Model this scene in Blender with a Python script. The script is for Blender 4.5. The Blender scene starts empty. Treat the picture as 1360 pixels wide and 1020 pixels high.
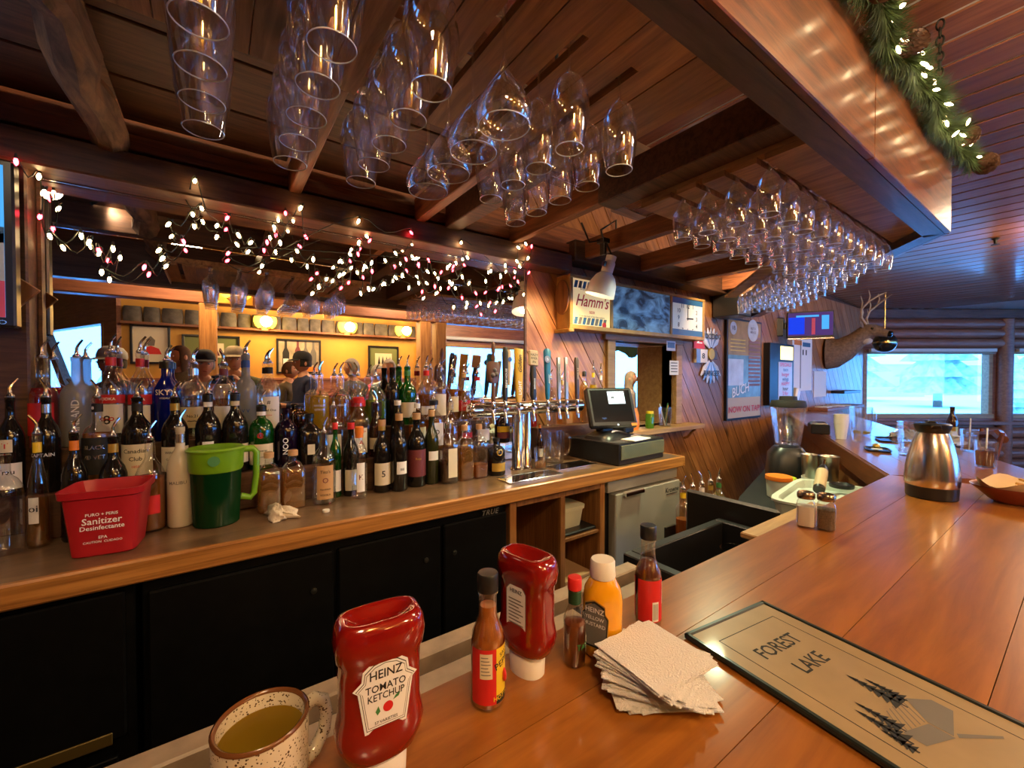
import bpy, bmesh, math, random
from mathutils import Vector, Matrix
random.seed(7)
PI = math.pi
R = math.radians
sc = bpy.context.scene
C = sc.collection

# ---------------------------------------------------------------- camera
CZ = 1.51                      # eye height
FPX = 555.0                    # focal length in pixels of the 1360x1020 frame
YAW, PITCH = R(54.5 - 90), R(-0.93)
cd = bpy.data.cameras.new('camera'); cam = bpy.data.objects.new('camera', cd); C.objects.link(cam)
cd.sensor_width = 36; cd.lens = 36 * FPX / 1360; cd.clip_start = 0.02; cd.clip_end = 300
cam.location = (0, 0, CZ); cam.rotation_euler = (PI / 2 + PITCH, 0, YAW)
sc.camera = cam
ROT = cam.rotation_euler.to_matrix()

# ---------------------------------------------------------------- exposure, world, daylight
sc.view_settings.view_transform = 'Standard'; sc.view_settings.look = 'None'
sc.view_settings.gamma = 1; sc.view_settings.use_curve_mapping = False
sc.view_settings.exposure = 0.95
sc.cycles.max_bounces = 10; sc.cycles.diffuse_bounces = 4; sc.cycles.glossy_bounces = 6
sc.cycles.transmission_bounces = 6; sc.cycles.transparent_max_bounces = 40
sc.cycles.sample_clamp_indirect = 6; sc.cycles.caustics_reflective = False; sc.cycles.caustics_refractive = False
w = bpy.data.worlds.new('sky'); sc.world = w; w.use_nodes = True
bg = w.node_tree.nodes['Background']; bg.inputs[0].default_value = (0.085, 0.36, 1.0, 1); bg.inputs[1].default_value = 7.5

def portal(cx, cy, cz, sx, sz, ang):
    """daylight enters through this window opening"""
    l = bpy.data.lights.new('window_portal', 'AREA'); l.shape = 'RECTANGLE'; l.size = sx; l.size_y = sz
    l.cycles.is_portal = True
    o = bpy.data.objects.new('window_portal', l); C.objects.link(o)
    o.location = (cx, cy, cz); o.rotation_euler = (PI / 2, 0, ang)

# ---------------------------------------------------------------- helpers
def ray(u, v):
    return ROT @ Vector(((u - 680) / FPX, -(v - 510) / FPX, -1))
def hz(u, v, h):               # point of a pixel at height h above the eye
    d = ray(u, v); t = h / d.z
    return Vector((d.x * t, d.y * t, CZ + h))
def hy(u, v, Y):               # point of a pixel on the vertical plane y = Y
    d = ray(u, v); t = Y / d.y
    return Vector((d.x * t, Y, CZ + d.z * t))

MATS = {}
def _new(name):
    m = bpy.data.materials.new(name); m.use_nodes = True
    MATS[name] = m
    return m, m.node_tree, m.node_tree.nodes['Principled BSDF']
def mat(name, col, rough=0.5, metal=0.0, em=0.0, emc=None, spec=0.5, coat=0.0, sub=0.0, var=0.0, vs=8.0, bump=0.0):
    if name in MATS: return MATS[name]
    m, t, b = _new(name)
    b.inputs['Base Color'].default_value = (*col, 1); b.inputs['Roughness'].default_value = rough
    b.inputs['Metallic'].default_value = metal; b.inputs['Specular IOR Level'].default_value = spec
    b.inputs['Coat Weight'].default_value = coat; b.inputs['Coat Roughness'].default_value = 0.08
    if em:
        b.inputs['Emission Color'].default_value = (*(emc or col), 1); b.inputs['Emission Strength'].default_value = em
    tc = t.nodes.new('ShaderNodeTexCoord'); n = t.nodes.new('ShaderNodeTexNoise')
    n.inputs['Scale'].default_value = vs; n.inputs['Detail'].default_value = 5
    t.links.new(tc.outputs['Object'], n.inputs['Vector'])
    if var:
        r = t.nodes.new('ShaderNodeValToRGB')
        r.color_ramp.elements[0].position = 0.3; r.color_ramp.elements[1].position = 0.7
        r.color_ramp.elements[0].color = (*[max(0, c * (1 - var)) for c in col], 1)
        r.color_ramp.elements[1].color = (*[min(1, c * (1 + var)) for c in col], 1)
        t.links.new(n.outputs['Fac'], r.inputs[0]); t.links.new(r.outputs[0], b.inputs['Base Color'])
    if bump:
        bp = t.nodes.new('ShaderNodeBump'); bp.inputs['Strength'].default_value = bump; bp.inputs['Distance'].default_value = 0.01
        t.links.new(n.outputs['Fac'], bp.inputs['Height']); t.links.new(bp.outputs[0], b.inputs['Normal'])
    return m
def wood(name, dark, light, scale=(1, 14, 14), rough=0.45, coat=0.0, knots=0.0, rnd=0.25, bump=0.15, ns=3.0):
    """wood grain along the object's own axis with the small scale"""
    m, t, b = _new(name)
    L = t.links.new
    tc = t.nodes.new('ShaderNodeTexCoord'); mp = t.nodes.new('ShaderNodeMapping'); mp.inputs['Scale'].default_value = scale
    oi = t.nodes.new('ShaderNodeObjectInfo')
    ad = t.nodes.new('ShaderNodeVectorMath'); ad.operation = 'ADD'
    mu = t.nodes.new('ShaderNodeMath'); mu.operation = 'MULTIPLY'; mu.inputs[1].default_value = 37.0
    L(oi.outputs['Random'], mu.inputs[0]); L(tc.outputs['Object'], ad.inputs[0]); L(mu.outputs[0], ad.inputs[1])
    L(ad.outputs[0], mp.inputs['Vector'])
    n = t.nodes.new('ShaderNodeTexNoise'); n.inputs['Scale'].default_value = ns; n.inputs['Detail'].default_value = 8
    n.inputs['Roughness'].default_value = 0.65; n.inputs['Distortion'].default_value = 0.6
    L(mp.outputs[0], n.inputs['Vector'])
    r = t.nodes.new('ShaderNodeValToRGB'); e = r.color_ramp.elements
    e[0].position = 0.32; e[0].color = (*dark, 1); e[1].position = 0.66; e[1].color = (*light, 1)
    L(n.outputs['Fac'], r.inputs[0])
    hsv = t.nodes.new('ShaderNodeHueSaturation')
    mr = t.nodes.new('ShaderNodeMapRange'); mr.inputs['To Min'].default_value = 1 - rnd; mr.inputs['To Max'].default_value = 1 + rnd
    L(oi.outputs['Random'], mr.inputs['Value']); L(mr.outputs[0], hsv.inputs['Value']); L(r.outputs[0], hsv.inputs['Color'])
    out = hsv.outputs[0]
    if knots:
        v = t.nodes.new('ShaderNodeTexVoronoi'); v.inputs['Scale'].default_value = knots
        mp2 = t.nodes.new('ShaderNodeMapping'); mp2.inputs['Scale'].default_value = tuple(1.6 if s > 4 else 0.8 for s in scale)
        L(ad.outputs[0], mp2.inputs['Vector']); L(mp2.outputs[0], v.inputs['Vector'])
        kr = t.nodes.new('ShaderNodeValToRGB'); k = kr.color_ramp.elements
        k[0].position = 0.05; k[0].color = (0.12, 0.1, 0.1, 1); k[1].position = 0.13; k[1].color = (1, 1, 1, 1)
        mx = t.nodes.new('ShaderNodeMix'); mx.data_type = 'RGBA'; mx.blend_type = 'MULTIPLY'; mx.inputs[0].default_value = 0.8
        L(v.outputs['Distance'], kr.inputs[0]); L(out, mx.inputs[6]); L(kr.outputs[0], mx.inputs[7]); out = mx.outputs[2]
    L(out, b.inputs['Base Color'])
    b.inputs['Roughness'].default_value = rough; b.inputs['Coat Weight'].default_value = coat; b.inputs['Coat Roughness'].default_value = 0.12
    bp = t.nodes.new('ShaderNodeBump'); bp.inputs['Strength'].default_value = bump; bp.inputs['Distance'].default_value = 0.004
    L(n.outputs['Fac'], bp.inputs['Height']); L(bp.outputs[0], b.inputs['Normal'])
    return m
def tglass(name, tint=(1, 1, 1), edge=0.55, rough=0.02, body=0.0, bodycol=(1, 1, 1), lo=0.11):
    """thin clear glass: mostly see-through, mirror-like towards its edges"""
    m, t, b = _new(name); L = t.links.new
    t.nodes.remove(b); o = t.nodes['Material Output']
    tr = t.nodes.new('ShaderNodeBsdfTransparent'); tr.inputs[0].default_value = (*tint, 1)
    gl = t.nodes.new('ShaderNodeBsdfGlossy'); gl.inputs['Roughness'].default_value = rough; gl.inputs['Color'].default_value = (1, 1, 1, 1)
    lw = t.nodes.new('ShaderNodeLayerWeight'); lw.inputs['Blend'].default_value = 0.35
    mr = t.nodes.new('ShaderNodeMapRange'); mr.inputs['To Min'].default_value = lo; mr.inputs['To Max'].default_value = edge
    pw = t.nodes.new('ShaderNodeMath'); pw.operation = 'POWER'; pw.inputs[1].default_value = 1.7
    L(lw.outputs['Facing'], pw.inputs[0]); L(pw.outputs[0], mr.inputs['Value'])
    mx = t.nodes.new('ShaderNodeMixShader'); L(mr.outputs[0], mx.inputs[0]); L(tr.outputs[0], mx.inputs[1]); L(gl.outputs[0], mx.inputs[2])
    last = mx
    if body:
        df = t.nodes.new('ShaderNodeBsdfTranslucent'); df.inputs[0].default_value = (*bodycol, 1)
        d2 = t.nodes.new('ShaderNodeBsdfDiffuse'); d2.inputs[0].default_value = (*bodycol, 1)
        ms = t.nodes.new('ShaderNodeMixShader'); ms.inputs[0].default_value = 0.5; L(df.outputs[0], ms.inputs[1]); L(d2.outputs[0], ms.inputs[2])
        m2 = t.nodes.new('ShaderNodeMixShader'); m2.inputs[0].default_value = body
        L(mx.outputs[0], m2.inputs[1]); L(ms.outputs[0], m2.inputs[2]); last = m2
    L(last.outputs[0], o.inputs['Surface'])
    return m

class MB:
    """collects verts and faces of one mesh"""
    def __init__(s): s.v = []; s.f = []
    def add(s, vs, fs, M=None):
        n = len(s.v)
        s.v += [tuple(M @ Vector(p)) for p in vs] if M else [tuple(p) for p in vs]
        s.f += [tuple(i + n for i in f) for f in fs]
        return s
    def box(s, x0, x1, y0, y1, z0, z1, c=0.0, M=None):
        if c <= 0:
            vs = [(x, y, z) for x in (x0, x1) for y in (y0, y1) for z in (z0, z1)]
            return s.add(vs, [(0, 1, 3, 2), (4, 6, 7, 5), (0, 4, 5, 1), (2, 3, 7, 6), (0, 2, 6, 4), (1, 5, 7, 3)], M)
        c = min(c, (x1 - x0) * .45, (y1 - y0) * .45, (z1 - z0) * .45)
        vs = []; ix = {}
        for i, x in enumerate((x0, x1)):
            for j, y in enumerate((y0, y1)):
                for k, z in enumerate((z0, z1)):
                    sx, sy, sz = (1 - 2 * i) * c, (1 - 2 * j) * c, (1 - 2 * k) * c
                    for a, p in enumerate(((x, y + sy, z + sz), (x + sx, y, z + sz), (x + sx, y + sy, z))):
                        ix[i, j, k, a] = len(vs); vs.append(p)
        q = lambda i, j, k, a: ix[i, j, k, a]
        fs = []
        for i in (0, 1):
            fs.append(tuple(q(i, j, k, 0) for j, k in ((0, 0), (0, 1), (1, 1), (1, 0))))
            fs.append(tuple(q(j, i, k, 1) for j, k in ((0, 0), (0, 1), (1, 1), (1, 0))))
            fs.append(tuple(q(j, k, i, 2) for j, k in ((0, 0), (0, 1), (1, 1), (1, 0))))
        for i in (0, 1):
            for j in (0, 1):
                fs.append((q(i, j, 0, 0), q(i, j, 1, 0), q(i, j, 1, 1), q(i, j, 0, 1)))
                fs.append((q(i, 0, j, 0), q(i, 1, j, 0), q(i, 1, j, 2), q(i, 0, j, 2)))
                fs.append((q(0, i, j, 1), q(1, i, j, 1), q(1, i, j, 2), q(0, i, j, 2)))
                for k in (0, 1): fs.append(tuple(q(i, j, k, a) for a in (0, 1, 2)))
        return s.add(vs, fs, M)
    def rings(s, rings, cap0=True, cap1=True, M=None, closed=True):
        """skin over rings of equal point count"""
        n = len(rings[0]); vs = [p for r in rings for p in r]; fs = []
        m = n if closed else n - 1
        for a in range(len(rings) - 1):
            for i in range(m):
                j = (i + 1) % n
                fs.append((a * n + i, a * n + j, (a + 1) * n + j, (a + 1) * n + i))
        if cap0: fs.append(tuple(range(n))[::-1])
        if cap1: fs.append(tuple((len(rings) - 1) * n + i for i in range(n)))
        return s.add(vs, fs, M)
    def lathe(s, prof, seg=20, n=2.0, M=None, cap0=True, cap1=True, sy=1.0, off=0.0):
        """prof: (radius, z). n > 2 makes the section squarer"""
        rs = []
        for r, z in prof:
            ring = []
            for i in range(seg):
                a = 2 * PI * i / seg + off; ca, sa = math.cos(a), math.sin(a)
                k = 1.0 if n == 2 else 1 / (abs(ca) ** n + abs(sa) ** n) ** (1 / n)
                ring.append((r * k * ca, r * k * sa * sy, z))
            rs.append(ring)
        return s.rings(rs, cap0 and prof[0][0] > 1e-6, cap1 and prof[-1][0] > 1e-6, M)
    def loft(s, secs, seg=28, M=None):
        """secs: (z, half width, half depth, squareness)"""
        rs = []
        for z, a, b, n in secs:
            ring = []
            for i in range(seg):
                t = 2 * PI * i / seg; ca, sa = math.cos(t), math.sin(t)
                k = 1 / (abs(ca) ** n + abs(sa) ** n) ** (1 / n)
                ring.append((a * k * ca, b * k * sa, z))
            rs.append(ring)
        return s.rings(rs, True, True, M)
    def tube(s, path, r, seg=8, M=None):
        path = [Vector(p) for p in path]; rr = r if isinstance(r, (list, tuple)) else [r] * len(path)
        rs = []; up = Vector((0, 0, 1)); prev = None
        for i, p in enumerate(path):
            d = (path[min(i + 1, len(path) - 1)] - path[max(i - 1, 0)]).normalized()
            if prev is None:
                x = d.cross(up)
                if x.length < 1e-3: x = d.cross(Vector((1, 0, 0)))
            else: x = prev - d * prev.dot(d)
            x.normalize(); y = d.cross(x); prev = x
            rs.append([tuple(p + (x * math.cos(2 * PI * k / seg) + y * math.sin(2 * PI * k / seg)) * rr[i]) for k in range(seg)])
        return s.rings(rs, True, True, M)
    def prism(s, poly, z0, z1, M=None, c=0.0):
        """poly in x,y; extruded in z; c chamfers the z1 side (convex only)"""
        n = len(poly); rs = [[(x, y, z0) for x, y in poly]]
        if c:
            cx = sum(p[0] for p in poly) / n; cy = sum(p[1] for p in poly) / n
            rs.append([(x, y, z1 - c if z1 > z0 else z1 + c) for x, y in poly])
            ins = []
            for x, y in poly:
                d = math.hypot(x - cx, y - cy) or 1
                ins.append((x - (x - cx) / d * c * 1.3, y - (y - cy) / d * c * 1.3, z1))
            rs.append(ins)
        else: rs.append([(x, y, z1) for x, y in poly])
        return s.rings(rs, True, True, M)
    def sphere(s, c, r, seg=12, rg=8, M=None, sc3=(1, 1, 1)):
        prof = [(r * math.sin(PI * i / rg), -r * math.cos(PI * i / rg)) for i in range(rg + 1)]
        prof[0] = (r * .02, prof[0][1]); prof[-1] = (r * .02, prof[-1][1])
        T = Matrix.Translation(c) @ Matrix.Diagonal((*sc3, 1))
        return s.lathe(prof, seg, M=(M @ T if M else T))
    def disc(s, c, r, seg=20, M=None):
        return s.add([(c[0] + r * math.cos(2 * PI * i / seg), c[1] + r * math.sin(2 * PI * i / seg), c[2]) for i in range(seg)], [tuple(range(seg))], M)

def data(name, mb, m, smooth=True, angle=38):
    me = bpy.data.meshes.new(name); me.from_pydata(mb.v, [], mb.f); me.update()
    bm = bmesh.new(); bm.from_mesh(me); bmesh.ops.recalc_face_normals(bm, faces=bm.faces); bm.to_mesh(me); bm.free()
    if smooth:
        me.shade_smooth(); me.set_sharp_from_angle(angle=R(angle))
    if m: me.materials.append(MATS[m] if isinstance(m, str) else m)
    return me
def link(name, me, parent=None, loc=None, rot=None):
    o = bpy.data.objects.new(name, me); C.objects.link(o)
    if parent: o.parent = parent
    if loc is not None: o.location = loc
    if rot is not None: o.rotation_euler = rot if isinstance(rot, (tuple, list)) else (0, 0, rot)
    return o
def obj(name, mb, m, parent=None, loc=None, rot=None, smooth=True, angle=38):
    return link(name, data(name, mb, m, smooth, angle), parent, loc, rot)
def tag(o, label=None, cat=None, group=None, kind=None):
    if label: o['label'] = label
    if cat: o['category'] = cat
    if group: o['group'] = group
    if kind: o['kind'] = kind
    return o
def thing(name, label, cat, loc=(0, 0, 0), rot=0, group=None):
    return tag(link(name, None, None, loc, rot), label, cat, group)
def struct(o): o['kind'] = 'structure'; return o
def dup(root, loc, rot=None, label=None):
    r = root.copy(); C.objects.link(r); r.location = loc
    if rot is not None: r.rotation_euler = (0, 0, rot)
    if label: r['label'] = label
    for ch in list(root.children):
        c = ch.copy(); C.objects.link(c); c.parent = r
        for g in list(ch.children):
            d = g.copy(); C.objects.link(d); d.parent = c
    return r
_tc = {}
def text_mesh(s, size=1.0, shear=0.0, space=1.0):
    """flat letters, centred, in x,y; returns verts, faces"""
    k = (s, shear, space)
    if k not in _tc:
        cu = bpy.data.curves.new('lettering', 'FONT'); cu.body = s; cu.size = 1; cu.shear = shear; cu.resolution_u = 2; cu.fill_mode = 'FRONT'
        cu.align_x = 'CENTER'; cu.align_y = 'CENTER'; cu.space_character = space; cu.offset = 0.012
        o = bpy.data.objects.new('lettering', cu); C.objects.link(o)
        me = o.to_mesh()
        _tc[k] = ([tuple(v.co) for v in me.vertices], [tuple(p.vertices) for p in me.polygons])
        o.to_mesh_clear(); bpy.data.objects.remove(o)
    vs, fs = _tc[k]
    return [(x * size, y * size, 0) for x, y, z in vs], fs
def text(s, size, m, parent, M, shear=0.0, space=1.0, name='lettering', wide=1.0):
    vs, fs = text_mesh(s, size, shear, space)
    return obj(name, MB().add([(x * wide, y, z) for x, y, z in vs], fs, M), m, parent, smooth=False)
def text_round(s, size, m, parent, rad, z, ang=-PI / 2, shear=0.0, turn=0.0, name='lettering'):
    """letters bent round a vertical cylinder; facing angle ang"""
    vs, fs = text_mesh(s, size, shear); out = []
    for x, y, _ in vs:
        if turn: x, y = x * math.cos(turn) - y * math.sin(turn), x * math.sin(turn) + y * math.cos(turn)
        a = ang + x / rad
        out.append((rad * math.cos(a), rad * math.sin(a), z + y))
    return obj(name, MB().add(out, fs), m, parent, smooth=False)
def FRONT(x, y, z):            # letters upright, facing -y
    return Matrix.Translation((x, y, z)) @ Matrix.Rotation(PI / 2, 4, 'X')
def TURN(x, y, z, a): return Matrix.Translation((x, y, z)) @ Matrix.Rotation(a, 4, 'Z')
def clip_poly(poly, x0, x1, y0, y1):
    def cut(p, f, g):
        out = []
        for i in range(len(p)):
            a, b = p[i - 1], p[i]; da, db = f(a), f(b)
            if (da >= 0) != (db >= 0):
                t = da / (da - db); out.append((a[0] + (b[0] - a[0]) * t, a[1] + (b[1] - a[1]) * t))
            if db >= 0: out.append(b)
        return out
    for f in (lambda p: p[0] - x0, lambda p: x1 - p[0], lambda p: p[1] - y0, lambda p: y1 - p[1]):
        if len(poly) < 3: return []
        poly = cut(poly, f, None)
    return poly if len(poly) >= 3 else []
NTH = ['first', 'second', 'third', 'fourth', 'fifth', 'sixth', 'seventh', 'eighth', 'ninth', 'tenth', 'eleventh', 'twelfth']

# ---------------------------------------------------------------- materials
wood('beam_wood', (0.035, 0.014, 0.006), (0.13, 0.055, 0.024), (1.2, 14, 14), 0.55)
wood('rafter_wood', (0.10, 0.032, 0.012), (0.30, 0.105, 0.035), (14, 1.2, 14), 0.5)
wood('log_wood', (0.05, 0.03, 0.018), (0.26, 0.15, 0.08), (10, 2.0, 10), 0.7, bump=0.8)
wood('rack_wood', (0.20, 0.095, 0.035), (0.55, 0.30, 0.12), (12, 1.0, 12), 0.5, knots=2.2)
wood('pine_wall', (0.23, 0.085, 0.028), (0.50, 0.22, 0.075), (1.0, 10, 10), 0.42, coat=0.25, knots=2.0, rnd=0.22)
wood('pine_post', (0.26, 0.11, 0.035), (0.52, 0.26, 0.09), (12, 12, 1.0), 0.5, knots=2.0)
wood('fascia_wood', (0.04, 0.010, 0.003), (0.29, 0.095, 0.020), (1.6, 16, 16), 0.32, coat=0.25, rnd=0.1, ns=2.0)
wood('bar_wood', (0.24, 0.078, 0.012), (0.40, 0.145, 0.022), (0.8, 9, 9), 0.30, coat=0.45, rnd=0.06, bump=0.03)
wood('bar_wood_bend', (0.20, 0.065, 0.026), (0.31, 0.105, 0.04), (0.8, 9, 9), 0.28, coat=0.5, rnd=0.06, bump=0.03)
wood('bar_edge', (0.10, 0.03, 0.012), (0.21, 0.065, 0.022), (0.8, 9, 9), 0.35, coat=0.3)
wood('counter_top', (0.085, 0.05, 0.027), (0.22, 0.13, 0.07), (2.0, 3.5, 3.5), 0.33, coat=0.2, rnd=0.0, bump=0.04)
wood('oak_edge', (0.21, 0.075, 0.014), (0.52, 0.23, 0.055), (0.6, 20, 20), 0.38, coat=0.2, rnd=0.05)
wood('oak_side', (0.16, 0.06, 0.016), (0.36, 0.155, 0.045), (16, 16, 1.0), 0.45)
wood('ceiling_pine', (0.15, 0.05, 0.022), (0.30, 0.115, 0.05), (12, 0.8, 12), 0.30, coat=0.9, knots=1.6, rnd=0.2, bump=0.05)
wood('log_wall', (0.17, 0.06, 0.035), (0.34, 0.14, 0.075), (1, 10, 10), 0.45)
wood('floor_wood', (0.05, 0.025, 0.014), (0.12, 0.06, 0.03), (1, 8, 8), 0.5)
wood('board_light', (0.30, 0.15, 0.055), (0.48, 0.27, 0.11), (1, 10, 10), 0.5)
mat('pale_backing', (0.62, 0.60, 0.58), 0.5)
mat('black_paint', (0.0016, 0.0016, 0.002), 0.55, spec=0.15, var=0.4, vs=30)
mat('black_plastic', (0.012, 0.012, 0.013), 0.35)
mat('black_rubber', (0.01, 0.01, 0.01), 0.7)
mat('dark_steel', (0.09, 0.09, 0.085), 0.35, 0.9)
mat('steel', (0.62, 0.60, 0.55), 0.28, 1.0, var=0.08, vs=3)
mat('fridge_steel', (0.58, 0.57, 0.50), 0.38, 0.55, var=0.06, vs=2)
mat('chrome', (0.85, 0.84, 0.82), 0.08, 1.0)
mat('mirror_glass', (0.90, 0.88, 0.85), 0.0, 1.0)
mat('brass', (0.75, 0.48, 0.16), 0.2, 1.0)
mat('tile_beige', (0.50, 0.36, 0.24), 0.4, var=0.15, vs=25)
mat('white_paper', (0.85, 0.83, 0.80), 0.8, bump=0.15, vs=260)
mat('white_plastic', (0.82, 0.80, 0.76), 0.35)
mat('cream_paper', (0.74, 0.66, 0.48), 0.7)
mat('kraft_paper', (0.52, 0.30, 0.13), 0.7)
mat('black_ink', (0.012, 0.012, 0.012), 0.6)
mat('grey_ink', (0.16, 0.15, 0.14), 0.6)
mat('white_ink', (0.88, 0.88, 0.88), 0.5)
mat('red_ink', (0.62, 0.02, 0.02), 0.45)
mat('maroon_ink', (0.16, 0.03, 0.035), 0.5)
mat('gold_ink', (0.62, 0.40, 0.08), 0.3, 0.5)
mat('green_ink', (0.05, 0.22, 0.06), 0.5)
mat('blue_ink', (0.03, 0.10, 0.42), 0.5)
mat('yellow_ink', (0.80, 0.55, 0.03), 0.4)
mat('orange_ink', (0.80, 0.22, 0.02), 0.45)
mat('pink_ink', (0.85, 0.12, 0.25), 0.5)
mat('cork', (0.55, 0.32, 0.15), 0.8)
mat('silver_foil', (0.7, 0.7, 0.7), 0.25, 1.0)
tglass('clear_glass', (0.97, 0.98, 0.98), 0.75)
tglass('wine_glass', (0.97, 0.98, 0.99), 1.0, 0.015, lo=0.21)
tglass('pane_glass', (0.97, 0.99, 1.0), 0.25)
tglass('frosted_glass', (0.75, 0.76, 0.78), 0.4, 0.2, body=0.62, bodycol=(0.55, 0.56, 0.57))
tglass('green_glass', (0.05, 0.42, 0.06), 0.55, 0.03, body=0.25, bodycol=(0.02, 0.30, 0.03))
tglass('brown_glass', (0.22, 0.07, 0.015), 0.5, 0.03, body=0.3, bodycol=(0.10, 0.03, 0.008))
tglass('blue_glass', (0.01, 0.03, 0.55), 0.5, 0.03, body=0.5, bodycol=(0.005, 0.03, 0.55))
tglass('purple_glass', (0.08, 0.03, 0.12), 0.5, 0.03, body=0.6, bodycol=(0.02, 0.008, 0.04))
tglass('amber_drink', (0.70, 0.30, 0.06), 0.2, 0.05, body=0.45, bodycol=(0.55, 0.20, 0.03))
tglass('pale_amber', (0.85, 0.55, 0.22), 0.2, 0.05, body=0.35, bodycol=(0.60, 0.33, 0.10))
tglass('yellow_drink', (0.95, 0.78, 0.10), 0.2, 0.05, body=0.55, bodycol=(0.85, 0.60, 0.04))
tglass('red_drink', (0.70, 0.04, 0.05), 0.2, 0.05, body=0.55, bodycol=(0.55, 0.02, 0.03))
tglass('green_drink', (0.35, 0.70, 0.10), 0.2, 0.05, body=0.6, bodycol=(0.20, 0.42, 0.05))
tglass('water_drink', (0.94, 0.96, 0.97), 0.15, 0.03)
mat('dark_bottle', (0.010, 0.008, 0.007), 0.08, spec=0.6)
mat('olive_bottle', (0.022, 0.026, 0.008), 0.08, spec=0.6)
mat('milk_bottle', (0.60, 0.54, 0.42), 0.25)
# ================================================================ the setting
HC = 2.61                                     # ceiling height at the far windows
def zc(x): return HC + max(0.0, 8.6 - x) * 0.045   # the board ceiling rises towards the near end
WH = 3.25
fl = struct(obj('floor', MB().box(-6.3, 17, -6.5, 6.2, -0.1, 0), 'floor_wood'))
ce = struct(obj('ceiling', MB().prism([(x_, zc(x_) + d_) for x_, d_ in ((-6.3, 0.008), (8.6, 0.008), (17, 0.008), (17, 0.12), (8.6, 0.12), (-6.3, 0.12))], -2.34, 6.5, Matrix.Rotation(PI / 2, 4, 'X')), 'pale_backing', smooth=False))
for i in range(72):
    x = -2.4 + i * 0.165
    y1 = 2.22 if x < 8.4 else 2.22 - (x - 8.5) * 0.714
    obj('ceiling_board', MB().box(-0.0740, 0.0740, -3.42, y1, 0, 0.008, 0.003), 'ceiling_pine', ce, (x, 0, zc(x)), (0, math.atan(0.045) if x < 8.6 else 0, 0), smooth=False)
# --- wall behind the bar: diagonal pine planks, a serving hatch and the mirror part
YW = 2.22
HX0, HX1, HZ0, HZ1 = 2.56, 3.37, 1.09, 1.80   # hatch
wb = MB()
for x0, x1, z0, z1 in ((-6.2, HX0, 0, WH), (HX1, 8.75, 0, WH), (HX0, HX1, 0, HZ0), (HX0, HX1, HZ1, WH)):
    wb.box(x0, x1, YW + 0.02, YW + 0.12, z0, z1)
wall_b = struct(obj('wall_back', wb, 'beam_wood', smooth=False))
ang = R(-56); W = 0.157
for rx0, rx1, rz0, rz1 in ((1.69, HX0 - 0.03, 0, 2.85), (HX1 + 0.03, 8.6, 0, 2.61), (HX0 - 0.03, HX1 + 0.03, 0, HZ0 - 0.03), (HX0 - 0.03, HX1 + 0.03, HZ1 + 0.03, 2.8), (-2.0, -0.62, 0.6, 2.9)):
    d = Vector((math.cos(ang), math.sin(ang))); nrm = Vector((-d.y, d.x))
    for k in range(-6, 90):
        s = k * W
        P = []
        for a, b in ((-9, 0.003), (9, 0.003), (9, W - 0.003), (-9, W - 0.003)):
            q = d * a + nrm * (s + b); P.append((q.x, q.y))
        pc = clip_poly(P, rx0, rx1, rz0, rz1)
        if not pc: continue
        cx = sum(p[0] for p in pc) / len(pc); cz = sum(p[1] for p in pc) / len(pc)
        area = 0.5 * abs(sum(pc[i - 1][0] * pc[i][1] - pc[i][0] * pc[i - 1][1] for i in range(len(pc))))
        if area < 0.002: continue
        # local frame: x along the plank, y across it, z towards the room
        ca, sa = math.cos(-ang), math.sin(-ang)
        loc2 = [((p[0] - cx) * ca - (p[1] - cz) * sa, (p[0] - cx) * sa + (p[1] - cz) * ca) for p in pc]
        o = obj('wall_plank', MB().prism(loc2, 0, 0.02, c=0.004), 'pine_wall', wall_b, smooth=False)
        o.matrix_local = Matrix.Translation((cx, YW + 0.02, cz)) @ Matrix.Rotation(PI / 2, 4, 'X') @ Matrix.Rotation(ang, 4, 'Z')
# hatch casing and the room behind it
hc = struct(link('trim_1', None))
for nm, a in (('casing_top', (HX0 - 0.12, HX1 + 0.1, YW - 0.03, YW, HZ1, HZ1 + 0.085)), ('casing_side', (HX1, HX1 + 0.09, YW - 0.03, YW, HZ0, HZ1)),
              ('casing_side', (HX0 - 0.09, HX0, YW - 0.03, YW, HZ0, HZ1)), ('jamb', (HX1, HX1 + 0.03, YW, 2.62, HZ0, HZ1)),
              ('jamb', (HX0 - 0.03, HX0, YW, 2.62, HZ0, HZ1)), ('head_jamb', (HX0, HX1, YW, 2.62, HZ1, HZ1 + 0.03)),
              ('shelf_board', (HX0 - 0.12, HX1 + 0.25, YW - 0.16, 2.62, HZ0 - 0.04, HZ0))):
    obj(nm, MB().box(*a, c=0.004), 'board_light', hc, smooth=False)
for x in (HX0 - 0.05, HX1 + 0.16):
    obj('bracket', MB().tube([(x, YW - 0.01, HZ0 - 0.14), (x, YW - 0.05, HZ0 - 0.12), (x, YW - 0.08, HZ0 - 0.08), (x, YW - 0.12, HZ0 - 0.045)], 0.012), 'oak_edge', hc)
kr = MB()
for a in ((0.8, 8.4, 5.0, 5.1, 0, 0.9), (0.8, 8.4, 5.0, 5.1, 2.2, HC), (0.8, 5.2, 5.0, 5.1, 0.9, 2.2), (8.0, 8.4, 5.0, 5.1, 0.9, 2.2), (0.8, 0.9, 2.34, 5.0, 0, HC), (8.3, 8.4, 2.34, 5.0, 0, HC), (0.8, 8.4, 2.34, 5.1, HC, HC + 0.1)):
    kr.box(*a)
mat('kitchen_paint', (0.62, 0.60, 0.55), 0.7)
struct(obj('wall_kitchen', kr, 'kitchen_paint', smooth=False))
wk = struct(link('window_5', None))
obj('pane', MB().box(5.2, 8.0, 5.03, 5.04, 0.9, 2.2), 'pane_glass', wk, smooth=False)
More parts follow.
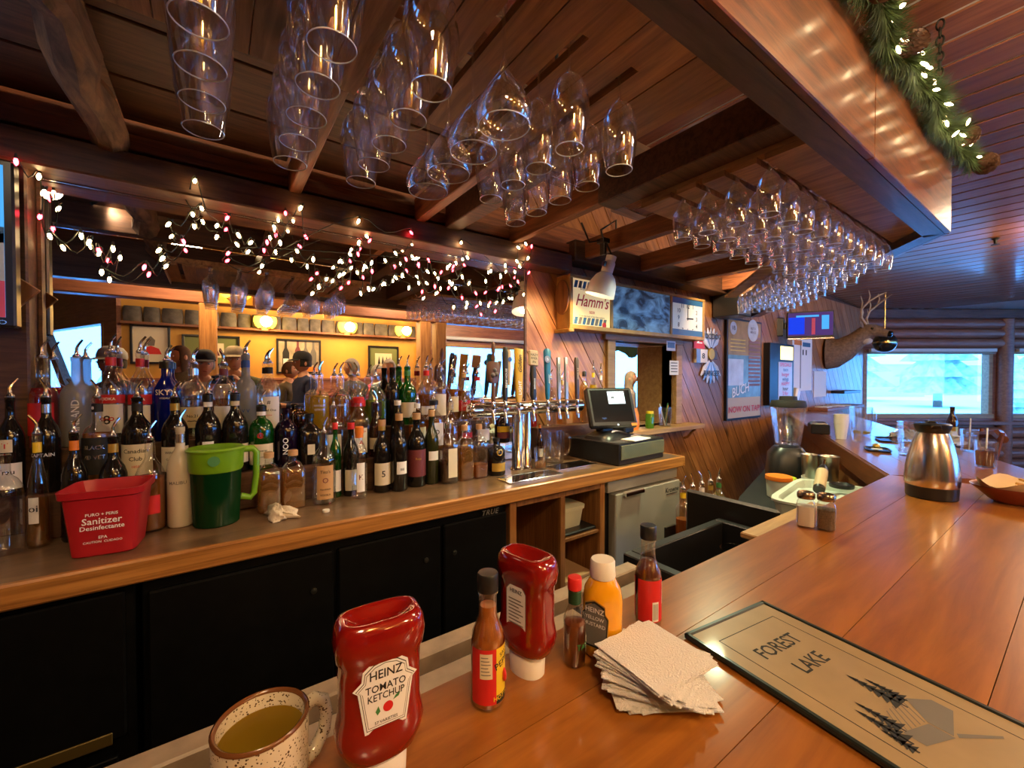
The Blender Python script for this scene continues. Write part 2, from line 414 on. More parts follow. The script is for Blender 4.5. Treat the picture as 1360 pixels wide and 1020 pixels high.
for a in ((5.2, 5.26, 4.98, 5.08, 0.9, 2.2), (7.94, 8.0, 4.98, 5.08, 0.9, 2.2), (5.2, 8, 4.98, 5.08, 2.14, 2.2), (5.2, 8, 4.96, 5.08, 0.88, 0.94)):
    obj('window_frame', MB().box(*a), 'board_light', wk, smooth=False)
mat('green_cloth', (0.05, 0.085, 0.035), 0.8)
val = MB().rings([[(5.1 + 2.95 * i / 40, 4.93 + 0.02 * math.sin(i * 1.9), z - (0.12 * math.sin(i * 0.32) ** 2 if z < 2 else 0)) for i in range(41)] for z in (2.24, 1.98)], False, False, closed=False)
tag(obj('window_valance', val, 'green_cloth'), 'dark green fabric valance across the kitchen window behind the hatch', 'curtain')
portal(6.6, 4.97, 1.55, 2.75, 1.25, PI)
# --- far wall with windows (turned away from the bar wall)
wr = link('wall_right', None, None, (8.6, 2.25, 0), YAW); struct(wr)
wins = [(0.05, 2.16), (2.44, 4.5), (4.8, 6.9), (7.2, 9.3)]
Z0, Z1 = 0.86, 1.95
for a in ((-0.2, 9.8, 0.0, 0.12, 0, Z0), (-0.2, 9.8, 0.0, 0.12, Z1, HC)): obj('wall_panel', MB().box(*a), 'log_wall', wr, smooth=False)
prev = -0.2
for x0, x1 in wins + [(9.8, 9.9)]:
    obj('wall_panel', MB().box(prev, x0, 0.0, 0.12, Z0, Z1), 'log_wall', wr, smooth=False); prev = x1
for k, z in enumerate((2.06, 2.215, 2.37)):
    obj('log', MB().tube([(-0.1, -0.03, z), (4.8, -0.03, z), (9.7, -0.03, z)], 0.078, 12), 'log_wall', wr)
for k, z in enumerate((0.1, 0.27, 0.44, 0.61)):
    obj('log', MB().tube([(-0.1, -0.03, z), (9.7, -0.03, z)], 0.085, 12), 'log_wall', wr)
obj('wall_trim', MB().box(-0.2, 9.8, -0.09, 0.02, 2.46, HC - 0.002, 0.01), 'beam_wood', wr, smooth=False)
obj('window_shelf', MB().box(-0.1, 9.8, -0.14, 0.02, 0.74, 0.80, 0.008), 'log_wall', wr, smooth=False)
for x in (2.3, 4.65, 7.05): obj('log_post', MB().tube([(x, -0.04, 0.1), (x, -0.04, 2.45)], 0.10, 12), 'log_wall', wr)
T = Matrix.Translation((8.6, 2.25, 0)) @ Matrix.Rotation(YAW, 4, 'Z')
for i, (x0, x1) in enumerate(wins):
    wn = link('window_%d' % (i + 1), None, None, (8.6, 2.25, 0), YAW); struct(wn)
    obj('pane', MB().box(x0 + 0.05, x1 - 0.05, 0.06, 0.066, Z0 + 0.05, Z1 - 0.05), 'pane_glass', wn, smooth=False)
    for a in ((x0, x0 + 0.06, 0, 0.12, Z0, Z1), (x1 - 0.06, x1, 0, 0.12, Z0, Z1), (x0, x1, 0, 0.12, Z1 - 0.06, Z1), (x0, x1, -0.03, 0.12, Z0 - 0.02, Z0 + 0.05)):
        obj('window_frame', MB().box(*a, c=0.004), 'board_light', wn, smooth=False)
    c = T @ Vector(((x0 + x1) / 2, -0.02, (Z0 + Z1) / 2)); portal(c.x, c.y, c.z, x1 - x0 - 0.1, Z1 - Z0 - 0.1, YAW + PI)
mat('blind_slat', (0.70, 0.62, 0.50), 0.6)
for (x0, x1), low, lb in ((wins[0], 1.885, 'raised pale venetian blind bunched above the window beyond the deer head'), (wins[1], 1.66, 'half lowered pale venetian blind beside the log post')):
    bl = thing('venetian_blind', lb, 'blind', (8.6, 2.25, 0), YAW)
    obj('head_rail', MB().box(x0 + 0.04, x1 - 0.04, -0.09, -0.04, Z1 - 0.03, Z1 + 0.02), 'blind_slat', bl, smooth=False)
    z = Z1 - 0.045; sl = data('slat', MB().box(x0 + 0.05, x1 - 0.05, -0.085, -0.045, -0.0015, 0.0015), 'blind_slat', False)
    while z > low:
        o = link('slat', sl, bl, (0, 0, z)); z -= 0.024 if low < 1.8 else 0.011
# --- dining side: ochre wall, stone band, windows either side (seen in the bar mirror)
YF = -3.45
mat('ochre_paint', (0.62, 0.33, 0.06), 0.6, var=0.08, vs=3)
mat('stone', (0.10, 0.09, 0.085), 0.8, var=0.45, vs=9, bump=0.5)
wf = struct(obj('wall_front', MB().box(-1.04, 3.3, YF - 0.12, YF, 0, WH), 'ochre_paint', smooth=False))
obj('wainscot', MB().box(-1.04, 3.3, YF, YF + 0.025, 0, 1.46), 'log_wall', wf, smooth=False)
obj('chair_rail', MB().box(-1.04, 3.3, YF, YF + 0.045, 1.46, 1.50, 0.006), 'log_wall', wf, smooth=False)
obj('ledge', MB().box(-1.04, 3.3, YF, YF + 0.14, 2.25, 2.285, 0.004), 'log_wall', wf, smooth=False)
x = -1.02
while x < 3.2:
    wv = random.uniform(0.17, 0.30)
    a = MB().loft([(0, 0.05, wv * .46, 4), (0.10, 0.055, wv * .49, 4), (0.21, 0.05, wv * .44, 4)], 12)
    obj('stone', a, 'stone', wf, (x + wv / 2, YF + 0.06, 2.29), PI / 2); x += wv + 0.006
lw = 0.08
WFW = [(3.72, 5.85), (6.25, 8.3), (8.7, 10.8), (11.2, 13.2)]
wl = MB()
for a in ((3.3, 16.6, 0, 0.86), (3.3, 16.6, 2.22, WH)): wl.box(a[0], a[1], YF - 0.12, YF, a[2], a[3])
prev = 3.3
for x0, x1 in WFW + [(16.6, 16.61)]: wl.box(prev, x0, YF - 0.12, YF, 0.86, 2.22); prev = x1
wfr = struct(obj('wall_dining', wl, 'log_wall', smooth=False))
for k in range(8):
    obj('log', MB().tube([(3.3, YF + 0.02, 0.94 + 0.16 * k), (3.7, YF + 0.02, 0.94 + 0.16 * k)], 0.075, 10), 'log_wall', wfr)
mat('shade_vinyl', (0.62, 0.66, 0.70), 0.5)
for i, (x0, x1) in enumerate(WFW):
    wn = struct(link('window_%d' % (i + 6), None))
    obj('pane', MB().box(x0 + 0.05, x1 - 0.05, YF - 0.07, YF - 0.065, 0.9, 2.17), 'pane_glass', wn, smooth=False)
    for a in ((x0, x0 + 0.07, 0.86, 2.22), (x1 - 0.07, x1, 0.86, 2.22), (x0, x1, 2.15, 2.22), (x0, x1, 0.86, 0.92)):
        obj('window_frame', MB().box(a[0], a[1], YF - 0.12, YF + 0.02, a[2], a[3], 0.004), 'board_light', wn, smooth=False)
    portal((x0 + x1) / 2, YF + 0.03, 1.54, x1 - x0 - 0.15, 1.2, 0)
rs = thing('roller_shade', 'rolled up pale window shade reflected beside the dining room post', 'shade', (3.66, YF + 0.1, 2.32))
obj('roll', MB().tube([(0, 0, 0), (2.3, 0, 0)], 0.04, 14), 'shade_vinyl', rs)
for s in (0.0, 2.3): obj('end_cap', MB().tube([(s - 0.02, 0, 0), (s + 0.02, 0, 0)], 0.048, 14), 'blue_ink', rs)
# window wall running back on the other side of the ochre wall
AW = Vector((-1.04, -3.45, 0)); BW = Vector((-2.42, -6.2, 0)); da = math.atan2(BW.y - AW.y, BW.x - AW.x); LW_ = (BW - AW).length
wa = link('wall_left', None, None, AW, da); struct(wa)
for a in ((0, LW_, -0.05, 0.07, 2.28, WH), (0, 0.42, -0.05, 0.07, 0, 2.28), (LW_ - 0.12, LW_, -0.05, 0.07, 0, 2.28), (0.42, LW_ - 0.12, -0.05, 0.07, 0, 0.5)):
    obj('wall_panel', MB().box(*a), 'log_wall', wa, smooth=False)
wn = link('window_10', None, None, AW, da); struct(wn)
obj('pane', MB().box(0.42, LW_ - 0.12, 0.0, 0.006, 0.5, 2.28), 'pane_glass', wn, smooth=False)
obj('brace', MB().prism([(LW_ - 0.12, 2.28), (LW_ - 0.32, 2.28), (1.0, 0.5), (1.25, 0.5)], -0.05, 0.05, Matrix.Rotation(PI / 2, 4, 'X')), 'log_wall', wn, smooth=False)
obj('window_frame', MB().box(0.42, 0.48, -0.06, 0.06, 0.5, 2.28), 'board_light', wn, smooth=False)
mid = (AW + BW) / 2; portal(mid.x + math.sin(da) * 0.08, mid.y - math.cos(da) * 0.08, 1.4, 2.2, 1.7, da + PI)
struct(obj('wall_side', MB().box(-6.3, -6.2, -6.3, 2.3, 0, WH + .1).box(-6.3, -2.4, -6.3, -6.2, 0, WH + .1), 'ochre_paint', smooth=False))
# dining-side posts and beam
mat('bulb_glow', (1, 0.8, 0.45), 0.5, em=9, emc=(1.0, 0.72, 0.25))
bmo = struct(obj('beam_dining', MB().box(-6, 12, -1.2, -1.04, 2.29, 2.52, 0.01), 'log_wall', smooth=False))
for x, yy in ((-0.045, -1.12), (2.42, -1.12), (2.66, -1.12), (6.0, -1.12)):
    struct(obj('column', MB().box(x - 0.08, x + 0.08, yy - 0.08, yy + 0.08, 0, 2.29, 0.008), 'pine_post', smooth=False))
# --- outside: snow, trees, houses
mat('snow', (0.90, 0.92, 0.95), 0.9, bump=0.3, vs=0.6)
tag(obj('snow_ground', MB().box(-60, 90, -80, 80, -0.6, -0.35), 'snow', smooth=False), kind='stuff')
mat('far_haze_tint', (0.40, 0.52, 0.56), 0.9, var=0.5, vs=3)  # paled and blued to paint haze onto far trees and house windows
mat('house_siding', (0.55, 0.62, 0.66), 0.8)  # siding lightened so the painted haze covers the houses too
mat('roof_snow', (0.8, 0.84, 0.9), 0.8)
F2 = Vector((math.cos(R(54.5)), math.sin(R(54.5)), 0)); R2 = Vector((F2.y, -F2.x, 0))
for i, (dep, rt, hh, lb) in enumerate(((26, 26.5, 9, 'tall hazy spruce beyond the far window near its log post'), (34, 27.5, 11, 'hazy spruce in the middle of the far window'), (30, 38, 8, 'spruce seen through the second far window'), (17, 20.3, 3.2, 'small young spruce low in the far window'))):
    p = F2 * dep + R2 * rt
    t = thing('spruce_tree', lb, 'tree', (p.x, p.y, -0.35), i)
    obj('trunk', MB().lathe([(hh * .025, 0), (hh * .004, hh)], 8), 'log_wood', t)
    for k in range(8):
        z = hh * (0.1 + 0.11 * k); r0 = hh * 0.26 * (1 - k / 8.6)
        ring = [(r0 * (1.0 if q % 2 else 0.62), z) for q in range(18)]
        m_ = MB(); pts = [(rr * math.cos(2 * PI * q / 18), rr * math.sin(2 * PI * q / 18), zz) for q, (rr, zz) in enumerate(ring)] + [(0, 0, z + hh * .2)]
        m_.add(pts, [(q, (q + 1) % 18, 18) for q in range(18)]); obj('bough', m_, 'far_haze_tint', t, smooth=False)
for dep, rt, ww, lb in ((40, 36, 7, 'hazy house across the snow in the far window'), (44, 46, 8, 'second hazy house across the snow')):
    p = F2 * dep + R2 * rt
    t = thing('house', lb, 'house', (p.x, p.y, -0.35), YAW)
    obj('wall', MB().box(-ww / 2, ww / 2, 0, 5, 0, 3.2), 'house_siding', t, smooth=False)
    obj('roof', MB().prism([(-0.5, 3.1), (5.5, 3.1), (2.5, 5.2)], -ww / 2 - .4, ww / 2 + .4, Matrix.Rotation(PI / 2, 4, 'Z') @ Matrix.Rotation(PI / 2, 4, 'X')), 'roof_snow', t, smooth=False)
    for k in (-0.25, 0.25): obj('window', MB().box(ww * k - .6, ww * k + .6, -0.06, 0.02, 1.0, 2.2), 'far_haze_tint', t, smooth=False)

# ================================================================ bar mirror
mr_ = thing('bar_mirror', 'large wall mirror behind the liquor bottles reflecting the dining room', 'mirror')
obj('mirror_pane', MB().box(-0.50, 1.68, YW - 0.006, YW + 0.018, 0.98, 2.30), 'mirror_glass', mr_, smooth=False)
obj('edge_strip', MB().box(1.68, 1.695, YW - 0.012, YW + 0.018, 0.98, 2.30), 'beam_wood', mr_, smooth=False)
obj('edge_strip', MB().box(-0.51, -0.50, YW - 0.012, YW + 0.018, 0.98, 2.30), 'beam_wood', mr_, smooth=False)
obj('edge_strip', MB().box(-0.50, 1.68, YW - 0.01, YW + 0.0, 2.222, 2.232), 'silver_foil', mr_, smooth=False)
po = struct(obj('column', MB().box(-0.66, -0.512, YW - 0.10, YW + 0.018, 0.975, 2.30, 0.006), 'beam_wood', smooth=False))
bp_ = hy(30, 470, YW - 0.11); 
struct(obj('trim_2', MB().box(-0.35, 0.35, -0.012, 0.0, -0.03, 0.03, 0.003, Matrix.Translation((-0.72, YW - 0.10, 1.55)) @ Matrix.Rotation(R(-52), 4, 'Y')), 'oak_side', smooth=False))

# ================================================================ canopy over the bar
cn = thing('bar_canopy', 'dark timber canopy over the bar with an oak fascia', 'canopy')
ZS = CZ + 0.66
FX, FY = 2.745, 0.42; A2 = R(39.6); d2 = Vector((math.cos(A2), math.sin(A2), 0)); n2 = Vector((-d2.y, d2.x, 0))
wood('fascia_end', (0.13, 0.035, 0.010), (0.40, 0.14, 0.04), (3, 22, 22), 0.30, coat=0.35, rnd=0.1)
wood('beam_pale', (0.06, 0.035, 0.022), (0.17, 0.10, 0.065), (1.2, 12, 12), 0.35, coat=0.1)
obj('fascia', MB().box(-1.6, 1.62, FY - 0.022, FY, ZS, ZS + 0.33, 0.003), 'fascia_wood', cn, smooth=False)
obj('fascia', MB().box(1.623, FX, FY - 0.022, FY, ZS, ZS + 0.33, 0.003), 'fascia_wood', cn, smooth=False)
obj('edge_beam', MB().prism([(-1.6, FY), (FX, FY), (FX - 0.01, FY + 0.068), (-1.6, FY + 0.068)], ZS, ZS + 0.30), 'beam_pale', cn, smooth=False)
M2 = Matrix.Translation((FX, FY, 0)) @ Matrix.Rotation(A2, 4, 'Z')
obj('fascia', MB().box(0.0, 2.75, -0.022, 0, ZS, ZS + 0.33, 0.003, M2), 'fascia_wood', cn, smooth=False)
obj('edge_beam', MB().box(0.0, 2.75, 0, 0.075, ZS, ZS + 0.30, 0, M2), 'beam_pale', cn, smooth=False)
obj('cross_beam', MB().box(1.34, 1.45, 0.49, 1.25, ZS + 0.075, ZS + 0.20, 0.004), 'beam_wood', cn, smooth=False)
obj('cross_beam', MB().box(1.03, 1.12, 0.49, 2.07, ZS + 0.15, ZS + 0.29, 0.004), 'beam_wood', cn, smooth=False)
obj('inner_beam', MB().box(-1.6, 3.2, 1.12, 1.20, ZS + 0.16, ZS + 0.32, 0.004), 'beam_wood', cn, smooth=False)
for x in (-0.87, 0.30, 0.89, 1.50, 2.1, 2.7, 3.3, 3.9):
    obj('rafter', MB().box(x - 0.024, x + 0.024, max(0.49, 0.56 + (x - 2.7) * 0.83), 2.10, 2.325, 2.45, 0.004), 'rafter_wood', cn, smooth=False)
lg = [(-0.30 + 0.012 * math.sin(k * 1.7), 0.3 + 0.14 * k, 2.375 + 0.012 * math.cos(k * 2.3)) for k in range(14)]
obj('log_rafter', MB().tube(lg, [0.055 + 0.008 * math.sin(k * 2.9) for k in range(14)], 9), 'log_wood', cn)
obj('wall_beam', MB().box(-2.0, 1.98, 2.07, 2.2, 2.222, 2.335, 0.006), 'beam_wood', cn, smooth=False)
obj('wall_beam', MB().box(1.985, 5.4, 2.05, 2.2, 2.30, 2.44, 0.006), 'beam_wood', cn, smooth=False)
wood('ledger_wood', (0.12, 0.035, 0.012), (0.36, 0.12, 0.04), (1.0, 16, 16), 0.45)
obj('ledger', MB().box(-2.0, 5.4, 2.11, 2.2, 2.36, 2.42, 0.004), 'ledger_wood', cn, smooth=False)
obj('ledger', MB().box(-2.0, 5.4, 2.14, 2.2, 2.425, 2.55, 0.004), 'ledger_wood', cn, smooth=False)
obj('deck_board', MB().box(1.9, 2.55, 1.2, 1.5, 2.47, 2.49), 'rafter_wood', cn, smooth=False)
for x0, x1 in ((-2.0, -0.9), (-0.84, -0.33), (-0.26, 0.27), (0.33, 0.86)):
    for k in range(3): obj('deck_board', MB().box(x0, x1, 1.22 + 0.29 * k, 1.50 + 0.29 * k, 2.455, 2.475, 0.003), 'beam_wood', cn, smooth=False)
# glass racks
ZR = CZ + 0.70
def rack_plank(x0, x1, y0, y1, slot=None, s0=0.62):
    if slot is None: P = [(x0, y0), (x1, y0), (x1, y1), (x0, y1)]
    else: P = [(x0, y0), (x1, y0), (x1, y1), (slot + 0.013, y1), (slot + 0.013, s0), (slot - 0.013, s0), (slot - 0.013, y1), (x0, y1)]
    cx = (x0 + x1) / 2
    return MB().prism([(p[0] - cx, p[1]) for p in P], 0, 0.02), cx
rk = thing('glass_rack', 'knotty plank rack with slots holding the large wine glasses', 'glass rack')
SL = [0.785, 0.625, 0.465, 0.305, 0.147, -0.012, -0.17]
e = [s + 0.08 for s in SL] + [-0.25]
for i, s in enumerate(SL):
    m_, cx = rack_plank(e[i + 1] + 0.0015, e[i] - 0.0015, 0.49, 1.08, s); obj('rack_plank', m_, 'rack_wood', rk, (cx, 0, ZR), smooth=False)
m_, cx = rack_plank(0.868, 1.02, 0.49, 1.08); obj('rack_plank', m_, 'rack_wood', rk, (cx, 0, ZR), smooth=False)
obj('metal_strip', MB().box(-0.252, -0.246, 0.49, 1.08, ZR - 0.02, ZR + 0.02), 'steel', rk, smooth=False)
obj('batten', MB().box(-0.25, 1.02, 1.03, 1.08, ZR + 0.021, ZR + 0.05), 'rack_wood', rk, smooth=False)
obj('batten', MB().box(-0.25, 1.02, 0.49, 0.54, ZR + 0.021, ZR + 0.05), 'rack_wood', rk, smooth=False)
rk2 = thing('glass_rack', 'plank rack carrying the rows of tulip glasses under the canopy corner', 'glass rack')
CY = [0.645, 0.75, 0.855, 0.96]
for y0, y1 in ((0.49, 0.632), (0.658, 0.737), (0.763, 0.842), (0.868, 0.947), (0.973, 1.11)):
    obj('rack_plank', MB().box(1.45, 2.90, y0, y1, 0, 0.02), 'rack_wood', rk2, (0, 0, ZR), smooth=False)
obj('batten', MB().box(1.45, 1.49, 0.49, 1.11, ZR + 0.021, ZR + 0.05), 'rack_wood', rk2, smooth=False)
rk3 = thing('glass_rack', 'far plank rack of tulip glasses past the canopy bend', 'glass rack', (2.98, 0.80, ZR), A2)
for y0, y1 in ((-0.10, -0.012), (0.014, 0.093), (0.119, 0.198), (0.224, 0.303), (0.329, 0.42)):
    obj('rack_plank', MB().box(0.0, 1.25, y0, y1, 0, 0.02), 'rack_wood', rk3, smooth=False)
# chain that carries the canopy
mat('iron', (0.02, 0.018, 0.016), 0.5, 0.7)
ch = thing('hanging_chain', 'heavy dark iron chain from the ceiling to the canopy', 'chain', (2.30, 0.372, ZS + 0.30))
k = 0; z = 0.0
while z < zc(2.30) - ZS - 0.30:
    t = [(0.011 * math.cos(a) , 0, 0.02 * math.sin(a)) for a in [2 * PI * q / 12 for q in range(13)]]
    obj('chain_link', MB().tube(t, 0.0035, 6), 'iron', ch, (0, 0, z), PI / 2 * (k % 2)); z += 0.031; k += 1

# ================================================================ back bar
bb = thing('back_bar_counter', 'long brown back bar worktop with a striped oak front edge', 'counter')
obj('worktop', MB().box(-1.5, 2.57, 1.64, 2.215, 0.912, 0.975), 'counter_top', bb, smooth=False)
obj('front_edge', MB().box(-1.5, 2.575, 1.615, 1.64, 0.908, 0.977, 0.006), 'oak_edge', bb, smooth=False)
obj('front_edge', MB().box(2.57, 2.595, 1.615, 2.215, 0.908, 0.977, 0.006), 'oak_edge', bb, smooth=False)
cl = thing('back_bar_cooler', 'black cooler cabinet with a louvred grille under the counter', 'cooler')
obj('body', MB().box(-1.45, -0.20, 1.68, 2.2, 0.0, 0.905, 0.004), 'black_paint', cl, smooth=False)
obj('door', MB().box(-1.4, -0.66, 1.655, 1.68, 0.08, 0.88, 0.005), 'black_paint', cl, smooth=False)
obj('door', MB().box(-0.64, -0.22, 1.655, 1.68, 0.45, 0.88, 0.005), 'black_paint', cl, smooth=False)
mat('dark_gold', (0.16, 0.11, 0.03), 0.35, 0.6)
obj('name_plate', MB().box(-0.61, -0.25, 1.65, 1.656, 0.44, 0.475, 0.002), 'dark_gold', cl, smooth=False)
for k in range(7): obj('louvre', MB().box(-0.62, -0.24, 1.655, 1.68, 0.09 + 0.047 * k, 0.115 + 0.047 * k, 0.003, ), 'black_paint', cl, smooth=False)
c2 = thing('back_bar_cooler', 'wide plain black cooler cabinet with round locks beneath the bottles', 'cooler')
obj('body', MB().box(-0.185, 1.16, 1.68, 2.2, 0.0, 0.905, 0.004), 'black_paint', c2, smooth=False)
for x0, x1 in ((-0.17, 0.36), (0.375, 0.80), (0.815, 1.15)):
    d_ = obj('door', MB().box(x0, x1, 1.655, 1.68, 0.07, 0.86, 0.006), 'black_paint', c2, smooth=False)
    obj('lock', MB().lathe([(0.011, 0), (0.011, 0.006), (0.004, 0.008)], 14, M=FRONT((x1 - 0.07) if x0 < 0.5 else x0 + 0.05, 1.655, 0.73)), 'dark_steel', d_)
text('TRUE', 0.035, 'grey_ink', c2, FRONT(1.05, 1.652, 0.875), shear=0.3, space=1.15)
cu = thing('shelf_cabinet', 'open oak shelf cabinet beside the steel fridge', 'cabinet')
for nm, a in (('side_panel', (1.165, 1.205, 1.65, 2.2, 0, 0.905)), ('divider', (1.495, 1.53, 1.65, 2.2, 0, 0.87)), ('side_panel', (1.80, 1.84, 1.65, 2.2, 0, 0.905)), ('back_panel', (1.205, 1.80, 2.17, 2.2, 0, 0.87)), ('bottom_board', (1.205, 1.80, 1.65, 2.17, 0.06, 0.09)), ('top_rail', (1.205, 1.80, 1.65, 1.67, 0.87, 0.905)), ('shelf', (1.53, 1.80, 1.66, 2.17, 0.615, 0.635)), ('shelf', (1.53, 1.80, 1.66, 2.17, 0.30, 0.32)), ('shelf', (1.205, 1.495, 1.66, 2.17, 0.30, 0.32))):
    obj(nm, MB().box(*a, c=0.003), 'oak_side', cu, smooth=False)
fr = thing('under_counter_fridge', 'stainless steel under-counter fridge with a bar handle', 'fridge')
obj('body', MB().box(1.87, 2.56, 1.70, 2.2, 0.02, 0.90, 0.004), 'black_plastic', fr, smooth=False)
obj('top_panel', MB().box(1.87, 2.56, 1.655, 1.70, 0.83, 0.90, 0.003), 'fridge_steel', fr, smooth=False)
d_ = obj('door', MB().box(1.915, 2.565, 1.635, 1.695, 0.08, 0.82, 0.006), 'fridge_steel', fr, smooth=False)
obj('handle', MB().box(1.98, 2.15, 1.605, 1.64, 0.80, 0.825, 0.004), 'chrome', d_, smooth=False)
text('Krowne', 0.045, 'black_ink', d_, FRONT(2.47, 1.633, 0.765), shear=0.2)
obj('lettering_line', MB().box(2.41, 2.53, 1.632, 1.634, 0.738, 0.742), 'black_ink', d_, smooth=False)
for z in (0.80, 0.14): obj('hinge', MB().box(2.565, 2.58, 1.63, 1.69, z - 0.03, z, 0.003), 'steel', fr, smooth=False)
# things in the open cabinet
mat('tub_plastic', (0.62, 0.60, 0.42), 0.35)
tb = thing('food_tub', 'lidded pale plastic tub on the cabinet shelf', 'container', (1.645, 1.80, 0.655))
obj('tub', MB().loft([(0, 0.09, 0.07, 6), (0.10, 0.105, 0.085, 6)]), 'tub_plastic', tb); obj('lid', MB().loft([(0.10, 0.112, 0.092, 6), (0.118, 0.112, 0.092, 6), (0.122, 0.10, 0.08, 6)]), 'tub_plastic', tb)
tag(obj('folded_tray', MB().box(1.54, 1.79, 1.67, 2.0, 0.636, 0.655, 0.006), 'black_plastic', smooth=False), 'flat black tray under the lidded plastic tub', 'tray')
for k, (x, z) in enumerate(((1.66, 0.32), (1.665, 0.345), (1.655, 0.368))):
    tag(obj('paper_pad', MB().box(-0.11, 0.11, -0.16, 0.16, 0, 0.022, 0.003), ('cream_paper', 'kraft_paper', 'kraft_paper')[k], None, (x, 1.84, z), R(1.5 * k), smooth=False), ('cream pad at the bottom of the papers in the open cabinet', 'kraft pad in the middle of the papers in the open cabinet', 'topmost kraft pad of the papers in the open cabinet')[k], 'paper pad')
# stepped shelf for bottles
st = thing('bottle_step_shelf', 'dark stepped shelf under the rear rows of liquor bottles', 'shelf')
obj('step', MB().box(-0.50, 1.30, 2.0, 2.20, 0.976, 1.125, 0.003), 'beam_wood', st, smooth=False)
obj('step', MB().box(-0.50, 1.30, 2.095, 2.20, 1.126, 1.26, 0.003), 'beam_wood', st, smooth=False)
st = thing('bottle_step_shelf', 'short stepped shelf behind the cash register screen', 'shelf')
obj('step', MB().box(1.70, 2.50, 2.10, 2.20, 0.976, 1.18, 0.003), 'beam_wood', st, smooth=False)

# ================================================================ front bar
BZ = 1.07; A1 = R(27); db = Vector((math.cos(A1), math.sin(A1))); nb = Vector((-db.y, db.x))
fb = thing('bar_counter', 'glossy orange pine bar top with a bend towards the wall', 'bar')
IN = 0.54; CX = 2.477; OUT = -0.08; OX = 2.625
def miter(y): return CX + (OX - CX) * (IN - y) / (IN - OUT)
ys = [IN, 0.41, 0.245, 0.08, OUT]
for i in range(4):
    a, b = ys[i] - (0.0006 if i else 0), ys[i + 1] + 0.0006
    yc = (a + b) / 2
    obj('bar_plank', MB().prism([(-1.9, b - yc), (miter(b), b - yc), (miter(a), a - yc), (-1.9, a - yc)], -0.055, 0), 'bar_wood', fb, (0, yc, BZ), smooth=False)
def seg2(s, w_):               # along the second run, across from its inner edge
    p0 = Vector((CX, IN)) + db * s - nb * w_
    return p0
lim = 3.6
for i in range(4):
    w0, w1 = 0.155 * i + 0.0006, 0.155 * (i + 1) - 0.0006
    t0 = w0 * math.tan(A1 / 2) ; t1 = w1 * math.tan(A1 / 2)
    P = [seg2(t0, w0), seg2(t1, w1), seg2(lim + w1 * 1.9, w1), seg2(lim + w0 * 1.9, w0)]
    c0 = seg2(1.2, (w0 + w1) / 2)
    L_ = []
    for p in P:
        q = p - c0; L_.append((q.dot(db), q.dot(nb)))
    obj('bar_plank', MB().prism(L_, -0.055, 0), 'bar_wood_bend', fb, (c0.x, c0.y, BZ), A1, smooth=False)
obj('apron', MB().box(0.0, lim, -0.03, 0.012, -0.115, -0.004, 0.004), 'bar_edge', fb, (CX, IN, BZ), A1, smooth=False)
obj('apron', MB().box(-1.9, CX, IN - 0.035, IN + 0.004, BZ - 0.10, BZ - 0.056, 0.004), 'bar_edge', fb, smooth=False)
obj('front_panel', MB().box(-1.9, 2.4, 0.14, 0.20, 0, BZ - 0.056), 'bar_edge', fb, smooth=False)
q = seg2(0, 0.42)
obj('front_panel', MB().box(0.1, lim, -0.03, 0.03, 0, BZ - 0.056), 'bar_edge', fb, (q.x, q.y, 0), A1, smooth=False)
obj('inner_panel', MB().box(0.12, lim, -0.06, -0.03, 0.55, BZ - 0.116), 'oak_side', fb, (CX, IN, 0), A1, smooth=False)
# --- equipment below the inside of the bar
ub = thing('underbar_drainboard', 'beige topped drainboard with a raised lip below the bar edge', 'drainboard')
mat('drain_top', (0.30, 0.22, 0.15), 0.42, var=0.2, vs=20)
obj('base', MB().box(-1.6, 1.12, 0.50, 0.90, 0.55, 0.855, 0.004), 'black_rubber', ub, smooth=False)
obj('lip', MB().box(-1.6, 1.12, 0.855, 0.905, 0.84, 0.895, 0.004), 'drain_top', ub, smooth=False)
for k in range(9):
    x0 = -1.58 + 0.30 * k
    obj('top_plate', MB().box(x0, x0 + 0.272, 0.52, 0.825, 0.855, 0.880, 0.004), 'drain_top', ub, smooth=False)
ib = thing('underbar_sink', 'black edged bar sink basin between drainboard and ice bin', 'sink')
obj('basin_floor', MB().box(1.15, 1.78, 0.52, 0.95, 0.60, 0.66), 'dark_steel', ib, smooth=False)
for a in ((1.15, 1.19, 0.52, 0.95, 0.66, 0.90), (1.74, 1.78, 0.52, 0.95, 0.66, 0.90), (1.19, 1.74, 0.91, 0.95, 0.66, 0.90), (1.19, 1.74, 0.52, 0.56, 0.66, 0.90)):
    obj('basin_side', MB().box(*a, c=0.004), 'black_plastic', ib, smooth=False)
obj('legs_panel', MB().box(1.17, 1.76, 0.56, 0.60, 0, 0.60), 'black_plastic', ib, smooth=False)
tag(obj('splash_panel', MB().box(1.80, 1.825, 0.72, 1.12, 0.62, 0.985, 0.01), 'dark_steel', smooth=False), 'upright dark grey splash panel beside the bar sink', 'panel')
tag(obj('cutting_board', MB().box(1.45, 2.05, 0.56, 0.70, 0.965, 0.985, 0.004), 'board_light', smooth=False), 'narrow scarred wooden board under the bar edge by the shakers', 'board')
